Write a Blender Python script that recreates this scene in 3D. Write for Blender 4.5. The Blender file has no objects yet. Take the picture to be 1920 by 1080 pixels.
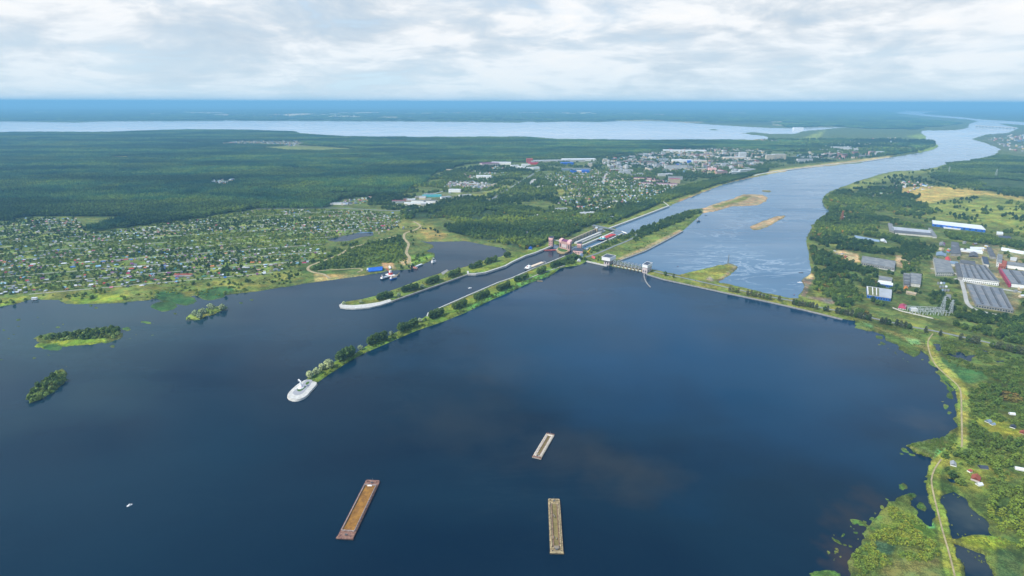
import bpy, bmesh, math, random
import numpy as np
from mathutils import Vector, Matrix
from mathutils.geometry import tessellate_polygon

scene = bpy.context.scene
COL = scene.collection
R = math.radians

# ------------------------------------------------------------------ camera
HC = 430.0                      # drone height above the reservoir, metres
FPX = 1066.7                    # focal length in photo pixels (20 mm on a 36 mm sensor)
PITCH = math.atan(348.4 / FPX)
ROLL = R(0.13)
cp, sp = math.cos(PITCH), math.sin(PITCH)
F_ = np.array([0.0, cp, -sp])
X0 = np.array([1.0, 0.0, 0.0]); Y0 = np.array([0.0, sp, cp])
X_ = math.cos(ROLL) * X0 + math.sin(ROLL) * Y0
Y_ = -math.sin(ROLL) * X0 + math.cos(ROLL) * Y0
cam_d = bpy.data.cameras.new('camera'); cam_d.sensor_width = 36; cam_d.lens = 36 * FPX / 1920
cam_d.clip_start = 1.0; cam_d.clip_end = 600000
cam = bpy.data.objects.new('camera', cam_d); COL.objects.link(cam)
cam.matrix_world = Matrix(((X_[0], Y_[0], -F_[0], 0), (X_[1], Y_[1], -F_[1], 0), (X_[2], Y_[2], -F_[2], HC), (0, 0, 0, 1)))
scene.camera = cam

# ------------------------------------------------------------------ sun and sky
SUN_EL, SUN_AZ = R(45), R(-120)       # azimuth measured clockwise from +Y
sd_ = Vector((math.sin(SUN_AZ) * math.cos(SUN_EL), math.cos(SUN_AZ) * math.cos(SUN_EL), math.sin(SUN_EL)))
sun_d = bpy.data.lights.new('sun', 'SUN'); sun_d.energy = 4.6; sun_d.angle = R(3.0); sun_d.color = (1.0, 0.95, 0.87)
sun = bpy.data.objects.new('sun', sun_d); COL.objects.link(sun)
sun.rotation_euler = (-sd_).to_track_quat('-Z', 'Y').to_euler()

scene.view_settings.view_transform = 'Standard'
scene.view_settings.look = 'None'
scene.view_settings.exposure = 0.2
scene.view_settings.gamma = 1.0
scene.cycles.max_bounces = 5
scene.cycles.diffuse_bounces = 2
scene.cycles.glossy_bounces = 2
scene.cycles.transmission_bounces = 2
scene.cycles.volume_bounces = 0
scene.cycles.transparent_max_bounces = 4
scene.cycles.use_denoising = True
scene.cycles.sample_clamp_indirect = 4

class NT:
    """small helper for node trees"""
    def __init__(s, tree): s.t = tree; s.n = tree.nodes; s.l = tree.links
    def add(s, typ, **kw):
        n = s.n.new(typ)
        for k, v in kw.items(): setattr(n, k, v)
        return n
    def put(s, sock, v):
        if isinstance(v, bpy.types.NodeSocket): s.l.new(v, sock)
        elif v is not None: sock.default_value = v
    def math(s, op, a, b=None, c=None, clamp=False):
        n = s.add('ShaderNodeMath', operation=op); n.use_clamp = clamp
        s.put(n.inputs[0], a); s.put(n.inputs[1], b)
        if c is not None: s.put(n.inputs[2], c)
        return n.outputs[0]
    def mix(s, f, a, b, mode='MIX'):
        n = s.add('ShaderNodeMix', data_type='RGBA', blend_type=mode)
        s.put(n.inputs[0], f); s.put(n.inputs[6], a); s.put(n.inputs[7], b)
        return n.outputs[2]
    def noise(s, vec, scale, detail=4, rough=0.55, dist=0.0):
        n = s.add('ShaderNodeTexNoise')
        if vec is not None: s.put(n.inputs['Vector'], vec)
        n.inputs['Scale'].default_value = scale; n.inputs['Detail'].default_value = detail
        n.inputs['Roughness'].default_value = rough; n.inputs['Distortion'].default_value = dist
        return n.outputs[0]
    def ramp(s, f, stops):
        n = s.add('ShaderNodeValToRGB'); cr = n.color_ramp
        while len(cr.elements) < len(stops): cr.elements.new(0.5)
        for e, (p, c) in zip(cr.elements, stops):
            e.position = p; e.color = (c, c, c, 1) if not isinstance(c, tuple) else (c[0], c[1], c[2], 1)
        s.put(n.inputs[0], f)
        return n.outputs[0]

def c4(c): return (c[0], c[1], c[2], 1.0)

def build_world():
    w = bpy.data.worlds.new('World'); scene.world = w; w.use_nodes = True
    T = NT(w.node_tree); T.n.clear()
    sky = T.add('ShaderNodeTexSky', sky_type='NISHITA')
    sky.sun_disc = False; sky.sun_elevation = SUN_EL; sky.sun_rotation = SUN_AZ
    sky.air_density = 1.0; sky.dust_density = 1.6; sky.ozone_density = 1.5; sky.altitude = 400
    bg = T.add('ShaderNodeBackground'); T.put(bg.inputs[0], sky.outputs[0]); bg.inputs[1].default_value = 0.10
    tc = T.add('ShaderNodeTexCoord'); sx = T.add('ShaderNodeSeparateXYZ'); T.put(sx.inputs[0], tc.outputs['Generated'])
    z = T.math('MAXIMUM', sx.outputs[2], 0.0)
    k = T.math('DIVIDE', 1.0, T.math('ADD', z, 0.13))
    cx = T.add('ShaderNodeCombineXYZ')
    T.put(cx.inputs[0], T.math('MULTIPLY', sx.outputs[0], k)); T.put(cx.inputs[1], T.math('MULTIPLY', sx.outputs[1], k))
    T.put(cx.inputs[2], 3.1)
    big = T.noise(cx.outputs[0], 0.75, 3, 0.5, 0.3)
    med = T.noise(cx.outputs[0], 2.2, 10, 0.58, 0.5)
    # cumulus rows seen edge on near the horizon: stretched direction space
    cy = T.add('ShaderNodeCombineXYZ')
    T.put(cy.inputs[0], T.math('MULTIPLY', sx.outputs[0], 5.0)); T.put(cy.inputs[1], T.math('MULTIPLY', sx.outputs[1], 5.0))
    T.put(cy.inputs[2], T.math('MULTIPLY', z, 15.0))
    cum = T.noise(cy.outputs[0], 1.0, 10, 0.58, 0.45)
    # coverage: high overcast deck with blue openings, thin towards the left horizon
    cov = T.math('ADD', T.math('MULTIPLY', med, 0.40), T.math('MULTIPLY', big, 0.50))
    cov = T.math('ADD', cov, T.math('MULTIPLY', cum, 0.55))
    cov = T.math('ADD', cov, T.math('MULTIPLY', sx.outputs[0], 0.045))
    dens = T.ramp(cov, [(0.54, 0.0), (0.62, 0.70), (0.74, 1.0)])
    lift = T.math('MULTIPLY', z, 9.0, clamp=True)
    dens = T.math('MULTIPLY', dens, T.math('ADD', 0.35, T.math('MULTIPLY', lift, 0.65)))
    dens = T.math('MULTIPLY', dens, T.math('SUBTRACT', 1.0, T.math('MULTIPLY', T.math('MULTIPLY', T.math('SUBTRACT', z, 0.34), 3.0, clamp=True), 0.75)))
    # brightness inside the clouds: white heads, blue grey bases
    sh = T.math('ADD', T.math('MULTIPLY', cum, 0.70), T.math('MULTIPLY', med, 0.30))
    ccol = T.ramp(sh, [(0.36, (0.47, 0.58, 0.70)), (0.44, (0.62, 0.71, 0.80)), (0.495, (0.77, 0.83, 0.89)), (0.545, (0.93, 0.96, 0.99)), (0.62, (1.0, 1.0, 1.0))])
    cb = T.add('ShaderNodeBackground'); T.put(cb.inputs[0], ccol); cb.inputs[1].default_value = 0.88
    # pale blue air in the openings, whitening down to the horizon
    air = T.ramp(z, [(0.0, (0.62, 0.79, 0.89)), (0.05, (0.60, 0.76, 0.88)), (0.16, (0.56, 0.71, 0.87)), (0.45, (0.10, 0.28, 0.66))])
    ab = T.add('ShaderNodeBackground'); T.put(ab.inputs[0], air); ab.inputs[1].default_value = 1.0
    m0 = T.add('ShaderNodeMixShader'); m0.inputs[0].default_value = 0.9
    T.l.new(bg.outputs[0], m0.inputs[1]); T.l.new(ab.outputs[0], m0.inputs[2])
    m1 = T.add('ShaderNodeMixShader'); T.put(m1.inputs[0], dens)
    T.l.new(m0.outputs[0], m1.inputs[1]); T.l.new(cb.outputs[0], m1.inputs[2])
    out = T.add('ShaderNodeOutputWorld'); T.l.new(m1.outputs[0], out.inputs[0])
build_world()

# ------------------------------------------------------------------ photo pixel -> place on the ground
def P(u, v, z=2.0):
    dx, dy = (u - 960.0) / FPX, -(v - 540.0) / FPX
    d = F_ + dx * X_ + dy * Y_
    t = (z - HC) / d[2]
    return Vector((d[0] * t, d[1] * t, z))
def Parr(u, v, z=0.0):
    u = np.asarray(u, float); v = np.asarray(v, float)
    dx = (u - 960.0) / FPX; dy = -(v - 540.0) / FPX
    dz = F_[2] + dx * X_[2] + dy * Y_[2]
    t = (z - HC) / dz
    return (F_[0] + dx * X_[0] + dy * Y_[0]) * t, (F_[1] + dx * X_[1] + dy * Y_[1]) * t
def Q(x, y, z=0.0):
    """place -> photo pixel (arrays)"""
    x = np.asarray(x, float); y = np.asarray(y, float); z = z - HC
    w = x * F_[0] + y * F_[1] + z * F_[2]
    a = x * X_[0] + y * X_[1] + z * X_[2]; b = x * Y_[0] + y * Y_[1] + z * Y_[2]
    w = np.where(w < 1, 1, w)
    return 960 + FPX * a / w, 540 - FPX * b / w
def inside(poly, u, v):
    p = np.asarray(poly, float); n = len(p)
    r = np.zeros(u.shape, bool)
    m = (u >= p[:, 0].min()) & (u <= p[:, 0].max()) & (v >= p[:, 1].min()) & (v <= p[:, 1].max())
    uu, vv = u[m], v[m]; q = np.zeros(uu.shape, bool)
    j = n - 1
    for i in range(n):
        xi, yi = p[i]; xj, yj = p[j]
        if yi != yj:
            c = ((yi > vv) != (yj > vv)) & (uu < (xj - xi) * (vv - yi) / (yj - yi) + xi)
            q ^= c
        j = i
    r[m] = q
    return r
def sdist(poly, u, v, cap=8.0):
    """signed distance in photo pixels, positive inside, capped"""
    p = np.asarray(poly, float); d2 = np.full(u.shape, cap * cap)
    n = len(p)
    for i in range(n):
        a = p[i]; b = p[(i + 1) % n]
        m = (u > min(a[0], b[0]) - cap) & (u < max(a[0], b[0]) + cap) & (v > min(a[1], b[1]) - cap) & (v < max(a[1], b[1]) + cap)
        if not m.any(): continue
        uu, vv = u[m], v[m]; e = b - a; L = max(e @ e, 1e-9)
        t = np.clip(((uu - a[0]) * e[0] + (vv - a[1]) * e[1]) / L, 0, 1)
        q = (uu - a[0] - t * e[0]) ** 2 + (vv - a[1] - t * e[1]) ** 2
        d2[m] = np.minimum(d2[m], q)
    d = np.sqrt(d2)
    return np.where(inside(poly, u, v), d, -d)

_rng = np.random.RandomState(7)
_tab = _rng.rand(512, 512)
def vnoise(x, y):
    xi = np.floor(x).astype(int); yi = np.floor(y).astype(int)
    fx = x - xi; fy = y - yi; fx = fx * fx * (3 - 2 * fx); fy = fy * fy * (3 - 2 * fy)
    a = _tab[xi % 512, yi % 512]; b = _tab[(xi + 1) % 512, yi % 512]
    c = _tab[xi % 512, (yi + 1) % 512]; d = _tab[(xi + 1) % 512, (yi + 1) % 512]
    return (a * (1 - fx) + b * fx) * (1 - fy) + (c * (1 - fx) + d * fx) * fy
def fbm(x, y, o=4):
    s = 0; a = 1; t = 0
    for i in range(o):
        s = s + a * vnoise(x + 37.7 * i, y + 91.3 * i); t += a; a *= 0.5; x = x * 2.03; y = y * 2.03
    return s / t

# ------------------------------------------------------------------ object helpers
def tag(o, label=None, cat=None, group=None, kind=None):
    if label: o['label'] = label
    if cat: o['category'] = cat
    if group: o['group'] = group
    if kind: o['kind'] = kind
    return o
def empty(name, loc, rz=0.0, label=None, cat=None, group=None):
    o = bpy.data.objects.new(name, None); o.empty_display_size = 2
    o.location = loc; o.rotation_euler = (0, 0, rz); COL.objects.link(o)
    return tag(o, label, cat, group)
def mk(name, verts, faces, mat, parent=None, smooth=False, loc=None, rz=0.0):
    me = bpy.data.meshes.new(name); me.from_pydata([tuple(v) for v in verts], [], [tuple(f) for f in faces]); me.update()
    if mat is not None: me.materials.append(mat)
    if smooth: me.polygons.foreach_set('use_smooth', [True] * len(me.polygons))
    o = bpy.data.objects.new(name, me); COL.objects.link(o)
    if parent is not None: o.parent = parent
    if loc is not None: o.location = loc
    o.rotation_euler[2] = rz
    return o
class MB:
    """collects simple shapes for one mesh"""
    def __init__(s): s.v = []; s.f = []
    def add(s, v, f):
        b = len(s.v); s.v += [tuple(p) for p in v]; s.f += [tuple(b + i for i in q) for q in f]; return s
    def box(s, x0, x1, y0, y1, z0, z1):
        v = [(x0, y0, z0), (x1, y0, z0), (x1, y1, z0), (x0, y1, z0), (x0, y0, z1), (x1, y0, z1), (x1, y1, z1), (x0, y1, z1)]
        return s.add(v, [(0, 3, 2, 1), (4, 5, 6, 7), (0, 1, 5, 4), (1, 2, 6, 5), (2, 3, 7, 6), (3, 0, 4, 7)])
    def prism(s, pts, z0, z1, top=None):
        n = len(pts); top = top or pts
        v = [(p[0], p[1], z0) for p in pts] + [(p[0], p[1], z1) for p in top]
        f = [tuple(range(n - 1, -1, -1)), tuple(range(n, 2 * n))] + [(i, (i + 1) % n, n + (i + 1) % n, n + i) for i in range(n)]
        return s.add(v, f)
    def cyl(s, x, y, z0, z1, r0, r1=None, n=10):
        r1 = r0 if r1 is None else r1
        a = [(x + r0 * math.cos(2 * math.pi * i / n), y + r0 * math.sin(2 * math.pi * i / n)) for i in range(n)]
        b = [(x + r1 * math.cos(2 * math.pi * i / n), y + r1 * math.sin(2 * math.pi * i / n)) for i in range(n)]
        return s.prism(a, z0, z1, b)
    def bar(s, a, b, w):
        a = Vector(a); b = Vector(b); d = (b - a).normalized()
        u = d.cross(Vector((0, 0, 1)));
        if u.length < 0.05: u = d.cross(Vector((1, 0, 0)))
        u.normalize(); t = d.cross(u)
        v = [p + (i * u + j * t) * w / 2 for p in (a, b) for i, j in ((-1, -1), (1, -1), (1, 1), (-1, 1))]
        return s.add(v, [(0, 1, 2, 3), (7, 6, 5, 4), (0, 4, 5, 1), (1, 5, 6, 2), (2, 6, 7, 3), (3, 7, 4, 0)])
    def build(s, name, mat, parent=None, smooth=False, loc=None, rz=0.0):
        return mk(name, s.v, s.f, mat, parent, smooth, loc, rz)
def ccw(pts):
    a = sum(pts[i][0] * pts[(i + 1) % len(pts)][1] - pts[(i + 1) % len(pts)][0] * pts[i][1] for i in range(len(pts)))
    return list(pts) if a > 0 else list(pts)[::-1]

_mats = {}
def mat(name, col, rough=0.8, var=0.15, scale=0.15, metal=0.0, col2=None, bump=0.0, spec=0.3):
    if name in _mats: return _mats[name]
    m = bpy.data.materials.new(name); m.use_nodes = True; T = NT(m.node_tree)
    b = T.n['Principled BSDF']; tc = T.add('ShaderNodeTexCoord')
    n = T.noise(tc.outputs['Object'], scale, 6, 0.65)
    f = T.ramp(n, [(0.35, 0.0), (0.65, 1.0)])
    c2 = col2 or tuple(min(1, x * (1 + var)) for x in col); c1 = col if col2 else tuple(x * (1 - var) for x in col)
    T.put(b.inputs['Base Color'], T.mix(f, c4(c1), c4(c2)))  # broad stand tones, with soft cloud shadows painted into the leaf colour
    b.inputs['Roughness'].default_value = rough; b.inputs['Metallic'].default_value = metal
    b.inputs['Specular IOR Level'].default_value = spec
    if bump:
        bp = T.add('ShaderNodeBump'); bp.inputs['Strength'].default_value = bump; bp.inputs['Distance'].default_value = 0.3
        T.put(bp.inputs['Height'], n); T.l.new(bp.outputs[0], b.inputs['Normal'])
    _mats[name] = m
    return m
# ------------------------------------------------------------------ shorelines, in photo pixels
W_RES = [(-1500,640),(-300,590),(0,575),(26,571),(56,562),(109,562),(124,570),(182,570),(231,568),(285,561),(345,556),(368,554),(384,558),(404,560),(428,552),(480,547),
 (500,543),(544,536),(577,531),(618,525.5),(666,519),(713,512),(725,508),(752,506),(768,505),(784,499),(805,490),(815,484),(815,475),(799,471),(814,463),(811,459),(784,451),
 (800,453),(840,453),(873,452),(913,460),(943,465),(950,470),(947,477),(940,481),(910,487),(873,500),(833,510),(800,520),(758,536),(707,554),(678,561),(645,566),(636,571.5),(638,576),(660,578),(693,576),(734,564),(796,542),(876,514),
 (877,508),(877,512),(910,510),(947,498),(960,490),(986,477.5),(1001.5,474),(1015,468.5),(1033,460.6),(1040,458),(1048,461),(1044,468),(1049,472),(1056,473.5),(1065,472),(1067,468),(1070,466),(1080,462),(1090,468),(1074,476),
 (1059,480),(1030,492.5),(1007,500),(986,509),(960,521),(935.5,528.5),(876,554),(826,576),(802,586),(800,592),(784,602),(758,616),(725,631),(690,647),(666,663),(627,678),(577,708),(574.6,712),(571,713.7),(560,720),(549.6,728.5),(539,739.6),(540.4,744),(545,747.5),(552.4,748.4),(564,746.6),(574.6,741.5),(583,732),(594,718),
 (603,712),(618,701),(631,693),(655,677.6),(680,663.7),(722,645.5),(781,620),(829,604),(876,585),(918,564),(953,549),(987,533),(1032,517),(1052,502),(1087,497),(1098,491),(1100,489),(1138,497),(1150,500),(1205,510),(1212,513),(1243,523),(1280,531),(1363,549),(1440,565),(1502.5,579),(1580,598),
 (1604,602),(1602,613),(1633,621),(1655,629),(1662,640),(1682,651),(1713,667),(1724,663),(1729,655.6),(1738,669),(1749,689),(1771,709),(1784.5,724),(1792,742),(1791,760),(1792,778),(1791,795.6),(1782,811),(1769,819),(1729,827),(1698,835.6),(1697,834),(1717,851),(1741,858.5),(1748,863),(1741,880),(1732,902),(1737,921),(1741,940),(1748,957),
 (1750,985),(1743,988),(1717,969),(1707,950),(1704.6,923.5),(1683,935.5),(1666,943),(1654,955),(1644,974),(1635,988),(1620,1000),(1613,1024.6),(1596,1036.6),(1591,1051),(1599,1080),(1600,1120),(1570,1300),(1540,2100),(-1500,2100)]
W_RIV = [(1145,426),(1254,386),(1277.5,377.5),(1310,364),(1335,355),(1360,345),(1395,336),(1440,327.5),(1455,325),(1490,317.5),(1565,310),(1615,305),(1640,299),(1672,295),(1727,286),(1752,280),(1760,274),(1752,266),(1735,262),(1737,255),(1727,251),(1726,245),(1790,244),(1815,240),(1817,232.5),(1835,227),(1815,224),(1765,220),(1727,217),(1690,213),(1677,212),(1700,207.5),(1745,210),(1725,213),(1752,216),(1802,219.5),(1845,224.5),(1900,227.5),(1950,231),(2100,240),(2100,243),(1950,235),(1910,234),(1872,231),(1880,234),
 (1910,240),(1892,249),(1847,252.5),(1822,261),(1850,269),(1877,280),(1865,290),(1840,296),(1810,302.5),(1782,305),(1777,307),(1740,317.5),(1715,320),(1677,321),(1647,327.5),(1615,337.5),(1580,350),(1557,359),(1547,366),(1541,377.5),(1545,387.5),(1555,397.5),(1542,406),(1527,420),(1519,422),(1524,426),(1515,440),(1513,451),(1515,469.6),(1520,492.5),(1524,507),(1519,515),(1502.5,526),(1509,538),(1496,555),(1498,559),
 (1482,559),(1444,551),(1377.5,535),(1348,529),(1367,515.5),(1384,501),(1373,495.6),(1365,493.5),(1336,500),(1273,515),(1232,507),(1200,500),(1170,493),(1162,488),(1210,470),(1243,453),(1280,433),(1317.5,400),(1345,395),(1370,387.5),(1420,385),(1435,377.5),(1439,370),(1430,365),(1395,364),(1372.5,372.5),(1347.5,380),(1320,390),(1292.5,393),(1247,411),(1195,431),(1190,434),(1172,431)]
W_CH = [(1088,462),(1098,469),(1168,441),(1200,431),(1160,425),(1150,434)]
W_CH2 = [(1050,463),(1063,462),(1079,454),(1131,433),(1121,431),(1070,451)]
W_FAR = [(-900,232),(0,228),(30,228),(77,229),(143,230),(187,228),(400,227),(423,226),(480,227),(580,227),(780,228),(975,230),(992,228),(1005,229.5),(1035,229),(1060,228),(1122,229),(1160,227),(1250,227.5),(1310,232),(1385,237),(1440,240),(1470,240),(1515,239),(1550,239),(1590,239),(1560,241),(1505,246),(1487,251),(1440,251),(1415,247.5),(1390,250),(1440,256),(1440,260),(1410,262.5),(1360,262),(1260,262.5),(1200,264.5),(1110,263),(1047,262),(980,258),(780,258),(647,257),(600,254),(563,250),(550,247),(467,244.5),(333,244),(267,246),(227,248),(173,249),(67,248),(0,249),(-900,254)]
W_PONDS = [[(613,450),(630,453),(653,451.7),(680,444),(700,441.7),(700,435),(677,435),(647,441.7)],
 [(1751,644),(1767,644),(1764,660),(1756,656)],[(1771,664),(1796,660),(1811,667),(1831,664),(1818,678),(1807,673)],
 [(1767,935.5),(1784,921),(1803,931),(1820,952),(1844,969),(1856,984),(1861,1003),(1813,1005),(1794,1010),(1781.6,988.5),(1772,959.6)],
 [(1791,1020),(1820,1032),(1849,1044),(1856,1065),(1861,1080),(1870,1120),(1813,1110),(1801,1048.6)],
 [(1772,898),(1786,901),(1790,908),(1775,906)],[(1840,657),(1860,659),(1850,662)],[(1865,676),(1880,676),(1873,680)]]
ISL_A = [(60,635),(91,627),(127,622),(181.5,615),(213,610),(226,614),(227,630),(215,639),(194.5,641),(156,648),(124,648),(73,650),(65,649),(75,641),(70,637)]
ISL_B = [(49,751),(56,757),(75,750),(98.5,737),(114,728),(126,711),(118,693),(96,702),(75,715),(62,728),(56,738.6)]
ISL_C = [(350,601),(373.5,600),(399,591),(428,578),(415,572.6),(384,580),(358,588)]
def ell(cx, cy, rx, ry, n=18, a=0.0, wob=0.12):
    r = random.Random(int(cx * 7 + cy * 13)); o = []
    for i in range(n):
        t = 2 * math.pi * i / n; k = 1 + r.uniform(-wob, wob)
        x, y = rx * k * math.cos(t), ry * k * math.sin(t)
        o.append((cx + x * math.cos(a) - y * math.sin(a), cy + x * math.sin(a) + y * math.cos(a)))
    return o
SANDBAR = [(1404.6,425),(1411,431),(1425,430.6),(1440,425),(1471,408),(1472,404.6),(1454.6,405.4),(1427.5,415.4)]
LILY = [ell(308.6,574,26,9), ell(316,556,28,9), ell(347,564,23,8), ell(398,553,26,9), ell(102,652,19,6.5), ell(237,616,8,4), ell(420,545,22,7)]
REEDS = [ell(1548,1078,34,12), ell(1690,912,8,5,a=0.6), ell(1709,928,6,4), ell(1723,948,10,7,a=0.5), ell(1763,700,9,3,a=0.9), ell(1771,715,12,3.4,a=1.0), ell(1778,730,9,5,a=0.8), ell(1779,743,6,6), ell(1773,764,5.5,3.5), ell(1777,775,5,4), ell(1772,756,3.5,2), ell(1729,672,2.5,2), ell(1646,633,8,3), ell(1640,632,4,2),
 ell(1610,980,8,6,a=0.4), ell(1621,987,10,4,a=0.5), ell(1638,994,6,2.5,a=0.3), ell(1582,1021,4,3), ell(1593,1024,4,3.5), ell(1570,1015,9,3,a=0.7), ell(1583,1003,3,3), ell(1560,1038,4,2.5),
 ell(1698,846,8,3,a=0.4), ell(1709,854,6,3), ell(1690,853,3,1.5), ell(32,600,6,1.6,a=-0.1), ell(72,594,3,1), ell(78,607,4,1.3), ell(106,613,4,1.8), ell(115,608,2,1), ell(26,628,3,1), ell(19,636,3,1), ell(36,612,2.4,1), ell(6,619,4,1.5), ell(182,577,4,1.6), ell(170,573,4,1.5), ell(128,553,1,1), ell(130,687,1.6,1.2), ell(119,687,1.8,1), ell(285,630,4,1), ell(245,635,7,1.4), ell(253,628,3,1), ell(273,604,8,2), ell(283,606,4,1.4), ell(329,588,3.4,1.6), ell(452,568,4,1.4), ell(472,562,4,1), ell(88,589,2,.8), ell(214,648,4,2), ell(92,666,3,1), ell(66,672,4,1), ell(3,675,5,1)]
_rr = random.Random(9)
for _i in range(30):
    _t = _rr.random(); _x = 1560 + 140 * _t + _rr.uniform(-22, 16); _y = 1045 - 105 * _t + _rr.uniform(-22, 10); _s = _rr.uniform(.8, 3.2)
    REEDS.append(ell(_x, _y, _s * 1.5, _s * .8, 10, .4, .3))
for _i in range(12):
    _t = _rr.random(); REEDS.append(ell(1655 + 60 * _t + _rr.uniform(-10, 6), 640 + 30 * _t + _rr.uniform(-2, 10), _rr.uniform(1, 4), _rr.uniform(.5, 1.4), 10, .4, .3))
ISLET = [ell(1437,358.6,9,1.8), ell(1339,243.5,9,0.9), ell(1310,415,4,1), ell(1503,512,0,0)][:3]
WATERS = [W_RES, W_RIV, W_CH, W_CH2, W_FAR] + W_PONDS
ISLES = [ISL_A, ISL_B, ISL_C, SANDBAR] + LILY + REEDS + ISLET

# ------------------------------------------------------------------ the ground: one sheet out to the horizon
# colour zones, painted later over earlier: (polygon, colour, edge softness in px, mottling)
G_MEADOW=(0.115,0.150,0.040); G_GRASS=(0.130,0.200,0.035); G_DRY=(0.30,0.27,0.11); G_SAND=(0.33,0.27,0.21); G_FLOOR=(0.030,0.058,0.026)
G_REED=(0.045,0.10,0.040); G_DIKE=(0.21,0.25,0.075); G_MARSH=(0.075,0.115,0.035); G_YARD=(0.24,0.22,0.18); G_TOWN=(0.085,0.12,0.055); G_PALE=(0.42,0.42,0.32); G_ALGAE=(0.10,0.30,0.13)
F1 = [(-900,256),(0,250),(67,249),(173,250),(227,249),(267,247),(333,245),(467,245.5),(550,248),(563,252),(600,255),(647,258),(780,259),(980,259),(1047,263),(1110,264),(1200,265.5),(1270,264),(1400,265),(1480,268),(1500,276),(1440,282),(1330,277),(1260,280),(1210,286),(1160,290),(1122,296),(1085,298),(1010,301),(985,304),(880,307),(813,327),(793,343),(753,363),(740,366),(690,370),(647,373),(623,387),(613,390.5),(480,391),(473,393),(417,402),(353,413),(290,420),(187,435),(157,435),(160,427),(213,413),(233,407),(140,407),(50,408),(0,416),(-400,430),(-900,445)]
F2 = [(750,400),(800,390),(870,378),(960,385),(1050,395),(1110,400),(1140,412),(1110,422),(1060,446),(1030,450),(1010,463),(990,470),(960,462),(900,450),(840,434),(833,425),(862,418),(830,408),(790,412),(760,410)]
DACHA = [(-400,440),(0,418),(50,410),(140,408),(160,428),(160,436),(190,437),(290,421),(420,404),(480,394),(620,393),(700,397),(760,408),(735,432),(700,433),(640,440),(610,455),(610,478),(560,500),(500,515),(380,528),(250,538),(100,548),(0,556),(-400,585)]
GARD = [(1010,330),(1060,322),(1120,318),(1180,332),(1250,340),(1270,352),(1240,372),(1180,388),(1120,398),(1080,390),(1040,385),(1060,360)]
TOWN = [(1000,303),(1060,296),(1122,297),(1210,287),(1260,276),(1330,272),(1420,273),(1450,283),(1440,296),(1500,285),(1560,275),(1640,285),(1660,293),(1600,300),(1500,308),(1430,318),(1380,332),(1320,336),(1270,350),(1180,335),(1120,318),(1060,318),(1010,316)]
_cr = random.Random(12)
GLADES = []
for _i in range(34):
    _y = 262 + 118 * _cr.random() ** 1.3; _x = _cr.uniform(10, 1000 - (_y - 262) * 3); _k = (_y - 186) / 190
    GLADES.append(ell(_x, _y, _cr.uniform(14, 45) * (.5 + _k), _cr.uniform(.8, 1.8) * (.35 + _k * 1.1), 14, _cr.uniform(-.04, .04), .4))
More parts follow.
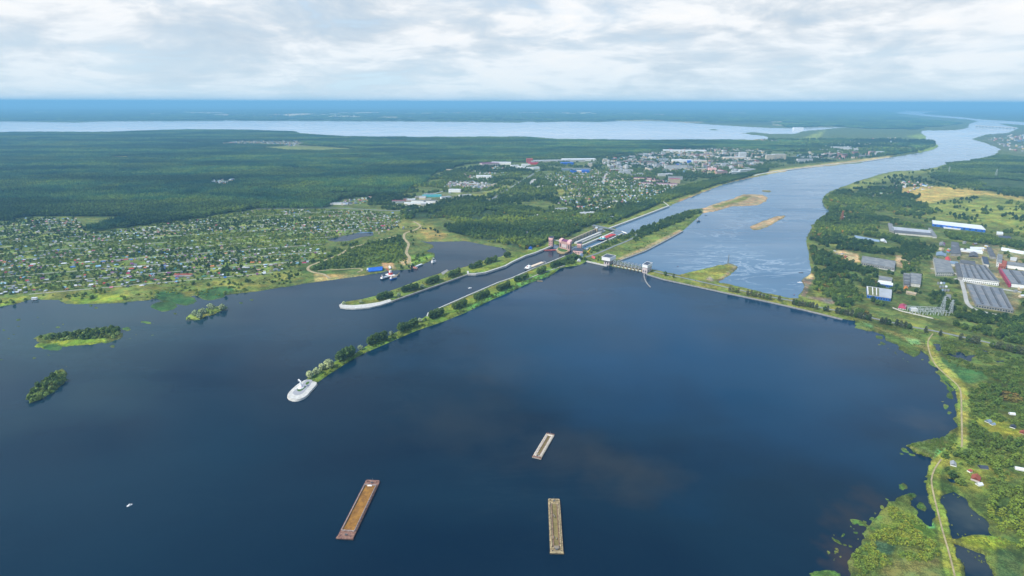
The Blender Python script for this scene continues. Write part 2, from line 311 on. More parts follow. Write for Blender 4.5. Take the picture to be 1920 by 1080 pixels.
ZONES = [
 ([(-1600,190),(3600,190),(3600,228),(1900,226),(1700,212),(1600,238),(1300,231),(900,228),(-1600,230)], (0.050,0.085,0.040), 2, .6),
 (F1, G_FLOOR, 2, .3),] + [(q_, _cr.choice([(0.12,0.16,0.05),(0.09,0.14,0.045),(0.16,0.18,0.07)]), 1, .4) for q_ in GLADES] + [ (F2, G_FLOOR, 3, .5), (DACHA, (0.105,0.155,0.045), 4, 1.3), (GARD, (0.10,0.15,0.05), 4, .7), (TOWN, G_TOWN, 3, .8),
 ([(480,276),(560,272),(640,277),(690,282),(620,284),(540,284)], (0.15,0.19,0.06), 2, .3),
 ([(420,265),(570,265),(577,274),(410,273)], (0.16,0.17,0.12), 2, .5),
 ([(1260,280),(1180,292),(1120,300),(1060,300),(1120,296),(1210,286)], (0.24,0.26,0.10), 2, .3),
 ([(1440,262),(1560,262),(1640,268),(1560,275),(1440,275)], (0.05,0.10,0.04), 2, .5),
 ([(1500,262),(1530,250),(1548,244),(1540,256),(1505,278),(1490,280)], (0.20,0.27,0.07), 2, .3),
 ([(1470,285),(1530,277),(1600,285),(1500,296)], (0.10,0.14,0.07), 3, .5),
 ([(1727,251),(1737,256),(1750,262),(1720,262),(1700,256)], (0.20,0.30,0.07), 2, .3),
 ([(1727,288),(1752,281),(1762,273),(1752,266),(1744,276),(1720,282)], (0.19,0.28,0.06), 2, .3),
 ([(1360,348),(1440,330),(1560,312),(1672,297),(1672,294),(1560,305),(1440,320),(1350,338),(1270,366),(1210,392),(1145,420),(1130,424),(1143,427),(1254,388),(1275,380)], (0.15,0.20,0.055), 2, .3),
 ([(1335,356),(1395,337),(1440,328.5),(1395,334),(1340,352),(1280,374),(1268,378),(1277,379)], (0.28,0.21,0.15), 1.5, .4),
 ([(1440,327),(1565,309.5),(1672,295),(1672,293),(1565,305.5),(1440,322)], (0.42,0.36,0.24), 1.5, .5),
 # lock peninsula
 ([(1100,490),(1138,497),(1162,488),(1210,470),(1280,433),(1318,400),(1290,393),(1195,431),(1150,445),(1095,468)], (0.11,0.16,0.045), 2, .5),
 ([(1165,487),(1212,469),(1281,433),(1275,431),(1205,466),(1155,487)], (0.28,0.25,0.18), 1, .4),
 ([(1318,401),(1345,396),(1370,389),(1420,387),(1440,378),(1441,370),(1431,363),(1395,362),(1372,371),(1347,379),(1318,390)], G_SAND, 1.5, .4),
 ([(1335,388),(1365,379),(1395,369),(1408,368),(1395,377),(1365,385),(1340,392)], (0.13,0.17,0.05), 2, .4),
 (SANDBAR, G_SAND, 3, .4), (ISLET[0], (0.20,0.17,0.12), 3, .3),
 # right bank
 ([(1541,377),(1560,358),(1620,337),(1700,321),(1780,308),(1850,296),(1900,290),(2600,330),(3400,520),(3400,900),(2600,800),(1920,650),(1700,600),(1500,560),(1512,440),(1530,415),(1556,397)], (0.088,0.125,0.042), 3, .9),
 ([(1580,350),(1615,338),(1677,322),(1740,318),(1782,306),(1800,310),(1740,322),(1690,332),(1640,345),(1600,356)], (0.17,0.22,0.075), 3, .3),
 ([(1690,352),(1740,350),(1800,352),(1860,362),(1920,373),(2000,385),(1980,392),(1900,376),(1830,368),(1790,372),(1745,382),(1715,380),(1725,368),(1690,362)], (0.36,0.31,0.12), 2.5, .4),
 ([(1745,384),(1800,372),(1850,368),(1920,378),(2100,400),(2100,470),(1920,440),(1850,422),(1750,408),(1680,402),(1700,392)], (0.17,0.22,0.06), 4, .7),
 ([(1810,300),(1860,292),(1920,296),(2600,340),(2600,420),(1920,366),(1850,356),(1780,345),(1740,335),(1770,318)], (0.045,0.08,0.035), 3, .5),
 ([(1870,250),(1920,246),(2400,262),(2400,300),(1920,290),(1877,282),(1850,268),(1830,258)], (0.10,0.13,0.09), 2, .8),
 # factory grounds
 ([(1745,482),(1790,478),(1850,455),(1920,470),(2000,520),(2000,560),(1920,545),(1900,590),(1840,580),(1810,572),(1795,520),(1745,515)], (0.17,0.18,0.12), 3, .8),
 ([(1565,472),(1580,470),(1610,478),(1612,492),(1590,492)], (0.42,0.34,0.24), 2, .5),
 ([(1680,480),(1700,482),(1712,494),(1700,505),(1680,500)], (0.36,0.30,0.24), 2, .5),
 ([(1512,558),(1560,562),(1564,570),(1550,572),(1508,566)], (0.17,0.17,0.18), 1.2, .2),
 ([(1520,545),(1560,540),(1590,560),(1575,572),(1560,560),(1530,558)], (0.17,0.20,0.05), 3, .3),
 ([(1498,559),(1509,538),(1503,526),(1520,516),(1526,522),(1514,545),(1508,560)], (0.17,0.15,0.14), 1.5, .4),
 ([(1512,524),(1520,514),(1527,518),(1516,526)], (0.50,0.38,0.24), 1.5, .3),
 # near right marsh, its dike and the road side
 ([(1604,602),(1700,604),(1920,655),(3400,900),(3400,2000),(1540,2000),(1599,1080),(1650,950),(1741,900),(1790,800),(1760,700)], G_MARSH, 3, .8),
 ([(1600,600),(1665,603),(1740,625),(1920,668),(2600,860),(2600,700),(1920,655),(1700,606),(1604,585)], (0.13,0.17,0.045), 2, .4),
 ([(1636,612),(1690,628),(1725,640),(1745,655),(1735,658),(1690,636),(1640,620)], (0.15,0.17,0.07), 3, .3),
 ([(1758,668),(1800,690),(1840,700),(1850,712),(1815,722),(1785,705),(1765,688)], (0.05,0.125,0.05), 2, .2),
 ([(1820,785),(1870,790),(1915,812),(1910,820),(1860,815),(1830,800)], (0.20,0.24,0.04), 4, .3),
 ([(1770,850),(1850,868),(1900,895),(1860,930),(1800,925),(1770,890)], (0.15,0.19,0.045), 5, .8),
 ([(1800,1008),(1860,1008),(1890,1020),(1880,1036),(1830,1030),(1805,1020)], (0.17,0.25,0.035), 3, .4),
 ([(1870,1030),(1920,1040),(1920,1100),(1868,1100)], (0.045,0.09,0.04), 4, .3),
 ([(1690,960),(1735,970),(1752,1000),(1765,1040),(1700,1020),(1660,1000)], (0.09,0.155,0.03), 4, .7),
 ([(1640,1015),(1680,1025),(1672,1045),(1640,1035)], (0.035,0.09,0.06), 3, .2),
 ([(1700,1045),(1760,1050),(1775,1100),(1640,1100),(1660,1060)], (0.10,0.125,0.05), 4, .6),
 ([(1735,975),(1748,982),(1752,992),(1742,992)], G_ALGAE, 3, .3), ([(1755,848),(1775,840),(1768,850),(1750,864)], G_ALGAE, 2, .2),
 ([(1698,635),(1722,640),(1727,648),(1706,646)], (0.16,0.36,0.18), 3, .5), ([(1612,604),(1640,612),(1632,616)], (0.10,0.2,0.10), 2, .3),
 ([(1736,640),(1742,636),(1756,660),(1768,688),(1790,705),(1808,722),(1816,745),(1815,800),(1816,840),(1800,850),(1775,862),(1765,880),(1760,900),(1765,930),(1776,965),(1790,1010),(1801,1060),(1806,1120),(1780,1120),(1768,1050),(1756,990),(1746,950),(1740,925),(1735,900),(1744,870),(1765,848),(1794,830),(1796,790),(1790,740),(1776,715),(1756,695),(1742,668)], (0.16,0.22,0.05), 2, .3),
 ([(1745,645),(1758,675),(1790,705),(1806,730),(1812,760),(1812,840),(1803,842),(1803,760),(1796,728),(1770,702),(1750,680),(1741,650)], G_DIKE, 2.5, .3),
 # left shore
 ([(-900,590),(0,556),(100,548),(250,538),(380,528),(500,516),(560,502),(575,512),(540,536),(480,547),(400,560),(280,562),(100,565),(0,577),(-900,640)], (0.13,0.17,0.05), 3, .7),
 ([(126,560),(160,550),(240,555),(230,566),(140,570)], (0.16,0.25,0.04), 3, .3), ([(0,566),(50,556),(40,566),(0,578)], (0.19,0.27,0.05), 3, .3),
 ([(560,500),(610,480),(640,470),(700,455),(757,442),(762,460),(758,485),(730,495),(690,500),(640,510),(600,520),(575,530)], (0.07,0.12,0.035), 3, .5),
 ([(590,512),(610,517),(640,516),(685,517),(666,520),(618,527),(590,530)], (0.29,0.25,0.13), 2, .8),
 ([(700,432),(760,410),(800,420),(840,440),(880,452),(840,454),(784,452),(770,440)], (0.15,0.18,0.06), 4, .6),
 ([(786,426),(840,440),(830,450),(800,448),(790,440)], (0.24,0.22,0.09), 3, .5),
 ([(765,480),(800,476),(815,480),(800,490),(775,500),(766,497)], (0.12,0.22,0.04), 3, .6),
 ([(716,494),(736,494),(742,504),(720,506)], (0.36,0.27,0.19), 2, .4),
 ([(748,490),(766,486),(772,494),(756,498)], (0.50,0.42,0.30), 2, .4),
 ([(740,388),(800,372),(860,352),(910,347),(960,344),(958,352),(920,375),(880,382),(820,392)], (0.12,0.15,0.09), 3, .7),
 ([(840,362),(900,372),(960,348),(940,350),(900,365)], (0.16,0.21,0.06), 3, .3),
 ([(1040,358),(1070,350),(1090,345),(1080,360),(1050,366)], (0.17,0.20,0.06), 3, .3),
 # spits
 ([(636,572),(710,552),(800,518),(876,500),(940,480),(1000,466),(1040,455),(1033,462),(1000,474),(960,491),(910,511),(876,514),(796,543),(734,565),(693,577),(640,577)], (0.12,0.17,0.045), 1.5, .4),
 ([(880,506),(905,505),(945,493),(1000,468),(1035,456),(1034,462),(1001,474),(960,491),(911,511),(878,513)], (0.13,0.21,0.035), 1.5, .3),
 ([(594,716),(577,708),(660,662),(720,630),(784,600),(800,590),(802,585),(876,553),(960,520),(1059,479),(1095,470),(1100,489),(1087,497),(1052,503),(1032,518),(960,549),(876,586),(781,621),(680,664),(603,713)], (0.105,0.175,0.035), 1.5, .4),
 ([(806,586),(876,556),(960,523),(1058,482),(1050,492),(980,520),(900,554),(830,582),(808,592)], (0.16,0.20,0.04), 2, .3),
 ([(876,585),(918,564),(953,549),(987,533),(1032,517),(1030,511),(985,527),(950,543),(915,559),(874,580)], (0.09,0.24,0.07), 1.5, .3),
 # causeway
 ([(1212,513),(1280,531),(1440,565),(1580,598),(1600,602),(1600,585),(1500,556),(1380,533),(1270,512),(1225,505)], (0.14,0.175,0.045), 1.5, .4),
 ([(1273,515),(1336,500),(1365,493),(1384,501),(1367,515),(1348,529)], (0.17,0.21,0.055), 2, .3),
 ([(1335,500),(1365,494),(1383,501),(1368,512),(1352,528),(1345,528),(1362,512),(1374,502),(1362,497)], (0.20,0.19,0.15), 1.2, .3),
 ([(1326,524),(1334,519),(1342,527),(1335,529)], (0.24,0.24,0.26), 1, .2), ([(1352,526),(1366,520),(1374,525),(1362,529)], (0.20,0.18,0.17), 1, .4),
 (ISL_A, (0.085,0.13,0.035), 2, .4), ([(60,650),(120,640),(200,636),(200,644),(150,650),(70,654)], (0.16,0.25,0.035), 2, .3), (ISL_B, (0.07,0.11,0.03), 2, .3), (ISL_C, (0.20,0.26,0.07), 2, .3),
] + [(q, (0.035,0.095,0.040), 2, .15) for q in LILY] + [(q, (0.055,0.12,0.035), 2, .4) for q in REEDS]
# pale fields and clearings far away
_fr = random.Random(5)
FIELDS = []
for (cx, cy, rx, ry) in [(75,211,20,.7),(120,210,40,.7),(290,214,22,.7),(350,211,30,.8),(395,212,36,1.6),(420,216,30,1.2),(545,216,45,2.2),(560,214,20,1.4),(620,215,30,1.2),(640,219,40,1.6),(725,220.5,18,1.4),(690,212,60,1),(780,213,60,.8),(870,212,70,.7),(1000,211.5,70,.6),(1100,212,22,1.8),(1060,213,40,.8),(1230,215,16,1),(1180,213,30,.8),(1370,212,36,.8),(1240,208,30,.6),(1500,233,40,1.6),(1550,235,25,1.6),(1480,229,30,.8),(1607,202.5,7,.8),(1450,216,20,.5),(1560,218,14,.5),(1200,226,40,.8),(1290,229,30,.6),(1590,220,8,1),(1730,209,20,.6)]:
    FIELDS.append((ell(cx, cy, rx, ry * 1.1, 22, 0, .55), _fr.choice([(0.50,0.45,0.34), (0.36,0.38,0.24), (0.58,0.54,0.44)]), .6, .3))
ZONES = ZONES[:1] + FIELDS + ZONES[1:]

def build_ground():
    us = np.concatenate([np.arange(-1500, -500, 60), np.arange(-500, -40, 20), np.arange(-40, 1960, 2.2), np.arange(1960, 2420, 20), np.arange(2420, 3421, 60)])
    vs = np.concatenate([[193.4, 193.8, 194.2, 194.6], np.arange(195.2, 300, 0.9), np.arange(300, 420, 1.3), np.arange(420, 1090, 1.9), np.arange(1090, 1500, 25)])
    U, V = np.meshgrid(us, vs); n0, n1 = U.shape
    u = U.ravel().copy(); v = V.ravel().copy()
    # horizon tilt: keep the far rows below the horizon
    wx, wy = Parr(u, np.maximum(v, 193.4 + (u - 960) * math.tan(ROLL)), 0.0)
    sc = np.clip((v - 186) / 60.0, 0.15, 1.0)      # shorelines wander less where pixels cover more ground
    uw = u + (fbm(wx / 26, wy / 26, 3) - 0.5) * 6.0 * sc + (fbm(wx / 260, wy / 260, 3) - 0.5) * 5 * sc
    vw = v + (fbm(wx / 26 + 50, wy / 26 + 9, 3) - 0.5) * 2.6 * sc
    ppm = np.clip(FPX / np.sqrt(wx ** 2 + wy ** 2 + HC * HC), 0, 2)
    k1 = np.where(v > 590, 1.0, 0.0) * ppm
    us_ = u + (fbm(wx / 20, wy / 20, 4) - 0.5) * 22 * k1; vs_ = v + (fbm(wx / 20 + 50, wy / 20 + 9, 4) - 0.5) * 11 * k1
    hard = inside([(630,440),(1330,380),(1330,470),(1215,512),(1620,600),(1600,612),(1210,520),(1100,500),(600,765),(520,765),(520,700),(630,560)], u, v)
    uw = np.where(hard, u, uw); vw = np.where(hard, v, vw)
    near = (v > 590) & ~hard
    us_ = np.where(near, us_, uw); vs_ = np.where(near, vs_, vw)
    land = np.full(u.shape, 9.0)
    for p in WATERS: land = np.minimum(land, -sdist(p, us_, vs_, 9.0))
    isl = np.full(u.shape, -9.0); low = np.zeros(u.shape)
    for p in ISLES:
        d = sdist(p, us_, vs_, 9.0); isl = np.maximum(isl, d)
        if p in LILY or p in REEDS: low = np.maximum(low, (d > -2).astype(float))
    s = np.maximum(land, isl)
    z = np.clip(s / 1.3, -1, 1) * 2.0
    z = np.where((low > 0) & (land < 0), np.clip(s / 1.3, -1, 1) * 0.25, z)
    z += np.where(z > 1.5, (fbm(wx / 180, wy / 180, 3) - 0.5) * 0.5, 0)
    col = np.empty((u.size, 3)); col[:] = (0.085, 0.125, 0.045)
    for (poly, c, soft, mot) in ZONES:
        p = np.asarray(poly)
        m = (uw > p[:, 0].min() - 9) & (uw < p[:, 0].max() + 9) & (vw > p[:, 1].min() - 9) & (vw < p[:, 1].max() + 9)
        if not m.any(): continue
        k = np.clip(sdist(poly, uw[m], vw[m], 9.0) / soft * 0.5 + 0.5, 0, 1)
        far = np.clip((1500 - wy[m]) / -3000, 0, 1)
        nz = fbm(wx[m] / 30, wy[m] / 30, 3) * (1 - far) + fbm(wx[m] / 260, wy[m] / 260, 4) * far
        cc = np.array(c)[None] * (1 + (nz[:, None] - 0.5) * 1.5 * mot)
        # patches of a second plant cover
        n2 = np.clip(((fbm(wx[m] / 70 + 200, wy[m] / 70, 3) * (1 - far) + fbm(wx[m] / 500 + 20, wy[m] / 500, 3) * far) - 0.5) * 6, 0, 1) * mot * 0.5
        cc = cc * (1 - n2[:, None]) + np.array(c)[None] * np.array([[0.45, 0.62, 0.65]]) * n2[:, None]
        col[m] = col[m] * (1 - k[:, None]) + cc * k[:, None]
    # damp bank where the land meets water
    bank = np.clip(1 - np.abs(s) / 1.0, 0, 1) * (~hard) * (v > 260)
    col = col * (1 - 0.25 * bank[:, None])
    idx = np.arange(n0 * n1).reshape(n0, n1)
    f = np.stack([idx[:-1, :-1], idx[1:, :-1], idx[1:, 1:], idx[:-1, 1:]], -1).reshape(-1, 4)[:, ::-1]
    keep = (z[f] > -1.95).any(1)          # under the open water the sheet goes on as one coarse bed
    f = f[keep]
    used = np.zeros(n0 * n1, bool); used[f] = True
    remap = np.cumsum(used) - 1
    f = remap[f]
    co = np.stack([wx, wy, z], -1)[used]; cl = np.clip(col[used], 0.005, 1)
    # orientation
    a, b, c = co[f[0, 0]], co[f[0, 1]], co[f[0, 2]]
    if np.cross(b - a, c - a)[2] < 0: f = f[:, ::-1]
    me = bpy.data.meshes.new('ground'); me.vertices.add(len(co)); me.vertices.foreach_set('co', co.ravel().astype(np.float32))
    me.loops.add(f.size); me.loops.foreach_set('vertex_index', f.ravel().astype(np.int32))
    me.polygons.add(len(f)); me.polygons.foreach_set('loop_start', np.arange(0, f.size, 4, dtype=np.int32))
    me.update(calc_edges=True)
    ca = me.color_attributes.new('cover', 'FLOAT_COLOR', 'POINT')
    ca.data.foreach_set('color', np.concatenate([cl, np.ones((len(cl), 1))], 1).ravel().astype(np.float32))
    me.polygons.foreach_set('use_smooth', [True] * len(me.polygons))
    m = bpy.data.materials.new('ground_cover'); m.use_nodes = True; T = NT(m.node_tree); B = T.n['Principled BSDF']
    at = T.add('ShaderNodeAttribute', attribute_name='cover'); geo = T.add('ShaderNodeNewGeometry')
    pos = geo.outputs['Position']
    a1 = T.noise(pos, 0.018, 6, 0.6); a2 = T.noise(pos, 0.13, 5, 0.6)
    k = T.math('ADD', T.math('MULTIPLY', a1, 0.9), T.math('MULTIPLY', a2, 0.9))
    a3 = T.noise(pos, 0.55, 6, 0.7)
    k = T.math('ADD', k, T.math('MULTIPLY', T.math('SUBTRACT', a3, 0.5), 1.3))
    vv = T.ramp(k, [(0.50, 0.40), (0.9, 1.0), (1.3, 1.8)])
    cc = T.mix(1.0, at.outputs['Color'], vv, 'MULTIPLY')
    hue = T.ramp(T.noise(pos, 0.035, 4, 0.6), [(0.42, (0.86, 0.90, 0.62)), (0.60, (1.28, 0.94, 0.62))])
    T.put(B.inputs['Base Color'], T.mix(1.0, cc, hue, 'MULTIPLY'))
    B.inputs['Roughness'].default_value = 0.95; B.inputs['Specular IOR Level'].default_value = 0.1
    me.materials.append(m)
    o = bpy.data.objects.new('ground', me); COL.objects.link(o)
    tag(o, 'flat green land with shores, meadows and spits', 'ground', kind='structure')
build_ground()

def tess(name, pts, z, m):
    """flat polygon sheet from world points"""
    vs = [Vector((p[0], p[1], 0)) for p in pts]
    tr = tessellate_polygon([vs])
    fs = []
    for t in tr:
        a, b, c = (vs[i] for i in t)
        fs.append(t if (b - a).cross(c - a).z > 0 else (t[0], t[2], t[1]))
    return mk(name, [(p.x, p.y, z) for p in vs], fs, m)

def water_mat(name, deep, shallow, rough, streak, pos_scale, streak_col, ior=1.333, bump=.12, far_col=None, silt_and_reflections=None):
    m = bpy.data.materials.new(name); m.use_nodes = True; T = NT(m.node_tree); B = T.n['Principled BSDF']
    geo = T.add('ShaderNodeNewGeometry'); pos = geo.outputs['Position']
    mp = T.add('ShaderNodeMapping'); T.put(mp.inputs[0], pos); mp.inputs['Rotation'].default_value = (0, 0, R(35)); mp.inputs['Scale'].default_value = (0.6, 1.7, 1)
    n1 = T.noise(mp.outputs[0], pos_scale, 5, 0.55, 1.2)
    f = T.ramp(n1, [(0.38, 0.0), (0.66, 1.0)])
    c = T.mix(f, c4(deep), c4(shallow))
    # slick lines: sky sheen of smoother water mixed into the colour
    n2 = T.noise(mp.outputs[0], pos_scale * 3.3, 7, 0.6, 2.6)
    ln = T.ramp(T.math('ABSOLUTE', T.math('SUBTRACT', n2, 0.5)), [(0.0, 1.0), (0.035, 0.0)])
    pt = T.ramp(T.noise(pos, pos_scale * 1.4, 3, 0.5, 0.6), [(0.50, 0.0), (0.66, 1.0)])
    sk = T.math('MULTIPLY', T.math('MULTIPLY', ln, pt), streak)
    c = T.mix(sk, c, c4(streak_col))
    if silt_and_reflections:
        for (su, sv, rad, colr, am) in silt_and_reflections:
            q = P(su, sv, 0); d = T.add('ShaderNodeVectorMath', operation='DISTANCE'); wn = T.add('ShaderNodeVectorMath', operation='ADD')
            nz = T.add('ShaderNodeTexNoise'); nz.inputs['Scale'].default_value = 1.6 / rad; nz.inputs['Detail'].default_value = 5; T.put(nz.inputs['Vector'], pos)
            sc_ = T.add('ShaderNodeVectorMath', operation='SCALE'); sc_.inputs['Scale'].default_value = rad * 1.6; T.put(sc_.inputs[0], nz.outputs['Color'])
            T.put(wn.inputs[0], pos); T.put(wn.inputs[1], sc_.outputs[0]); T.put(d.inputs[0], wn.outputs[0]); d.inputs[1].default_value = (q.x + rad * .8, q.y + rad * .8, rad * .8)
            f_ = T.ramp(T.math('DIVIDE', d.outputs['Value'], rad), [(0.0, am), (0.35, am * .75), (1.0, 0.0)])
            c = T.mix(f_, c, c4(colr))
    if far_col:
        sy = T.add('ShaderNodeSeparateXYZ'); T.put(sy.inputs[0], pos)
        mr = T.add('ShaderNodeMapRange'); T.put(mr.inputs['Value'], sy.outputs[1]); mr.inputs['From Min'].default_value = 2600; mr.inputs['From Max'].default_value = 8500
        c = T.mix(mr.outputs[0], c, c4(far_col))  # grazing sky reflection on far water, mixed in as a paler colour
    T.put(B.inputs['Base Color'], c)
    mw = T.add('ShaderNodeMapping'); T.put(mw.inputs[0], pos); mw.inputs['Rotation'].default_value = (0, 0, R(-20)); mw.inputs['Scale'].default_value = (0.25, 1.6, 1)
    wn_ = T.ramp(T.noise(mw.outputs[0], 0.006, 6, 0.6, 0.8), [(0.44, 0.0), (0.62, 1.0)])
    rg = T.math('ADD', rough, T.math('ADD', T.math('MULTIPLY', n1, 0.06), T.math('MULTIPLY', wn_, 0.16))); T.put(B.inputs['Roughness'], rg)
    B.inputs['Specular Tint'].default_value = (0.55, 0.80, 1.0, 1.0)
    B.inputs['IOR'].default_value = ior; B.inputs['Specular IOR Level'].default_value = 0.5
    wv = T.noise(pos, 0.45, 3, 0.5, 0.4)
    bp = T.add('ShaderNodeBump'); bp.inputs['Strength'].default_value = bump; bp.inputs['Distance'].default_value = 0.25
    T.put(bp.inputs['Height'], wv); T.l.new(bp.outputs[0], B.inputs['Normal'])
    return m
M_RES = water_mat('reservoir_water', (0.001, 0.010, 0.026), (0.004, 0.022, 0.042), 0.06, 0.10, 0.0016, (0.05, 0.08, 0.09), 1.18, .12, None, [(860, 790, 110, (0.024, 0.032, 0.038), .5), (960, 690, 90, (0.030, 0.036, 0.040), .6), (1060, 850, 90, (0.026, 0.030, 0.034), .5), (1190, 890, 70, (0.030, 0.034, 0.036), .6), (1612, 985, 42, (0.040, 0.032, 0.026), .55), (1592, 1050, 34, (0.065, 0.043, 0.030), .65), (1650, 945, 34, (0.036, 0.030, 0.028), .5), (1735, 790, 50, (0.05, 0.05, 0.045), .5), (80, 620, 420, (0.022, 0.055, 0.062), .8), (250, 580, 300, (0.015, 0.045, 0.06), .6), (1250, 610, 520, (0.004, 0.050, 0.120), .8), (1500, 700, 260, (0.004, 0.040, 0.090), .6), (1000, 640, 260, (0.003, 0.035, 0.075), .6), (600, 590, 300, (0.004, 0.036, 0.070), .6), (1815, 965, 40, (0.045, 0.06, 0.06), .8), (1830, 1050, 36, (0.045, 0.055, 0.06), .8)])  # right shore and ponds: own murk; other spots paint cloud and sky reflections
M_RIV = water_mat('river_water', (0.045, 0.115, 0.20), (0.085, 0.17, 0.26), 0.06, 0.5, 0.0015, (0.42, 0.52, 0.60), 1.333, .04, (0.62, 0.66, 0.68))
DIV = [(-1500,470),(600,440),(870,430),(1010,462),(1060,466),(1090,470),(1140,496),(1215,509),(1500,568),(1920,655),(3400,960)]
dv = [P(x, y, 0) for x, y in DIV]
big = 420000.0
l0, l1 = dv[0], dv[-1]
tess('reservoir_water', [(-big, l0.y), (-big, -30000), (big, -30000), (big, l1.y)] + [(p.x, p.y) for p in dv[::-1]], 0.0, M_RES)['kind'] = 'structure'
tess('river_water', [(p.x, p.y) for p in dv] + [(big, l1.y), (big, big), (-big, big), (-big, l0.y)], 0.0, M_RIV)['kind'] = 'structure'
tag(bpy.data.objects['reservoir_water'], 'dark blue open reservoir in front of the dam', 'water')
tag(bpy.data.objects['river_water'], 'paler river and lake behind the dam', 'water')

# ------------------------------------------------------------------ haze
def build_haze():
    s = 380000.0
    o = MB().box(-s, s, -25000, s, -4.0, HC + 62).build('haze', None)
    m = bpy.data.materials.new('haze_air'); m.use_nodes = True; T = NT(m.node_tree); T.n.clear()
    pv = T.add('ShaderNodeVolumePrincipled'); pv.inputs['Color'].default_value = HAZE_COL; pv.inputs['Density'].default_value = HAZE_D
    pv.inputs['Anisotropy'].default_value = 0.0
    out = T.add('ShaderNodeOutputMaterial'); T.l.new(pv.outputs[0], out.inputs['Volume'])
    o.data.materials.append(m)
    tag(o, 'thin blue air that veils the far land', 'haze', kind='stuff')
HAZE_COL = (0.28, 0.67, 1.0, 1.0); HAZE_D = 6.6e-5
build_haze()
# ------------------------------------------------------------------ materials
M = dict(
 conc=mat('pale_concrete', (0.42,0.42,0.38), .9, .12, .25, col2=(0.60,0.60,0.56)), concd=mat('weathered_concrete', (0.26,0.26,0.25), .9, .25, .2), white=mat('white_paint', (0.78,0.79,0.78), .6, .05, .3),
 asph=mat('grey_asphalt', (0.20,0.22,0.23), .9, .12, .05), dirt=mat('sandy_track', (0.36,0.30,0.17), .95, .25, .12), gravel=mat('pale_gravel', (0.40,0.40,0.37), .95, .15, .1),
 pink=mat('pink_plaster', (0.44,0.27,0.25), .85, .12, .2), pinkl=mat('light_pink_plaster', (0.78,0.48,0.46), .85, .1, .2), pinkg=mat('pinkish_grey_plaster', (0.52,0.45,0.44), .85, .12, .15),
 slate=mat('dark_blue_roof', (0.050,0.065,0.095), .6, .25, .1), plum=mat('plum_roof', (0.20,0.05,0.14), .7, .2, .1), dark=mat('dark_opening', (0.02,0.022,0.03), .4, .1), steel=mat('grey_steel', (0.22,0.25,0.28), .5, .2, .3, .3),
 steell=mat('pale_steel', (0.50,0.55,0.58), .5, .1, .3, .2), beige=mat('beige_stone', (0.42,0.35,0.24), .9, .2, .1), yell=mat('yellow_stone', (0.40,0.31,0.16), .9, .2, .3),
 red=mat('red_paint', (0.55,0.05,0.05), .6, .15, .2), redf=mat('faded_red_paint', (0.42,0.10,0.09), .8, .25, .2), orange=mat('orange_paint', (0.65,0.22,0.04), .6, .1), yellow=mat('yellow_paint', (0.72,0.48,0.05), .6, .1),
 blue=mat('blue_sheet', (0.02,0.12,0.50), .5, .12, .1), blul=mat('faded_blue_sheet', (0.20,0.28,0.37), .6, .15, .08), cyan=mat('cyan_paint', (0.10,0.45,0.50), .5, .1), navy=mat('navy_hull', (0.012,0.02,0.05), .5, .2),
 cream=mat('cream_hatch', (0.70,0.58,0.44), .8, .08, .2), maroon=mat('maroon_deck', (0.13,0.05,0.04), .85, .3, .45, col2=(0.33,0.20,0.14)), crim=mat('crimson_roof', (0.36,0.05,0.10), .6, .1), brick=mat('red_brick', (0.32,0.09,0.055), .9, .2, .2),
 greyr=mat('grey_felt_roof', (0.13,0.145,0.155), .9, .2, .09, col2=(0.27,0.28,0.27)), greyd=mat('dark_felt_roof', (0.085,0.09,0.10), .9, .25, .05, col2=(0.14,0.15,0.155)), rustr=mat('patched_roof', (0.13,0.165,0.20), .9, .2, .07, col2=(0.25,0.245,0.24)),
 moss=mat('mossy_roof', (0.10,0.13,0.035), .95, .3, .08, col2=(0.17,0.17,0.07)), whiter=mat('white_sheet_roof', (0.66,0.70,0.72), .5, .07, .05), silver=mat('silver_roof', (0.45,0.48,0.50), .4, .12, .06, .3),
 sand=mat('ochre_sand_cargo', (0.17,0.075,0.015), .95, .2, .22, col2=(0.33,0.165,0.03), bump=.5), hold=mat('olive_hold', (0.13,0.105,0.035), .9, .3, .2, col2=(0.24,0.19,0.07)), tan=mat('tan_rusty_deck', (0.13,0.095,0.05), .9, .3, .45, col2=(0.48,0.39,0.22)), creamd=mat('chalky_deck', (0.42,0.34,0.24), .85, .2, .5, col2=(0.70,0.66,0.58)),
 stone=mat('white_stone', (0.80,0.82,0.84), .7, .05, .5), plaza=mat('plaza_paving', (0.32,0.33,0.35), .9, .08, .2), lawn=mat('lawn', (0.06,0.13,0.02), .95, .3, .3), glass=mat('window_glass', (0.03,0.05,0.07), .15, .1, spec=.6), hedge=mat('dark_hedge', (0.03,0.06,0.02), .95, .3, .4),
 wood=mat('weathered_planks', (0.22,0.18,0.13), .9, .2, .3), bark=mat('bark', (0.10,0.08,0.06), .95, .2, .8))
AVOID = []       # (x, y, radius) of everything built, kept free of trees
ROADS = []       # (polyline, half width)

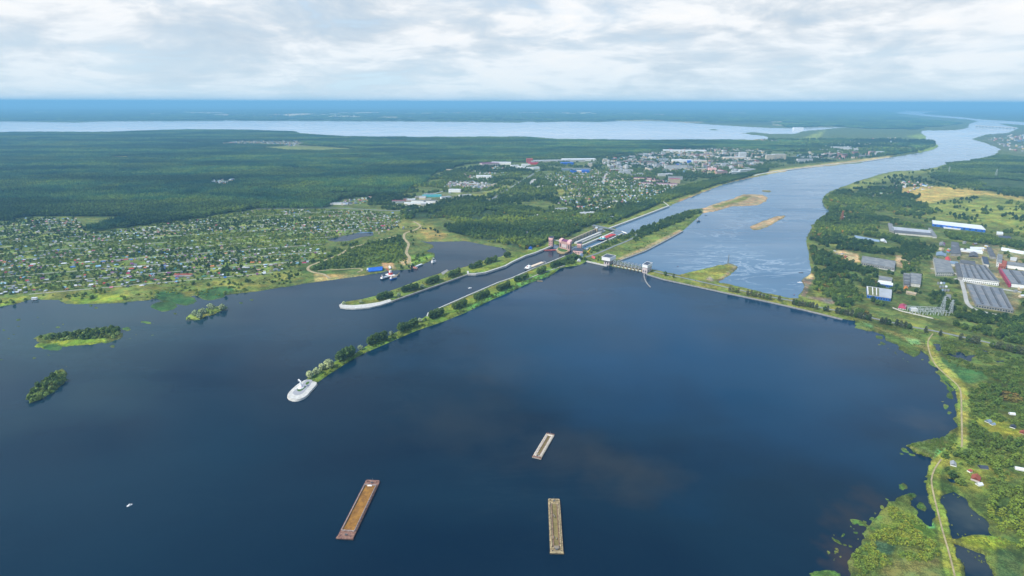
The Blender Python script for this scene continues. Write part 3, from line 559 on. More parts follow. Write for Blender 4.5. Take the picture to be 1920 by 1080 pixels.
# ------------------------------------------------------------------ roads, quays, linear works
def smooth_line(pts, step=12.0):
    out = []
    n = len(pts)
    for i in range(n - 1):
        p0 = pts[max(i - 1, 0)]; p1 = pts[i]; p2 = pts[i + 1]; p3 = pts[min(i + 2, n - 1)]
        k = max(1, min(24, int((p2 - p1).length / step)))
        for j in range(k):
            t = j / k
            out.append(0.5 * ((2 * p1) + (p2 - p0) * t + (2 * p0 - 5 * p1 + 4 * p2 - p3) * t * t + (3 * p1 - p0 - 3 * p2 + p3) * t ** 3))
    out.append(pts[-1]); return out
def ribbon(name, px, width, z0, z1, m, label, cat, kind='structure', smooth=True, parent=None, avoid=True):
    pts = [P(u, v, z1) for u, v in px]
    L = smooth_line(pts) if smooth else pts
    if avoid: ROADS.append(([(p.x, p.y) for p in L], width / 2 + 2))
    vs, fs = [], []
    for i, p in enumerate(L):
        a = L[max(i - 1, 0)]; b = L[min(i + 1, len(L) - 1)]
        d = (b - a); d.z = 0; d.normalize(); n = Vector((-d.y, d.x, 0)) * width / 2
        vs += [(p.x + n.x, p.y + n.y, z0), (p.x - n.x, p.y - n.y, z0), (p.x - n.x, p.y - n.y, z1), (p.x + n.x, p.y + n.y, z1)]
    for i in range(len(L) - 1):
        a, b = 4 * i, 4 * i + 4
        for j in range(4): fs.append((a + j, b + j, b + (j + 1) % 4, a + (j + 1) % 4))
    fs += [(0, 1, 2, 3), tuple(4 * (len(L) - 1) + k for k in (3, 2, 1, 0))]
    o = mk(name, vs, fs, m, parent)
    if parent is None: tag(o, label, cat, kind=kind)
    return o
ribbon('causeway_road', [(1224,508.5),(1273,519),(1365,539),(1444,556),(1492,565),(1544,577.5),(1586,585),(1669,603.5),(1707,612),(1751,620),(1793,629),(1849,641),(1893,652),(1920,659),(2100,704),(2500,820)], 6, 1.5, 2.55, M['asph'], 'pale grey road along the causeway', 'road')
ribbon('settlement_road', [(-300,415),(480,391.7),(613,390),(663,391.5),(747,395),(800,392)][1:], 9, 1.5, 2.55, M['asph'], 'road between pine forest and gardens', 'road')
ribbon('dirt_track', [(775,415),(788,423),(780,430),(760,437),(758,447),(766,457),(762,473),(768,483),(765,492),(753,494)], 8, 1.5, 2.55, M['dirt'], 'winding sandy track down to the harbour', 'path')
ribbon('sandy_track', [(743,442),(693,455),(657,465),(637,477),(597,492),(580,499),(578,506),(590,511),(607,514),(618,522)], 7, 1.5, 2.5, M['dirt'], 'sandy track above the beach', 'path')
ribbon('loop_track', [(596,508),(620,505.5),(640,505),(673,503),(679,507),(670,510.5)], 5, 1.5, 2.45, M['dirt'], 'sandy loop track behind the beach', 'path')
ribbon('dike_track', [(1749,625.6),(1740,640),(1743,660),(1753,682),(1773,702),(1795.6,722),(1802,738),(1803,778),(1804,822),(1803,838)], 2.0, 1.5, 2.5, M['dirt'], 'worn track on the grassy dike', 'path')
ribbon('footpath', [(1765,861),(1753,878),(1746.5,899),(1750,923.5),(1757.5,955),(1767,993),(1777,1027),(1786,1061),(1791,1082),(1822,1200)], 1.5, 1.5, 2.5, M['dirt'], 'narrow sandy footpath through the marsh', 'path')
ribbon('estate_road', [(917,375),(912,380),(935,366),(960,350),(985,335),(1010,320),(1020,315)], 12, 1.5, 2.5, M['asph'], 'straight grey road past the housing estate', 'road', smooth=False)
ribbon('factory_road', [(1745,503),(1765,507),(1790,512),(1800,520),(1808,545),(1815,570),(1835,582),(1870,590)], 8, 1.5, 2.5, M['gravel'], 'dusty road in front of the factory halls', 'road')
ribbon('yard_road', [(1790,522),(1830,532),(1880,542),(1930,550),(2000,562)], 9, 1.5, 2.6, M['gravel'], 'pale yard road between the factory halls', 'road')
ribbon('lock_road', [(1098,482),(1120,475),(1150,462),(1175,452),(1192,443),(1194,438)], 7, 1.5, 2.6, M['asph'], 'grey road along the lock', 'road')
ribbon('bank_path', [(985,525),(1005,516),(1030,507),(1045,502),(1060,497)], 3, 1.5, 2.5, M['gravel'], 'pale path on the long spit', 'path')
ribbon('town_road', [(1131,345),(1134,330),(1140,324),(1150,322)], 10, 1.5, 2.5, M['gravel'], 'pale road through the gardens', 'road')
ribbon('forest_road', [(1408,277),(1420,281),(1428,285),(1430,290)], 16, 1.5, 2.5, M['conc'], 'pale road curving out of town', 'road')
ribbon('embankment_road', [(1414,329),(1440,323.5),(1500,315.5),(1565,307.5),(1620,302.5),(1665,295.5)], 16, 1.5, 2.6, M['conc'], 'pale embankment along the river', 'road')
ribbon('airstrip', [(1024,352),(1016,348),(1006,351),(1001,353)], 26, 1.5, 2.4, M['gravel'], 'grey cleared yard among trees', 'yard', smooth=False)
ribbon('gravel_yard', [(994,346),(1000,338),(1004,336)], 22, 1.5, 2.4, M['gravel'], 'grey gravel strip among trees', 'yard', smooth=False)
ribbon('perimeter_road', [(740,381),(752,378),(790,369),(845,355)], 8, 1.5, 2.5, M['steell'], 'pale boundary strip of the walled estate', 'road', smooth=False)
ribbon('estate_street', [(738,383),(770,386),(800,389.5)], 12, 1.5, 2.5, M['conc'], 'white street in front of the walled estate', 'road', smooth=False)

def quay(px, w, z1, m, label, name='quay_wall'):
    ribbon(name, px, w, -2, z1, m, label, 'quay wall', kind='thing', smooth=False)
quay([(877,508),(878,512.5),(892,512.5),(910,510),(947,498),(960,490.5),(986,478.5),(1001.5,474),(1015,468.5),(1033,461)], 5, 5, M['conc'], 'white quay wall on the grassy side of the upper canal, left of the ship')
quay([(801,592),(803,586.5),(826,576),(876,554),(935.5,528.5),(960,520.5),(986,509),(1007,499.5),(1030,491.5),(1059,479.5)], 3, 4, M['conc'], 'long white quay edge of the long spit that the cargo ship is passing')
quay([(734,564.5),(796,542.5),(876,514.5)], 4, 3.2, M['concd'], 'weathered stone edge below the dark trees of the short spit', 'stone_edge')
quay([(1143,427),(1200,406),(1254,385.5)], 7, 5, M['conc'], 'white quay wall leading from the lock down to the river')
quay([(1254,385.5),(1248,381),(1244,378)], 3, 4, M['conc'], 'short white return wall at the river end of the lower canal')
quay([(1100,489),(1138,497.5)], 4, 3, M['conc'], 'thin pale jetty under the bushes left of the spillway', 'jetty')
quay([(1162,488),(1210,470),(1243,453),(1280,433)], 5, 3.0, M['concd'], 'sloping stone bank of the lock island, below the spillway', 'stone_bank')
quay([(1212,513.5),(1243,523),(1280,531),(1363,549),(1440,565),(1502,579),(1580,598)], 3, 2.4, M['concd'], 'pale stone foot of the long causeway', 'stone_revetment')
ribbon('floating_boom', [(1208.8,510.5),(1207.5,515),(1208.5,521),(1211,527),(1215,533),(1219.5,537.8)], 2.6, -0.6, 1.6, M['concd'], 'curved floating boom trailing from the right spillway tower', 'floating boom', kind='thing', avoid=False)

def slab(name, px, z0, z1, m, label, cat, kind='structure', parent=None, inset=0.0):
    pts = ccw([tuple(P(u, v, z1)[:2]) for u, v in px])
    n = len(pts); cx = sum(p[0] for p in pts) / n; cy = sum(p[1] for p in pts) / n
    b = MB(); bot = [(cx + (x - cx) * (1 + inset), cy + (y - cy) * (1 + inset)) for x, y in pts]
    v = [Vector((p[0], p[1], 0)) for p in pts]; tr = tessellate_polygon([v])
    vs = [(p[0], p[1], z0) for p in bot] + [(p[0], p[1], z1) for p in pts]
    fs = []
    for t in tr:
        a, bb, c = (v[i] for i in t)
        t = t if (bb - a).cross(c - a).z > 0 else (t[0], t[2], t[1])
        fs.append(tuple(n + i for i in t))
    fs += [(i, (i + 1) % n, n + (i + 1) % n, n + i) for i in range(n)]
    o = mk(name, vs, fs, m, parent)
    if parent is None: tag(o, label, cat, kind=kind)
    return o
def spline2(pts, k=5, closed=True):
    v = [Vector((a, b, 0)) for a, b in pts]; n = len(v); out = []
    for i in range(n):
        p0, p1, p2, p3 = v[i - 1], v[i], v[(i + 1) % n], v[(i + 2) % n]
        for j in range(k):
            t = j / k; q = 0.5 * ((2 * p1) + (p2 - p0) * t + (2 * p0 - 5 * p1 + 4 * p2 - p3) * t * t + (3 * p1 - p0 - 3 * p2 + p3) * t ** 3)
            out.append((q.x, q.y))
    return out
# head of the long spit: pale apron, grey plaza, beds
slab('stone_apron', spline2([(575,711.5),(560,719),(549,728),(540,738),(540,744),(546,748),(555,749),(566,746.5),(575,741),(583,732),(594,718.5),(586,715),(580,716.5)], 4), -0.8, 2.9, M['conc'], 'white sloping stone apron around the head of the long spit', 'stone apron', 'thing', inset=.05)
slab('plaza', spline2([(585,712.5),(574,712.5),(566,721),(556,729),(549.5,735),(550.5,739),(557,740.5),(566,738),(573,731),(583,719)], 4), 2.0, 3.1, M['plaza'], 'grey paved plaza at the head of the long spit', 'plaza')
slab('lawn_ring', spline2([(557,729),(558,732.5),(563,733),(569,729),(573.5,725),(571,724),(567,729),(560,730.5)], 3), 2.0, 3.5, M['lawn'], 'curved clipped hedge in front of the white monument', 'hedge', 'thing')
slab('flower_bed', spline2([(573,719),(576,716),(580,715.5),(579,718),(575,721)], 3), 2.0, 3.5, M['lawn'], 'small oval green bed on the plaza behind the monument', 'flower bed', 'thing')
slab('stone_apron', [(636,571.5),(638,576),(650,578),(664,578.5),(680,577.5),(693,576.3),(712,572),(735,564.5),(731,560.5),(712,566),(690,569.5),(665,572),(648,571.5),(642,568)], -0.8, 2.7, M['conc'], 'long white stone apron curving round the tip of the short spit', 'stone apron', 'thing')
# round pier before the middle lock tower
slab('round_pier', spline2([(1044,466),(1045,470),(1051,472.8),(1059,473.6),(1065,471.5),(1067,467),(1060,463.5),(1050,463)], 3), -1, 4.5, M['yell'], 'round yellow walled pier before the wide lock tower', 'pier', 'thing')
slab('pier_lawn', spline2([(1046,466),(1047,469),(1052,471.2),(1059,471.8),(1063.5,470),(1065,466.5),(1060,463.5),(1050,463)], 3), 4.5, 4.9, M['lawn'], 'green lawn on the round pier', 'lawn')
slab('concrete_pad', [(827,511),(838,505),(841,507),(830,515.5)], -1, 2.2, M['concd'], 'grey concrete landing on the harbour side of the short spit', 'landing stage', 'thing')

# ------------------------------------------------------------------ buildings
def bl(c, s, t):
    a = [c[0][i] * (1 - s) + c[1][i] * s for i in (0, 1)]; b = [c[3][i] * (1 - s) + c[2][i] * s for i in (0, 1)]
    return (a[0] * (1 - t) + b[0] * t, a[1] * (1 - t) + b[1] * t)
def building(name, label, px, h, wall, roof, cat='building', style='flat', lanterns=0, lant_m=None, lant_h=2.2, windows=None, group=None, world=None, base=1.2, parapet=True, lant_axis=0, zr=None):
    """px: four roof corners in the photo, or world: four ground points"""
    z1 = 2 + h
    c = world if world is not None else [tuple(P(u, v, z1)[:2]) for u, v in px]
    ar = sum(c[i][0] * c[(i + 1) % 4][1] - c[(i + 1) % 4][0] * c[i][1] for i in range(4))
    if ar < 0: c = [c[1], c[0], c[3], c[2]]
    cx = sum(p[0] for p in c) / 4; cy = sum(p[1] for p in c) / 4
    c = [(p[0] - cx, p[1] - cy) for p in c]
    r = max(math.hypot(*p) for p in c); 
    for s in (.15, .5, .85):
        for t in (.15, .5, .85):
            q = bl(c, s, t); AVOID.append((cx + q[0], cy + q[1], max(6, r * 0.42)))
            ql = math.hypot(cx, cy); AVOID.append((cx + q[0] - cx / ql * (12 + r * .25), cy + q[1] - cy / ql * (12 + r * .25), max(7, r * 0.35)))
    root = empty(name, (cx, cy, base), 0, label, cat, group)
    H = z1 - base
    L0 = math.hypot(c[1][0] - c[0][0], c[1][1] - c[0][1]); L1 = math.hypot(c[2][0] - c[1][0], c[2][1] - c[1][1])
    if style == 'flat':
        MB().prism(c, 0, H - 0.5).build('wall', wall, root)
        k = 1 + 0.5 / max(r, 1); cc = [(x * k, y * k) for x, y in c]
        ob = MB().prism(cc, H - 0.5, H)
        if parapet and r > 8:
            for i in range(4):
                a, b = Vector((*cc[i], H + .35)), Vector((*cc[(i + 1) % 4], H + .35)); ob.bar(a, b, 0.7)
        ob.build('roof', roof, root)
    else:
        rh = min(L0, L1) * (0.38 if style in ('gable', 'hip') else 0.18); H -= rh
        if L0 >= L1: e = [c[0], c[1], c[2], c[3]]
        else: e = [c[1], c[2], c[3], c[0]]
        ins = 0.0 if style != 'hip' else 0.28
        ra = bl(e, ins, .5); rb = bl(e, 1 - ins, .5)
        w = MB(); v = [(p[0], p[1], 0) for p in e] + [(p[0], p[1], H) for p in e]
        f = [(0, 1, 5, 4), (1, 2, 6, 5), (2, 3, 7, 6), (3, 0, 4, 7)]
        if style != 'hip':
            v += [(ra[0], ra[1], H + rh - .1), (rb[0], rb[1], H + rh - .1)]; f += [(7, 4, 8), (5, 6, 9)]
        w.add(v, f); w.build('wall', wall, root)
        k = 1.06; q = [(p[0] * k, p[1] * k, H - .15) for p in e]; ra = (ra[0] * k, ra[1] * k, H + rh); rb = (rb[0] * k, rb[1] * k, H + rh)
        lo = [(a, b, z - .3) for a, b, z in q + [ra, rb]]
        MB().add(q + [ra, rb], [(0, 1, 5, 4), (2, 3, 4, 5), (3, 0, 4), (1, 2, 5)]).add(lo, [(4, 5, 1, 0), (5, 4, 3, 2), (4, 0, 3), (5, 2, 1)]).add(q + lo[:4], [(0, 4, 5, 1), (1, 5, 6, 2), (2, 6, 7, 3), (3, 7, 4, 0)]).build('roof', roof, root)
    for i in range(lanterns):
        s0 = (i + .62) / (lanterns + .1); s1 = s0 + 0.24 / lanterns
        if s1 > .99: continue
        if lant_axis == 0: q = [bl(c, s0, .05), bl(c, s1, .05), bl(c, s1, .95), bl(c, s0, .95)]
        else: q = [bl(c, .05, s0), bl(c, .95, s0), bl(c, .95, s1), bl(c, .05, s1)]
        MB().prism(ccw(q), H - .05, H + lant_h).build('roof_lantern', lant_m or M['greyd'], root)
    if windows:
        for (edge, n, rows, wf) in windows:
            a = Vector((*c[edge], 0)); b = Vector((*c[(edge + 1) % 4], 0)); d = b - a; L = d.length; d.normalize(); nn = Vector((d.y, -d.x, 0))
            for rr in range(rows):
                for i in range(n):
                    m0 = a + d * L * ((i + .5) / n); ww = L / n * wf / 2; z0 = H * (rr + .35) / (rows + .25); zz = z0 + H / rows * .42
                    q = [m0 - d * ww - nn * .2, m0 + d * ww - nn * .2, m0 + d * ww + nn * .18, m0 - d * ww + nn * .18]
                    MB().prism(ccw([tuple(p[:2]) for p in q]), z0, zz).build('window', M['glass'], root)
    return root, c, H
B = building
# factory halls on the right bank
B('factory_hall', 'biggest grey factory hall with dark roof lanterns and white front wall', [(1807,520),(1874,528),(1848,498),(1800,492)], 11, M['white'], M['rustr'], lanterns=5, windows=[(0, 18, 2, .5)])
B('factory_hall', 'low grey factory hall with patched rusty roof bays nearest the bushes', [(1831,570.5),(1900.5,581.5),(1879,541),(1812.6,532)], 7, M['concd'], M['rustr'], lanterns=4, windows=[(0, 14, 1, .6)])
B('factory_hall', 'square flat grey hall left of the biggest factory hall', [(1756,511),(1788.5,511),(1780,489),(1750.5,483)], 10, M['conc'], M['greyr'], windows=[(0, 8, 2, .5)])
B('factory_hall', 'grey factory hall with crimson roof edge beside it', [(1897,531.5),(1990,541),(1965,515),(1878,504)], 9, M['white'], M['rustr'], lanterns=4)
B('roof_gutter', 'crimson sheet annex along the end of a grey factory hall', [(1892.5,531.5),(1896,531.8),(1877.5,503.5),(1874.5,503.5)], 9.5, M['crim'], M['crim'], cat='annex', parapet=False)
B('connecting_hall', 'dark narrow hall squeezed between two big factory halls', [(1797,518),(1806,520),(1799,494),(1791,493)], 8, M['concd'], M['greyd'])
B('connecting_hall', 'low building with pale blue roof behind the square grey hall', [(1781,494),(1797,496),(1796,491),(1780,489.5)], 7, M['conc'], M['blul'])
B('warehouse', 'long blue warehouse with white roof on the meadow', [(1749,419.5),(1848,431),(1840,423),(1748,413.2)], 9, M['blue'], M['whiter'], cat='warehouse', windows=[(0, 9, 1, .3)])
B('loading_shed', 'low white loading shed in front of the blue warehouse', [(1770,426.5),(1801,429.5),(1800,426),(1769,423.5)], 3, M['white'], M['whiter'], cat='shed')
B('warehouse', 'long grey warehouse with white ridge and shaded yard side', [(1677,430),(1749,437),(1739,426.5),(1674,420)], 8, M['conc'], M['silver'], cat='warehouse', style='low', windows=[(0, 16, 1, .5)])
B('warehouse', 'narrow dark shed running below the long grey warehouse', [(1679,436),(1748,442),(1746,437.5),(1678,431.5)], 6, M['conc'], M['greyd'], cat='warehouse')
B('side_wing', 'grey ruined wing at the left end of the long grey warehouse', [(1668,431),(1677,434),(1673,419.5),(1665,418)], 6, M['concd'], M['greyr'])
B('side_wing', 'grey wing at the right end of the long grey warehouse', [(1749,443),(1757,443.5),(1747,429),(1741,427)], 6, M['conc'], M['greyr'])
B('workshop', 'long workshop with faded blue roof among trees', [(1603.5,444),(1648.5,452),(1647,447),(1604.5,438.5)], 5, M['blue'], M['blul'], cat='workshop', style='low')
B('workshop', 'short white roofed workshop at the end of the faded blue roof', [(1650,449),(1665,453.5),(1664,449.5),(1650,445)], 5, M['white'], M['whiter'], cat='workshop', style='low')
B('warehouse', 'white warehouse with blue base near the right edge', [(1879,466),(1919,473),(1919.5,469.5),(1879.5,461.5)], 6, M['blul'], M['whiter'], cat='warehouse', style='low')
B('ruined_hall', 'long roofless looking grey hall beside a rubble yard', [(1615,492),(1677,503),(1679,489.5),(1617,480)], 7, M['concd'], M['greyr'], windows=[(0, 14, 1, .5)])
B('annex', 'low grey annex in front of the long roofless looking hall', [(1643,501),(1677,507),(1677,503.5),(1643,498)], 3, M['conc'], M['greyr'], cat='annex')
B('office_block', 'blue and white office block among bushes behind the mossy hall', [(1646,531.5),(1673.5,535.5),(1674,531),(1647,526.5)], 6, M['blue'], M['whiter'], windows=[(0, 8, 1, .6)])
B('office_block', 'grey roofed low block just behind the blue and white office block', [(1648,524),(1672,527),(1673,521),(1648.5,517)], 6, M['white'], M['greyr'])
o_, c_, h_ = B('mossy_hall', 'blue walled hall whose roof is half moss and half silver', [(1626.5,553),(1670.5,559.5),(1672,543.5),(1625,536.8)], 7, M['blue'], M['silver'], windows=[(0, 9, 1, .5)])
MB().prism(ccw([bl(c_, .04, .04), bl(c_, .5, .04), bl(c_, .5, .96), bl(c_, .04, .96)]), h_ - .1, h_ + .35).build('mossy_sheet', M['moss'], o_)
for s in (.0, .20, .36): MB().prism(ccw([bl(c_, s + .015, .1), bl(c_, s + .05, .1), bl(c_, s + .05, .95), bl(c_, s + .015, .95)]), h_ + .35, h_ + 1.1).build('roof_light', M['white'], o_)
B('workshop', 'dark roofed workshop left half of a pair beside the factory', [(1695,533),(1706,533.5),(1707,513),(1694,512)], 7, M['concd'], M['greyd'], cat='workshop', lanterns=3, lant_axis=1, lant_m=M['greyr'])
B('workshop', 'pale grey roofed workshop right half of a pair beside the factory', [(1708,531),(1726,533),(1728,514),(1707.5,511.5)], 8, M['conc'], M['greyr'], cat='workshop')
B('brick_hut', 'small orange brick hut in front of the dark roofed workshop', [(1695,539),(1703,539),(1703,534),(1696,534)], 4, M['brick'], M['orange'], cat='hut', style='gable')
B('ruined_shed', 'long tan roofless shed behind the crimson roofed house', [(1699,549),(1717,552),(1718,549),(1700,545.5)], 3, M['beige'], M['beige'], cat='shed')
B('white_house', 'white house with crimson hipped roof by the substation', [(1685,572.5),(1699.5,574.5),(1701,567.5),(1688,566)], 8, M['white'], M['crim'], cat='house', style='hip', windows=[(0, 3, 2, .35), (1, 2, 2, .3)])
B('tower_block', 'narrow white block in front of the red brick mill', [(1870,491),(1878,493),(1880,478),(1871,476)], 14, M['white'], M['greyr'], windows=[(0, 2, 3, .5)])
B('brick_mill', 'red brick mill building on the right of the factory', [(1873,498),(1886,500),(1888,490),(1875,487)], 12, M['brick'], M['brick'], windows=[(0, 3, 2, .4)])
B('long_shop', 'long white walled shed with grey roof at the right edge', [(1886,496),(1935,503),(1935,496),(1888,490)], 9, M['white'], M['greyr'])
B('grey_shop', 'slim grey roofed block with pale side behind the biggest hall', [(1845,494),(1855,496),(1851,482),(1841,481)], 8, M['conc'], M['slate'])
B('grey_shop', 'grey sloping hall left of the white rubble yard', [(1783,475),(1802,476),(1797,455),(1784,453)], 8, M['concd'], M['greyd'])
B('grey_shop', 'dark low hall right of the white rubble yard', [(1857,480),(1868,482),(1858,464),(1850,463)], 7, M['concd'], M['greyd'])
B('grey_shop', 'grey domed store inside the white rubble yard', [(1817,478),(1835,479),(1833,472),(1819,471)], 6, M['concd'], M['greyd'], style='low')
B('store', 'white roof strip along the far side of the rubble yard', [(1800,469),(1843,474),(1840,469),(1802,465.5)], 4, M['white'], M['whiter'])
B('store', 'pale roof strip behind the rubble yard by the tree belt', [(1820,467),(1847,468),(1845,464),(1819,463)], 4, M['conc'], M['whiter'])
B('store', 'small grey store left of the sloping grey hall', [(1756,476),(1774,478),(1775,472),(1757,470)], 5, M['conc'], M['blul'], style='low')
B('store', 'grey cottage store with white gable north of the factory', [(1762,457),(1773,458.5),(1773,453),(1762,452)], 6, M['white'], M['greyr'], style='gable')
B('red_roofed_store', 'small store with bright red roof behind the square grey hall', [(1774,487),(1784,487.5),(1782,480.5),(1773,480)], 5, M['conc'], M['red'], style='gable')
B('pump_house', 'tiny grey pump house among bushes below the scrap rows', [(1775,558),(1783,559),(1783,553),(1775,552)], 4, M['conc'], M['greyr'], cat='hut')
B('long_dark_store', 'dark roofed store beside the field track near the blue warehouse', [(1873,447),(1899,449.5),(1893,442.5),(1872,442)], 5, M['concd'], M['slate'])
B('small_white_store', 'small white store above the dark roofed store', [(1869,438.5),(1881,439),(1880,435),(1869,434.5)], 4, M['white'], M['whiter'])
B('grey_shop', 'pale blocky building by the right edge above the white walled shed', [(1894,488),(1905,489.5),(1907,483),(1895,482)], 9, M['beige'], M['conc'])
B('entrance_block', 'dark stepped block on the back edge of the biggest hall', [(1802,493),(1829,497),(1828,490),(1800,487)], 14, M['concd'], M['greyd'], windows=[(0, 5, 1, .6)])
for i in range(9):
    u = 1757 + (i % 3) * 5.5 + (i // 3) * 4; v = 528 + (i // 3) * 6.5
    B('scrap_shed', '%s %s lean-to in the scrap rows, %s' % (['grey', 'white', 'blue', 'rusty'][i % 4], ['low', 'long', 'small'][i // 3], ['end by the road', 'middle', 'end by the pump house'][i % 3]), [(u, v + 3), (u + 4, v + 3.8), (u + 5, v + 1), (u + 1, v)], 3, M['concd'], M[['greyr', 'whiter', 'blul', 'rustr'][i % 4]], cat='shed', style='low', group='lean-to sheds in the scrap rows')

# lock
B('lock_tower', 'slender pink lock tower on the far quay', [(1029,445.5),(1036,446.5),(1038,443.6),(1031,443)], 28, M['pink'], M['slate'], cat='tower', windows=[(0, 2, 4, .3), (1, 2, 4, .3)])
B('lock_tower', 'small pink lock tower behind the pink hall with dark roof', [(1082.3,456.5),(1089.5,457.2),(1091.5,454.4),(1084.5,454)], 22, M['pink'], M['slate'], cat='tower', windows=[(0, 2, 3, .3), (1, 2, 3, .3)])
root, c_, h_ = B('gate_house', 'wide pink gate house between both lock chambers, with plum roof', [(1049,450.5),(1068.5,455),(1072,451.5),(1053,447.5)], 27, M['pink'], M['plum'], cat='gate house', windows=[(0, 5, 1, .45), (1, 2, 1, .4)])
for s0, s1 in ((-.03, .2), (.74, 1.03)):
    MB().prism(ccw([bl(c_, s0, -.05), bl(c_, s1, -.05), bl(c_, s1, 1.05), bl(c_, s0, 1.05)]), h_ - 4, h_ + 2.2).build('corner_turret', M['pinkl'], root)
MB().prism(ccw([bl(c_, .25, -.012), bl(c_, .7, -.012), bl(c_, .7, 0), bl(c_, .25, 0)]), 9, 19).build('front_panel', M['pinkg'], root)
for nm in ('lock_tower', 'lock_tower.001'):
    t = bpy.data.objects[nm]; w = [o for o in t.children if o.name.startswith('wall')][0]
    xs = [v.co for v in w.data.vertices]; pts = [(v.x * 1.08, v.y * 1.08) for v in xs[:4]]; hh = max(v.z for v in xs)
    MB().prism(pts, hh - 5, hh + .3).build('crown_band', M['pinkl'], t)
B('control_hall', 'long pink hall with dark blue roof beside the lock', [(1074.5,469.5),(1092,471),(1094,466),(1077,465)], 11, M['pinkl'], M['slate'], cat='hall', windows=[(0, 6, 1, .5)])
B('small_house', 'white house with blue roof below the pink lock hall', [(1086,477.5),(1092.5,478.5),(1094,474.5),(1088,473.7)], 6, M['white'], M['blul'], cat='house', style='gable')
B('small_house', 'pink walled cottage on the bushy shore by the spillway', [(1082,487),(1088,488),(1089,485),(1083,484)], 5, M['pinkl'], M['whiter'], cat='house', style='gable')
B('small_house', 'small house with red roof between bushes left of the spillway', [(1109,480),(1115,482.5),(1117,480),(1111,477.5)], 5, M['pinkg'], M['redf'], cat='house', style='gable')
B('small_house', 'blue roofed shack with white wall on the canal bank woods', [(991,464),(997,465),(998,461.5),(992,461)], 6, M['white'], M['blue'], cat='house', style='gable')
root, c_, h_ = B('gate_tower', 'small cream tower with pale blue cap at the lower lock bridge', [(1115.5,427.5),(1120,428.5),(1121.5,426),(1117,425)], 13, M['beige'], M['steell'], cat='tower')
B('lower_gate_house', 'dark grey gate house under the lower lock bridge', [(1121.5,431.5),(1129,431),(1130,427),(1122.5,427.5)], 11, M['concd'], M['steel'], cat='gate house')
def lockwall(px, w, z1, m, label, nm='chamber_wall'):
    return ribbon(nm, px, w, -4, z1, m, label, 'lock wall', kind='thing', smooth=False)
o_ = lockwall([(1068,449.5),(1118,428)], 4, 13, M['beige'], 'tall beige side wall of the empty left lock chamber')
a, b = P(1070, 448.8, 13), P(1117, 428.4, 13)
for i in range(9):
    p = a.lerp(b, i / 8.0); d = (b - a).normalized(); n = Vector((d.y, -d.x, 0)); q = [p + n * 2 - d, p + n * 2 + d, p + n * 3.2 + d, p + n * 3.2 - d]
    MB().prism(ccw([tuple(x[:2]) for x in q]), -2, 13.6).build('pilaster', M['concd'], o_)
lockwall([(1079,454.5),(1133,431.5)], 9, 6.5, M['conc'], 'wide pale walkway on the inner side of the left lock chamber')
lockwall([(1084,457),(1127,438.5)], 6, 5, M['gravel'], 'broad gravel strip between the two lock chambers', 'central_strip')
lockwall([(1090,460),(1151,434.5)], 6, 6.5, M['conc'], 'pale wall on the left of the water filled lock chamber')
lockwall([(1100,466.5),(1167,437.5)], 5, 6, M['conc'], 'pale wall on the right of the water filled lock chamber')
ribbon('lower_lock_bridge', [(1112,421.5),(1145,428.5),(1172.5,435.5)], 9, 9.5, 12, M['steel'], 'grey road bridge over the lower end of both lock chambers', 'bridge', kind='thing', smooth=False)
for u, v in ((1113,427),(1131,431),(1143,432),(1150,434),(1172,440)):
    p = P(u, v, 2); MB().box(-3, 3, -4, 4, -4, 9.5).build('bridge_pier', M['concd'], bpy.data.objects['lower_lock_bridge'], loc=(p.x, p.y, 0))
p, q = P(1166, 434, 12), P(1175, 437.5, 12)
MB().bar(p, q, 3).build('bridge_head', M['white'], bpy.data.objects['lower_lock_bridge'])
def footbridge(u0, v0, u1, v1, z, label):
    a = P(u0, v0, z); b = P(u1, v1, z); rt = empty('footbridge', a, 0, label, 'footbridge')
    MB().bar(Vector((0, 0, 0)), b - a, 2.0).build('deck', M['steell'], rt)
    for k in (.03, .97): q = (b - a) * k; MB().box(q.x - .6, q.x + .6, q.y - .6, q.y + .6, q.z - z + 1, q.z - 1).build('post', M['steel'], rt)
footbridge(1038, 449.5, 1049, 452, 20, 'thin grey footbridge from the slender pink tower to the gate house')
footbridge(1071, 463.5, 1083, 461, 9, 'pale footbridge from the gate house to the small pink tower')
rt = empty('floating_gate', P(1029, 469.8, 0), 0, 'long red floating gate across the left lock entrance', 'floating gate')
a = P(1014, 470.4, 0) - rt.location; b = P(1044, 469.2, 0) - rt.location
d = (b - a).normalized(); n = Vector((-d.y, d.x, 0)) * 2.5
MB().prism(ccw([tuple((a + n)[:2]), tuple((b + n)[:2]), tuple((b - n)[:2]), tuple((a - n)[:2])]), -.6, 2.6).build('pontoon', M['redf'], rt)
for k in (0, 1): q = a.lerp(b, k); MB().box(q.x - 3, q.x + 3, q.y - 3, q.y + 3, -.6, 3.4).build('end_block', M['conc'], rt)

# yellow crane beside the lock
p = P(1103, 476, 2); rt = empty('yard_crane', p, .4, 'yellow mobile crane on red undercarriage between lock and spillway', 'crane')
MB().box(-4, 4, -2, 2, 0, 3).build('undercarriage', M['redf'], rt); MB().box(-3, 2, -2, 2, 3, 8).build('cab', M['yellow'], rt)
MB().bar((0, 0, 7), (9, 3, 15), 1.2).build('boom', M['yellow'], rt)

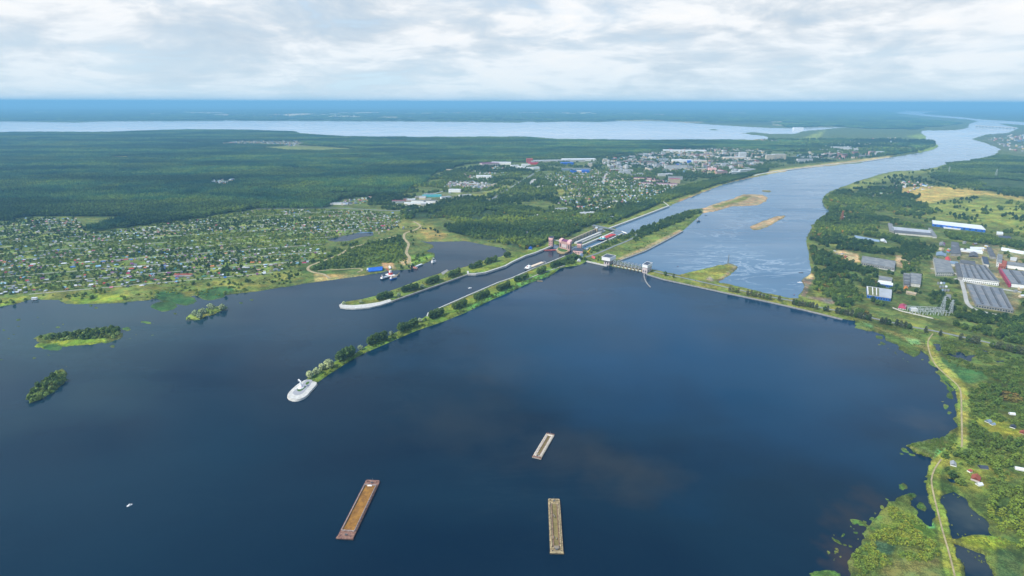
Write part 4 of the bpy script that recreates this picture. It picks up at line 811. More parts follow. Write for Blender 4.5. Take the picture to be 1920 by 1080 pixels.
# spillway
def spill_tower(label, top, low_px, z_top=23, z_band=14):
    c = [tuple(P(u, v, z_top)[:2]) for u, v in top]; cx = sum(q[0] for q in c) / 4; cy = sum(q[1] for q in c) / 4
    c = ccw([(x - cx, y - cy) for x, y in c]); rt = empty('spillway_tower', (cx, cy, 0), 0, label, 'tower')
    lo = [(x * low_px, y * low_px) for x, y in c]
    MB().prism(lo, -1, z_band).build('wall', M['pinkg'], rt); MB().prism(c, z_band, z_top).build('upper_storey', M['white'], rt)
    for i in range(4):
        a = Vector((*c[i], z_top)); b = Vector((*c[(i + 1) % 4], z_top)); 
    MB().prism([(x * .93, y * .93) for x, y in c], z_top, z_top + .5).build('roof', M['slate'], rt)
    pr = MB()
    for i in range(4): pr.bar(Vector((*c[i], z_top + .3)), Vector((*c[(i + 1) % 4], z_top + .3)), 1.0)
    pr.build('parapet', M['white'], rt)
    for i in range(4):
        a = Vector((*lo[i], 0)); b = Vector((*lo[(i + 1) % 4], 0)); d = (b - a).normalized(); nn = Vector((d.y, -d.x, 0)); L = (b - a).length
        for k in range(2):
            m0 = a + d * L * (.3 + .4 * k); q = [m0 - d * 1.3 - nn * .3, m0 + d * 1.3 - nn * .3, m0 + d * 1.3 + nn * .2, m0 - d * 1.3 + nn * .2]
            MB().prism(ccw([tuple(x[:2]) for x in q]), 3, 8.5).build('window', M['glass'], rt)
    AVOID.append((cx, cy, 22)); return rt
spill_tower('white spillway tower with overhanging top beside the lock island', [(1128.3,481.5),(1143.8,484),(1155,479.5),(1138,476)], .66)
spill_tower('white spillway tower at the start of the causeway', [(1204.6,496),(1214.3,498),(1223.3,493),(1213,490.6)], .92, z_band=16)
rt = empty('spillway', P(1176, 504, 0), math.atan2(P(1204, 509.5, 0).y - P(1150, 499, 0).y, P(1204, 509.5, 0).x - P(1150, 499, 0).x), 'low concrete spillway with steel gantry between the two white towers', 'spillway')
Ls = (P(1204, 509.5, 0) - P(1150, 499, 0)).length; N = 8; s = Ls / N
bpy.context.view_layer.update()
for i in range(N + 1):
    x = -Ls / 2 + i * s
    MB().box(x - 1.4, x + 1.4, -2.5, 16, -2, 4.4).cyl(x, -2.5, -2, 4.4, 1.4).build('pier', M['yell'], rt)
    fr = MB()
    for y in (3, 13): fr.bar((x, y, 4), (x, y, 15), .9)
    fr.bar((x, 3, 15), (x, 13, 15), .9).bar((x, 3, 9.5), (x, 13, 9.5), .6).bar((x, 3, 4.5), (x, 13, 9.5), .45)
    fr.build('gantry_frame', M['steell'], rt)
for i in range(N):
    x = -Ls / 2 + i * s
    MB().box(x + 1.6, x + s - 1.6, -.3, .3, -2, 2.6).build('gate', M['white'], rt)
    b = MB()
    for y in (3, 13):
        for z in (9.5, 15): b.bar((x, y, z), (x + s, y, z), .6)
        b.bar((x, y, 9.5), (x + s / 2, y, 15), .35).bar((x + s / 2, y, 15), (x + s, y, 9.5), .35)
    b.build('truss', M['steel'], rt)
MB().box(-Ls / 2, Ls / 2, 5, 13, 4.4, 5.2).build('service_deck', M['concd'], rt)

# ------------------------------------------------------------------ masts, pylons, substation
def lattice(name, label, u, v, h, w, m, cat='mast', arms=0, rz=0.3, group=None):
    p = P(u, v, 2); rt = empty(name, p, rz, label, cat, group); b = MB(); k = 6
    lv = [(h * (1 - (1 - i / k) ** 1.15), w * (1 - i / k) ** .9 * .5 + w * .06) for i in range(k + 1)]
    for i in range(k):
        (z0, a0), (z1, a1) = lv[i], lv[i + 1]
        c0 = [(-a0, -a0), (a0, -a0), (a0, a0), (-a0, a0)]; c1 = [(-a1, -a1), (a1, -a1), (a1, a1), (-a1, a1)]
        for j in range(4):
            b.bar((*c0[j], z0), (*c1[j], z1), .45); b.bar((*c0[j], z0), (*c1[(j + 1) % 4], z1), .28); b.bar((*c1[j], z1), (*c1[(j + 1) % 4], z1), .28)
    b.build('lattice_frame', m, rt)
    for i in range(arms):
        z = h * (.68 + .13 * i); L = w * (.95 - .2 * i) + 2
        MB().bar((-L, 0, z), (L, 0, z), .5).bar((-L, 0, z), (0, 0, z + 2), .3).bar((L, 0, z), (0, 0, z + 2), .3).build('cross_arm', m, rt)
    return rt
lattice('lattice_mast', 'tall red lattice mast in the woods of the right bank', 1577, 416, 42, 9, M['redf'])
lattice('lattice_mast', 'slim grey mast on the tip of the triangular spit', 1365, 493.5, 26, 3, M['steel'])
lattice('pylon', 'grey pylon among trees beside the substation', 1766, 583, 34, 6, M['steell'], 'pylon', 3)
lattice('pylon', 'leaning grey pylon nearest the lower factory hall', 1781, 587, 30, 6, M['steell'], 'pylon', 3)
lattice('pylon', 'pale pylon standing in the scrub above the tan field', 1778, 326, 45, 9, M['steell'], 'pylon', 3)
lattice('pylon', 'pale pylon by the river before the white riverside flats', 1553, 300, 70, 12, M['white'], 'pylon', 2)
lattice('lattice_mast', 'tall red and white town mast, left of a pair', 1277, 293, 60, 9, M['pinkl'])
lattice('lattice_mast', 'tall red and white town mast, right of a pair', 1283, 292, 70, 9, M['redf'])
lattice('pylon', 'pale pylon in the dark trees near the right edge', 1866, 333, 50, 9, M['steell'], 'pylon', 3)
rt = empty('substation', P(1730, 586, 2), -.13, 'outdoor substation of pale steel frames on grass', 'substation')
for r_ in range(4):
    for k in range(5):
        x = -28 + k * 15; y = -14 + r_ * 10
        MB().bar((x, y, 0), (x, y, 8), .6).bar((x + 12, y, 0), (x + 12, y, 8), .6).bar((x - 1, y, 8), (x + 13, y, 8), .8).bar((x + 6, y, 0), (x + 6, y, 4), 1.2).build('bay_frame', M['steell'], rt)
rt = empty('transformer', P(1712, 583, 2), -.13, 'big white and blue transformer left of the substation frames', 'transformer')
MB().box(-6, 6, -4, 4, 0, 7).build('tank', M['white'], rt); MB().box(-7.5, -6.1, -3, 3, 1, 6).box(6.1, 7.5, -3, 3, 1, 6).build('radiator', M['blul'], rt)
b = MB()
for k in (-3, 0, 3): b.cyl(k, 0, 7, 10, .5, .3)
b.build('bushing', M['steell'], rt)
ribbon('substation_fence', [(1674,576),(1690,582),(1720,589),(1750,596)], .6, 1.5, 4.2, M['conc'], 'pale fence on the road side of the substation', 'fence', kind='thing', smooth=False)

# far road bridge
rt = empty('river_bridge', P(1866, 240, 0), 0, 'long pale road bridge over the widening river far upstream', 'bridge')
a = P(1828, 238, 0) - rt.location; b_ = P(1905, 242.5, 0) - rt.location
MB().bar(Vector((a.x, a.y, 26)), Vector((b_.x, b_.y, 26)), 14).build('deck', M['conc'], rt)
for i in range(12):
    q = a.lerp(b_, (i + .5) / 12); MB().box(q.x - 8, q.x + 8, q.y - 8, q.y + 8, -2, 24).build('pier', M['concd'], rt)

# ------------------------------------------------------------------ monument
p = P(564.5, 726.5, 3.1); rt = empty('monument', p, 0, 'tall white winged statue on a stepped base at the spit head', 'monument')
MB().cyl(0, 0, 0, .8, 5, 5, 24).cyl(0, 0, .8, 1.6, 4.0, 3.9, 24).build('base_step', M['stone'], rt)
MB().cyl(0, 0, 1.6, 2.3, 3.3, 3.2, 24).build('pink_ring', M['pinkl'], rt)
MB().cyl(0, 0, 2.3, 4.4, 2.9, 2.2, 8).cyl(.2, 0, 4.4, 6.2, 2.0, 1.2, 8).build('pedestal', M['stone'], rt)
def tube(pts, rad, n=8):
    b = MB(); 
    for (a, r0), (c, r1) in zip(zip(pts, rad), list(zip(pts, rad))[1:]):
        a = Vector(a); c = Vector(c); d = (c - a).normalized(); u = d.cross(Vector((0, 1, 0))).normalized() if abs(d.y) < .9 else Vector((1, 0, 0)); t = d.cross(u)
        v = [a + (u * math.cos(2 * math.pi * i / n) + t * math.sin(2 * math.pi * i / n)) * r0 for i in range(n)] + [c + (u * math.cos(2 * math.pi * i / n) + t * math.sin(2 * math.pi * i / n)) * r1 for i in range(n)]
        b.add(v, [(i, (i + 1) % n, n + (i + 1) % n, n + i) for i in range(n)] + [tuple(range(n - 1, -1, -1)), tuple(range(n, 2 * n))])
    return b
fig = tube([(0, 0, 6), (-.1, 0, 8.2), (-.3, 0, 10.4), (-.5, 0, 11.4)], [1.35, .95, .8, .4]); t2 = tube([(-.5, 0, 11.3), (-.6, 0, 11.8), (-.65, 0, 12.6)], [.35, .55, .35]); fig.add(t2.v, t2.f)
t3 = tube([(-.6, 0, 10.9), (-2.2, 0, 11.4), (-3.6, .2, 10.6)], [.35, .28, .15]); fig.add(t3.v, t3.f)
fig.build('statue', M['stone'], rt, True)
for sgn, pts in ((1, [(-.2, .3, 10.6), (-.9, .8, 13.6), (-2.8, 1.1, 14.4), (-4.4, 1.2, 12.2), (-3.2, 1.0, 12.0), (-1.6, .7, 10.6), (-.4, .3, 9.2)]), (-1, [(0, -.3, 10.6), (.9, -.8, 12.8), (1.6, -1.1, 13.0), (1.8, -1.0, 11.0), (1.2, -.7, 9.6), (.2, -.3, 8.8)])):
    n = len(pts); MB().add([(x, y - .15, z) for x, y, z in pts] + [(x, y + .15, z) for x, y, z in pts], [tuple(range(n)), tuple(range(2 * n - 1, n - 1, -1))] + [(i, n + i, n + (i + 1) % n, (i + 1) % n) for i in range(n)]).build('wing', M['stone'], rt)
AVOID.append((p.x, p.y, 12))

# ------------------------------------------------------------------ boats
def deck_outline(L, W, k=6, bow=.12, stern=.05, sq=.55):
    """plan of a blunt hull along +Y"""
    pts = [(-W / 2, -L / 2 + L * stern), (-W / 2 * sq * 1.3, -L / 2), (W / 2 * sq * 1.3, -L / 2), (W / 2, -L / 2 + L * stern), (W / 2, L / 2 - L * bow)]
    for i in range(1, k): a = i / k * math.pi / 2; pts.append((W / 2 * (sq + (1 - sq) * math.cos(a)), L / 2 - L * bow * (1 - math.sin(a))))
    pts.append((W / 2 * sq, L / 2)); pts.append((-W / 2 * sq, L / 2))
    for i in range(k - 1, 0, -1): a = i / k * math.pi / 2; pts.append((-W / 2 * (sq + (1 - sq) * math.cos(a)), L / 2 - L * bow * (1 - math.sin(a))))
    pts.append((-W / 2, L / 2 - L * bow)); return pts
def place(near, far, w_px, z=2.5):
    a = P(near[0], near[1], z); b = P(far[0], far[1], z); L = (b - a).length; m = (a + b) / 2
    mp = ((near[0] + far[0]) / 2, (near[1] + far[1]) / 2); d = (b - a).normalized()
    # metres per pixel across the hull
    q = P(mp[0] + 1, mp[1], z); p0 = P(mp[0], mp[1], z); n = Vector((d.y, -d.x, 0)); W = w_px * abs((q - p0).dot(n))
    return m, L, W, math.atan2(d.y, d.x) - math.pi / 2
def barge(label, near, far, w_px, look):
    m, L, W, rz = place(near, far, w_px)
    rt = empty('barge', (m.x, m.y, 0), rz, label, 'barge')
    print('barge', round(L), round(W, 1))
    out = deck_outline(L, W, 5, .035, .035, .82)
    hullm = {'a': M['maroon'], 'b': M['tan'], 'c': M['creamd']}[look]
    low = [(x * .97, y * .965) for x, y in out]
    y0, y1 = -L / 2 + L * .115, L / 2 - L * .10
    if look != 'a': y0, y1 = -L / 2 + L * .075, L / 2 - L * .07
    iw = W * .40 if look == 'a' else W * .36
    # hull as a ring round the open hold
    MB().prism(low, -1.2, 2.0, out).build('hull', hullm, rt)
    d = MB()
    d.prism([(x, max(y, y1)) for x, y in out if y > 0] , 2.0, 2.6); d.prism([(x, min(y, y0)) for x, y in out if y < 0], 2.0, 2.6)
    d.build('end_deck', M['maroon'] if look != 'b' else M['tan'], rt)
    side = {'a': mat('rust_streaked_steel', (0.20,0.13,0.10), .8, .2, .6, col2=(0.48,0.44,0.42)), 'b': M['tan'], 'c': M['creamd']}[look]
    for sgn in (-1, 1):
        MB().box(min(sgn * iw, sgn * W * .495), max(sgn * iw, sgn * W * .495), y0, y1, 2.0, 2.55).build('side_deck', side if look != 'a' else M['maroon'], rt)
        MB().box(min(sgn * (iw - .25), sgn * (iw + .25)), max(sgn * (iw - .25), sgn * (iw + .25)), y0, y1, 2.55, 3.7 if look == 'a' else 3.2).build('coaming', side, rt)
        yy = y0 + 1.5
        while yy < y1 - 1: MB().box(min(sgn * (iw + .25), sgn * (iw + .9)), max(sgn * (iw + .25), sgn * (iw + .9)), yy, yy + .3, 2.55, 3.1).build('coaming_rib', side, rt); yy += 5
    for yy in (y0, y1): MB().box(-iw, iw, yy - .25, yy + .25, 2.3, 3.7 if look == 'a' else 3.2).build('end_coaming', side, rt)
    rr = random.Random(3 + ord(look))
    if look == 'a':
        vs, fs = [], []; nx, ny = 10, 46
        for j in range(ny + 1):
            for i in range(nx + 1):
                x = -iw + .3 + (2 * iw - .6) * i / nx; y = y0 + .4 + (y1 - y0 - .8) * j / ny
                vs.append((x, y, 2.35 + rr.uniform(-.12, .18) + .35 * math.sin(y * .23) * math.cos(x * .4)))
        for j in range(ny):
            for i in range(nx): a = j * (nx + 1) + i; fs.append((a, a + 1, a + nx + 2, a + nx + 1))
        mk('sand_cargo', vs, fs, M['sand'], rt, True)
        MB().box(-iw * .45, iw * .3, y1 - 2.4, y1 - .8, 2.6, 3.5).build('hatch_box', M['white'], rt)
    else:
        # open hold: sides slope down to a narrow floor, seen as a groove
        f = .55 if look == 'b' else .36; ymid = (y1 - y0) * .04
        top = [(-iw, y0), (iw, y0), (iw, y1), (-iw, y1)]; bot = [(-iw * f, y0 + ymid), (iw * f, y0 + ymid), (iw * f, y1 - ymid), (-iw * f, y1 - ymid)]
        v = [(x, y, 2.56) for x, y in top] + [(x, y, 2.06) for x, y in bot]
        MB().add(v, [(0, 1, 5, 4), (1, 2, 6, 5), (2, 3, 7, 6), (3, 0, 4, 7)]).build('hold_slope', M['tan'] if look == 'b' else M['creamd'], rt)
        MB().add([(x, y, 2.07) for x, y in bot], [(0, 1, 2, 3)]).build('hold_floor', M['hold'], rt)
        for sgn in (-1, 1): MB().box(min(sgn * iw * f, sgn * iw * (f + .12)), max(sgn * iw * f, sgn * iw * (f + .12)), y0 + ymid, y1 - ymid, 2.1, 2.9).build('hold_rail', M['maroon'], rt)
        if look == 'b':
            for k in range(5): x = rr.uniform(-.8, .8) * iw; y = rr.uniform(y0, y1); MB().box(x - .5, x + .5, y - 1.5, y + 1.5, 2.4, 3.1).build('plank_stack', M['wood'], rt)
            MB().box(-2.5, 2.5, y0 - 1, y0 + 2.5, 2.6, 3.8).build('deck_box', M['wood'], rt)
        else:
            MB().box(-1.6, 1.6, y0 + .6, y0 + 3, 2.5, 3.6).build('deck_box', M['tan'], rt)
    for sy in (-1, 1):
        for sx in (-1, 1):
            MB().cyl(sx * W * .33, sy * (L / 2 - L * .035), 2.6, 3.5, .35, .45, 8).build('bollard', M['dark'], rt)
        MB().box(-1.1, 1.1, sy * (L / 2 - L * .055) - .7, sy * (L / 2 - L * .055) + .7, 2.6, 3.7).build('winch', M['greyd'], rt)
    MB().bar((0, L / 2 - .8, 2.6), (0, L / 2 - .8, 6.0), .18).build('light_mast', M['steel'], rt)
    return rt
barge('long rusty barge loaded with orange sand', (645.5, 1010), (699.5, 900), 29, 'a')
barge('empty barge with tan deck and olive hold, closest to upright', (1044, 1037), (1038.5, 935), 23.5, 'b')
barge('small chalky white barge with a dark groove hold', (1006, 857.5), (1032.5, 812.5), 17.5, 'c')

def ship(label, near, far, w_px, hullm, deckm, hatchm, housem, n_hatch=4, cat='cargo ship', name='cargo_ship', z=2.0, stern_near=True):
    m, L, W, rz = place(near, far, w_px, z)
    if not stern_near: rz += math.pi
    print(name, round(L), round(W, 1))
    rt = empty(name, (m.x, m.y, 0), rz, label, cat)
    out = deck_outline(L, W, 6, .16, .06, .18); low = [(x * .9, y * .96) for x, y in out]
    MB().prism(low, -1.5, 3.0, out).build('hull', hullm, rt)
    if L > 60: rt.location.z = 2.2; MB().prism([(x * .9, y * .95) for x, y in out], -4.5, -1.4, low).build('lower_hull', hullm, rt)
    MB().prism([(x * .95, y * .985) for x, y in out], 3.0, 3.15).build('deck', deckm, rt)
    b = MB()
    for i in range(len(out)): b.bar(Vector((*out[i], 3.6)), Vector((*out[(i + 1) % len(out)], 3.6)), .25)
    b.build('railing', M['white'], rt)
    y0 = -L / 2 + L * .27; y1 = L / 2 - L * .12; s = (y1 - y0) / n_hatch
    for i in range(n_hatch): MB().box(-W * .34, W * .34, y0 + s * i + .5, y0 + s * (i + 1) - .5, 3.1, 4.9).build('hatch_cover', hatchm, rt)
    h = MB().box(-W * .42, W * .42, -L / 2 + L * .08, -L / 2 + L * .24, 3.1, 6.4).build('deckhouse', housem, rt)
    MB().box(-W * .30, W * .30, -L / 2 + L * .14, -L / 2 + L * .23, 6.4, 9.2).build('wheelhouse', M['white'], rt)
    MB().box(-W * .31, W * .31, -L / 2 + L * .231, -L / 2 + L * .2345, 7.4, 8.6).build('wheelhouse_window', M['glass'], rt)
    MB().cyl(0, -L / 2 + L * .105, 6.4, 10, W * .09, W * .07, 10).build('funnel', M['redf'], rt)
    MB().bar((0, -L / 2 + L * .18, 9.2), (0, -L / 2 + L * .18, 14), .3).bar((-1.5, -L / 2 + L * .18, 12), (1.5, -L / 2 + L * .18, 12), .2).build('mast', M['white'], rt)
    MB().bar((0, L / 2 - L * .06, 3.1), (0, L / 2 - L * .06, 8), .3).build('foremast', M['white'], rt)
    return rt
ship('cargo ship with cream hatches sailing up the canal past the long spit', (984.5, 505.5), (1022, 491.5), 12.5, M['navy'], M['greyd'], M['cream'], M['white'], 5, z=4.0)
ship('ship with cyan wheelhouse and red deck inside the lock chamber', (1124.5, 451.3), (1152, 440.5), 14, M['navy'], M['red'], M['red'], M['cyan'], 3)
ship('long white workboat with dark stern moored off the blue hangar', (714, 523.5), (728.5, 518.8), 6.5, M['navy'], M['white'], M['steell'], M['white'], 1, 'workboat', 'workboat')
ship('blue hulled launch moored against the white workboat', (731.5, 523.5), (744, 519.5), 5, M['blue'], M['conc'], M['beige'], M['white'], 1, 'launch', 'launch')
ship('maroon hulled tug moored below the sandy yard', (769, 500.5), (783, 503.5), 5, M['maroon'], M['redf'], M['redf'], M['pinkl'], 1, 'tug', 'tugboat')
ship('white motor yacht moored by the garden plots', (809.5, 492), (816.5, 489.5), 5, M['white'], M['white'], M['steell'], M['white'], 1, 'yacht', 'yacht')
ship('dark barge-like boat anchored in the river beyond the lock island', (1306.5, 415.4), (1313, 414.6), 4, M['navy'], M['greyd'], M['greyd'], M['steel'], 1, 'boat', 'river_boat')
rt = empty('deck_barge', P(784.5, 498.5, 0), 0, 'flat white topped pontoon moored astern of the maroon tug', 'pontoon')
m, L, W, rz = place((777, 501.5), (792.5, 495.5), 5, 1); rt.location = (m.x, m.y, 0); rt.rotation_euler[2] = rz
MB().prism(deck_outline(L, W, 4, .06, .05, .7), -.8, 1.8).build('hull', M['concd'], rt); MB().box(-W * .42, W * .42, -L * .4, L * .4, 1.8, 3.6).build('deckhouse', M['whiter'], rt)
rt = empty('floating_crane', P(732, 516, 0), .9, 'floating crane with white tower and red legs moored beside the workboat', 'floating crane')
MB().prism(deck_outline(26, 13, 4, .08, .06, .7), -1, 2).build('pontoon', M['white'], rt); MB().box(-4, 4, -5, 3, 2, 7).build('machinery_house', M['red'], rt)
MB().box(-2.5, 2.5, -3, 2, 7, 13).build('cab', M['white'], rt); MB().bar((0, 2, 8), (0, 16, 17), 1.0).bar((0, -2, 13), (0, 16, 17), .35).build('jib', M['red'], rt)
rt = empty('work_pontoon', P(741, 518, 0), -.9, 'cluttered tan work pontoon on the right of the floating crane', 'pontoon')
MB().prism(deck_outline(24, 8, 4, .1, .1, .6), -.8, 1.6).build('hull', M['navy'], rt); MB().box(-3, 3, -9, 7, 1.6, 2.3).build('deck_load', M['beige'], rt); MB().bar((0, 6, 2), (2, 12, 8), .6).build('derrick', M['yellow'], rt)

def small_boat(label, u, v, L, W, rz, hullm, name='motorboat', cabin=True, topm=None):
    p = P(u, v, 0); rt = empty(name, (p.x, p.y, 0), rz, label, 'boat')
    out = deck_outline(L, W, 6, .35, .05, .1)
    MB().prism([(x * .8, y * .94) for x, y in out], -.3, .9, out).build('hull', hullm, rt)
    MB().prism([(x * .8, y * .85) for x, y in out], .9, 1.0).build('deck', topm or M['white'], rt)
    if cabin:
        MB().box(-W * .3, W * .3, -L * .15, L * .15, 1.0, 2.0).build('cabin', M['white'], rt); MB().box(-W * .28, W * .28, L * .152, L * .165, 1.3, 1.8).build('windscreen', M['glass'], rt)
    MB().box(-.3, .3, -L * .53, -L * .46, .3, 1.2).build('outboard', M['dark'], rt)
    return rt
small_boat('lone white motorboat on open water left of the sand barge', 243, 948.3, 5.6, 2.1, R(-42), M['white'])
small_boat('white motorboat under way in the upper canal', 881, 540.5, 10, 4, R(-60), M['white'])
small_boat('tan flat boat moored in the green algae of the long spit', 1012, 527.5, 15, 6, R(80), M['tan'], 'flat_boat', False, M['tan'])
small_boat('dark boat anchored in the bay by the right bank', 1501.5, 511.5, 12, 5, R(85), M['navy'], 'rowing_boat', False, M['greyd'])
small_boat('white boat at the stony right bank', 1500, 530, 12, 4, R(75), M['white'])
small_boat('tiny dark boat behind the barge-like boat near the sandbar', 1323.5, 404, 12, 5, R(40), M['navy'], 'rowing_boat', False, M['greyd'])
small_boat('small white boat by the pontoon between garden plots and yacht', 812, 484.5, 9, 3.5, R(60), M['white'])
for i, (u, v) in enumerate([(1271, 499.8), (1489, 553.5), (882, 560)][:2]):
    p = P(u, v, 0); rt = empty('buoy', (p.x, p.y, 0), 0, ['dark buoy off the triangular spit', 'dark buoy near the causeway end of the river'][i], 'buoy')
    MB().cyl(0, 0, -.5, .8, 1.3, 1.3, 10).build('float', M['navy'], rt); MB().cyl(0, 0, .8, 2.4, .5, .2, 8).build('top_mark', M['redf'], rt)
p = P(1304, 526.3, 2.6); rt = empty('parked_car', (p.x, p.y, 2.56), 1.2, 'dark blue car parked on the causeway road', 'car')
MB().box(-2.2, 2.2, -.9, .9, .35, .95).build('body', M['slate'], rt); MB().prism([(-1.3, -.8), (1.0, -.8), (1.0, .8), (-1.3, .8)], .95, 1.5, [(-.9, -.65), (.6, -.65), (.6, .65), (-.9, .65)]).build('cabin', M['glass'], rt)
for x in (-1.4, 1.4):
    for y in (-.85, .85): MB().bar((x, y - .12, .34), (x, y + .12, .34), .62).build('wheel', M['dark'], rt)

# harbour buildings
B('boat_hangar', 'long bright blue roofed hangar on the beach', [(691,505),(716,502.5),(716.5,496.5),(691.5,499)], 8, M['blue'], M['blue'], cat='hangar', style='low')
B('lean_to', 'white lean-to at the left end of the blue roofed hangar', [(687.5,506.5),(694,505.5),(694,502.5),(688.5,503)], 4, M['white'], M['whiter'], cat='shed')
B('caravan', 'white trailer on the brown yard right of the blue hangar', [(731,502.5),(733.5,501.5),(731,498),(728.5,499)], 3, M['white'], M['white'], cat='trailer', parapet=False)
# cottages in the marsh woods
def cot(name, label, u, v, a, b, h, rz, wall, roof, cat='cottage', style='gable'):
    p = P(u, v, 2); cs, sn = math.cos(rz), math.sin(rz)
    w = [(p.x + x * cs - y * sn, p.y + x * sn + y * cs) for x, y in ((-a, -b), (a, -b), (a, b), (-a, b))]
    return B(name, label, None, h, wall, roof, cat=cat, style=style, world=w, windows=[(0, 2, 1, .3)] if h > 4 else None)
cot('cottage', 'brown red roofed cottage in the marsh woods', 1829, 899, 5, 4.2, 6, .8, M['pinkg'], M['brick'])
cot('cottage', 'tiny red roofed hut beside the brown red cottage', 1818, 884.5, 2, 2, 3.5, .3, M['white'], M['redf'], 'hut')
cot('cottage', 'white shed with pale roof just below the brown red cottage', 1836, 909, 3.2, 2.5, 3.2, .2, M['white'], M['whiter'], 'shed')
cot('cottage', 'pale grey roofed shed at the end of the footpath', 1787, 871, 4.2, 3, 4, 1.0, M['white'], M['silver'], 'shed')
cot('cottage', 'dark blue roofed shed beyond the red roofed hut', 1843, 877, 4.5, 3, 3.5, -.2, M['concd'], M['slate'], 'shed')
cot('cottage', 'long white roofed cabin in the scrub at the right edge', 1912, 880.5, 5, 2.5, 3.5, -.4, M['white'], M['whiter'], 'cabin')
cot('cottage', 'white hut alone in the scrub above the bright clearing', 1897, 777, 3.5, 2.4, 3.4, -.2, M['white'], M['whiter'], 'hut')
cot('cottage', 'white and blue hut on the left edge of the bright clearing', 1853, 791, 3.5, 3, 3.6, .4, M['white'], M['blul'], 'hut')
cot('cottage', 'pale blue hut in the middle of the bright clearing', 1861, 796, 3, 2.2, 3, .2, M['white'], M['blul'], 'hut')
cot('cottage', 'dark hut with white porch on the right of the bright clearing', 1899, 801, 3.4, 3, 3.8, .7, M['white'], M['slate'], 'hut')
cot('cottage', 'rust roofed hut by the right edge below the dark hut', 1917, 812, 3.4, 3, 3.8, .7, M['beige'], M['brick'], 'hut')

# ------------------------------------------------------------------ houses and blocks, one object each where they show largest
RC = dict(white=(0.62,0.66,0.68), silver=(0.42,0.46,0.50), grey=(0.20,0.22,0.24), slate=(0.07,0.08,0.10), red=(0.42,0.06,0.05), crimson=(0.40,0.02,0.09), pink=(0.60,0.22,0.30), plum=(0.20,0.05,0.18), blue=(0.05,0.18,0.50), skyblue=(0.25,0.48,0.65), green=(0.08,0.26,0.16), tan=(0.42,0.30,0.18), orange=(0.55,0.20,0.06))
WC = dict(white=(0.66,0.66,0.64), cream=(0.58,0.50,0.36), grey=(0.30,0.31,0.31), brown=(0.17,0.10,0.06), blue=(0.16,0.26,0.40), yellow=(0.55,0.40,0.12), green=(0.14,0.24,0.14), pink=(0.55,0.30,0.28))
RN = {'skyblue': 'sky blue'}
RM = {k: mat('roof_' + k, v, .55, .12, .4) for k, v in RC.items()}; WM = {k: mat('wall_' + k, v, .85, .12, .4) for k, v in WC.items()}
def house_meshes(kind):
    if kind == 'gable':
        w = MB().add([(-.5,-.5,0),(.5,-.5,0),(.5,.5,0),(-.5,.5,0),(-.5,-.5,.6),(.5,-.5,.6),(.5,.5,.6),(-.5,.5,.6),(-.5,0,.97),(.5,0,.97)], [(0,1,5,4),(1,2,6,5),(2,3,7,6),(3,0,4,7),(7,4,8),(5,6,9)])
        r = MB().add([(-.56,-.6,.52),(.56,-.6,.52),(.56,0,1),(-.56,0,1),(.56,.6,.52),(-.56,.6,.52)], [(0,1,2,3),(3,2,4,5)]).add([(-.56,-.6,.48),(.56,-.6,.48),(.56,0,.96),(-.56,0,.96),(.56,.6,.48),(-.56,.6,.48)], [(3,2,1,0),(5,4,2,3)]).add([(-.56,-.6,.48),(.56,-.6,.48),(.56,-.6,.52),(-.56,-.6,.52)], [(0,1,2,3)])
    elif kind == 'hipped':
        w = MB().box(-.5,.5,-.5,.5,0,.6); r = MB().add([(-.57,-.57,.58),(.57,-.57,.58),(.57,.57,.58),(-.57,.57,.58),(-.2,0,1),(.2,0,1)], [(0,1,5,4),(1,2,5),(2,3,4,5),(3,0,4),(3,2,1,0)])
    else:
        w = MB().add([(-.5,-.5,0),(.5,-.5,0),(.5,.5,0),(-.5,.5,0),(-.5,-.5,.6),(.5,-.5,.6),(.5,.5,.85),(-.5,.5,.85)], [(0,1,5,4),(1,2,6,5),(2,3,7,6),(3,0,4,7)])
        r = MB().add([(-.56,-.58,.6),(.56,-.58,.6),(.56,.58,.9),(-.56,.58,.9),(-.56,-.58,.55),(.56,-.58,.55),(.56,.58,.85),(-.56,.58,.85)], [(0,1,2,3),(7,6,5,4),(0,4,5,1),(1,5,6,2),(2,6,7,3),(3,7,4,0)])
    def me(n, b, m):
        q = bpy.data.meshes.new(n); q.from_pydata(b.v, [], b.f); q.update(); q.materials.append(m); return q
    return me('wall', w, WM['white']), me('roof', r, RM['white'])
HM = {k: house_meshes(k) for k in ('gable', 'hipped', 'lean-to')}
def house(name, label, cat, group, x, y, L, W, H, rz, kind, wm, rm):
    e = empty(name, (x, y, 1.6), rz, label, cat, group)
    for n, me, m in (('wall', HM[kind][0], wm), ('roof', HM[kind][1], rm)):
        o = bpy.data.objects.new(n, me); COL.objects.link(o); o.parent = e; o.scale = (L, W, H)
        o.material_slots[0].link = 'OBJECT'; o.material_slots[0].material = m
    AVOID.append((x, y, 5)); return e
def sample(poly, n, rng, zfun=None, gap=0):
    """n places spread evenly over the land inside a photo polygon"""
    p = np.asarray(poly, float); X, Y = Parr(p[:, 0], p[:, 1], 2)
    out = []; tries = 0; taken = {}
    while len(out) < n and tries < 40:
        tries += 1; k = n * 6
        x = rng.uniform(X.min(), X.max(), k); y = rng.uniform(Y.min(), Y.max(), k)
        u, v = Q(x, y, 2); m = inside(poly, u, v)
        for w in WATERS: m &= ~inside(w, u, v)
        x, y, u, v = x[m], y[m], u[m], v[m]
        for i in range(len(x)):
            if gap:
                kx, ky = int(x[i] // gap), int(y[i] // gap)
                if any((a, b) in taken for a in (kx - 1, kx, kx + 1) for b in (ky - 1, ky, ky + 1) if abs(a - kx) + abs(b - ky) < 2): continue
                taken[(kx, ky)] = 1
            out.append((x[i], y[i], u[i], v[i]))
            if len(out) >= n: break
    return out
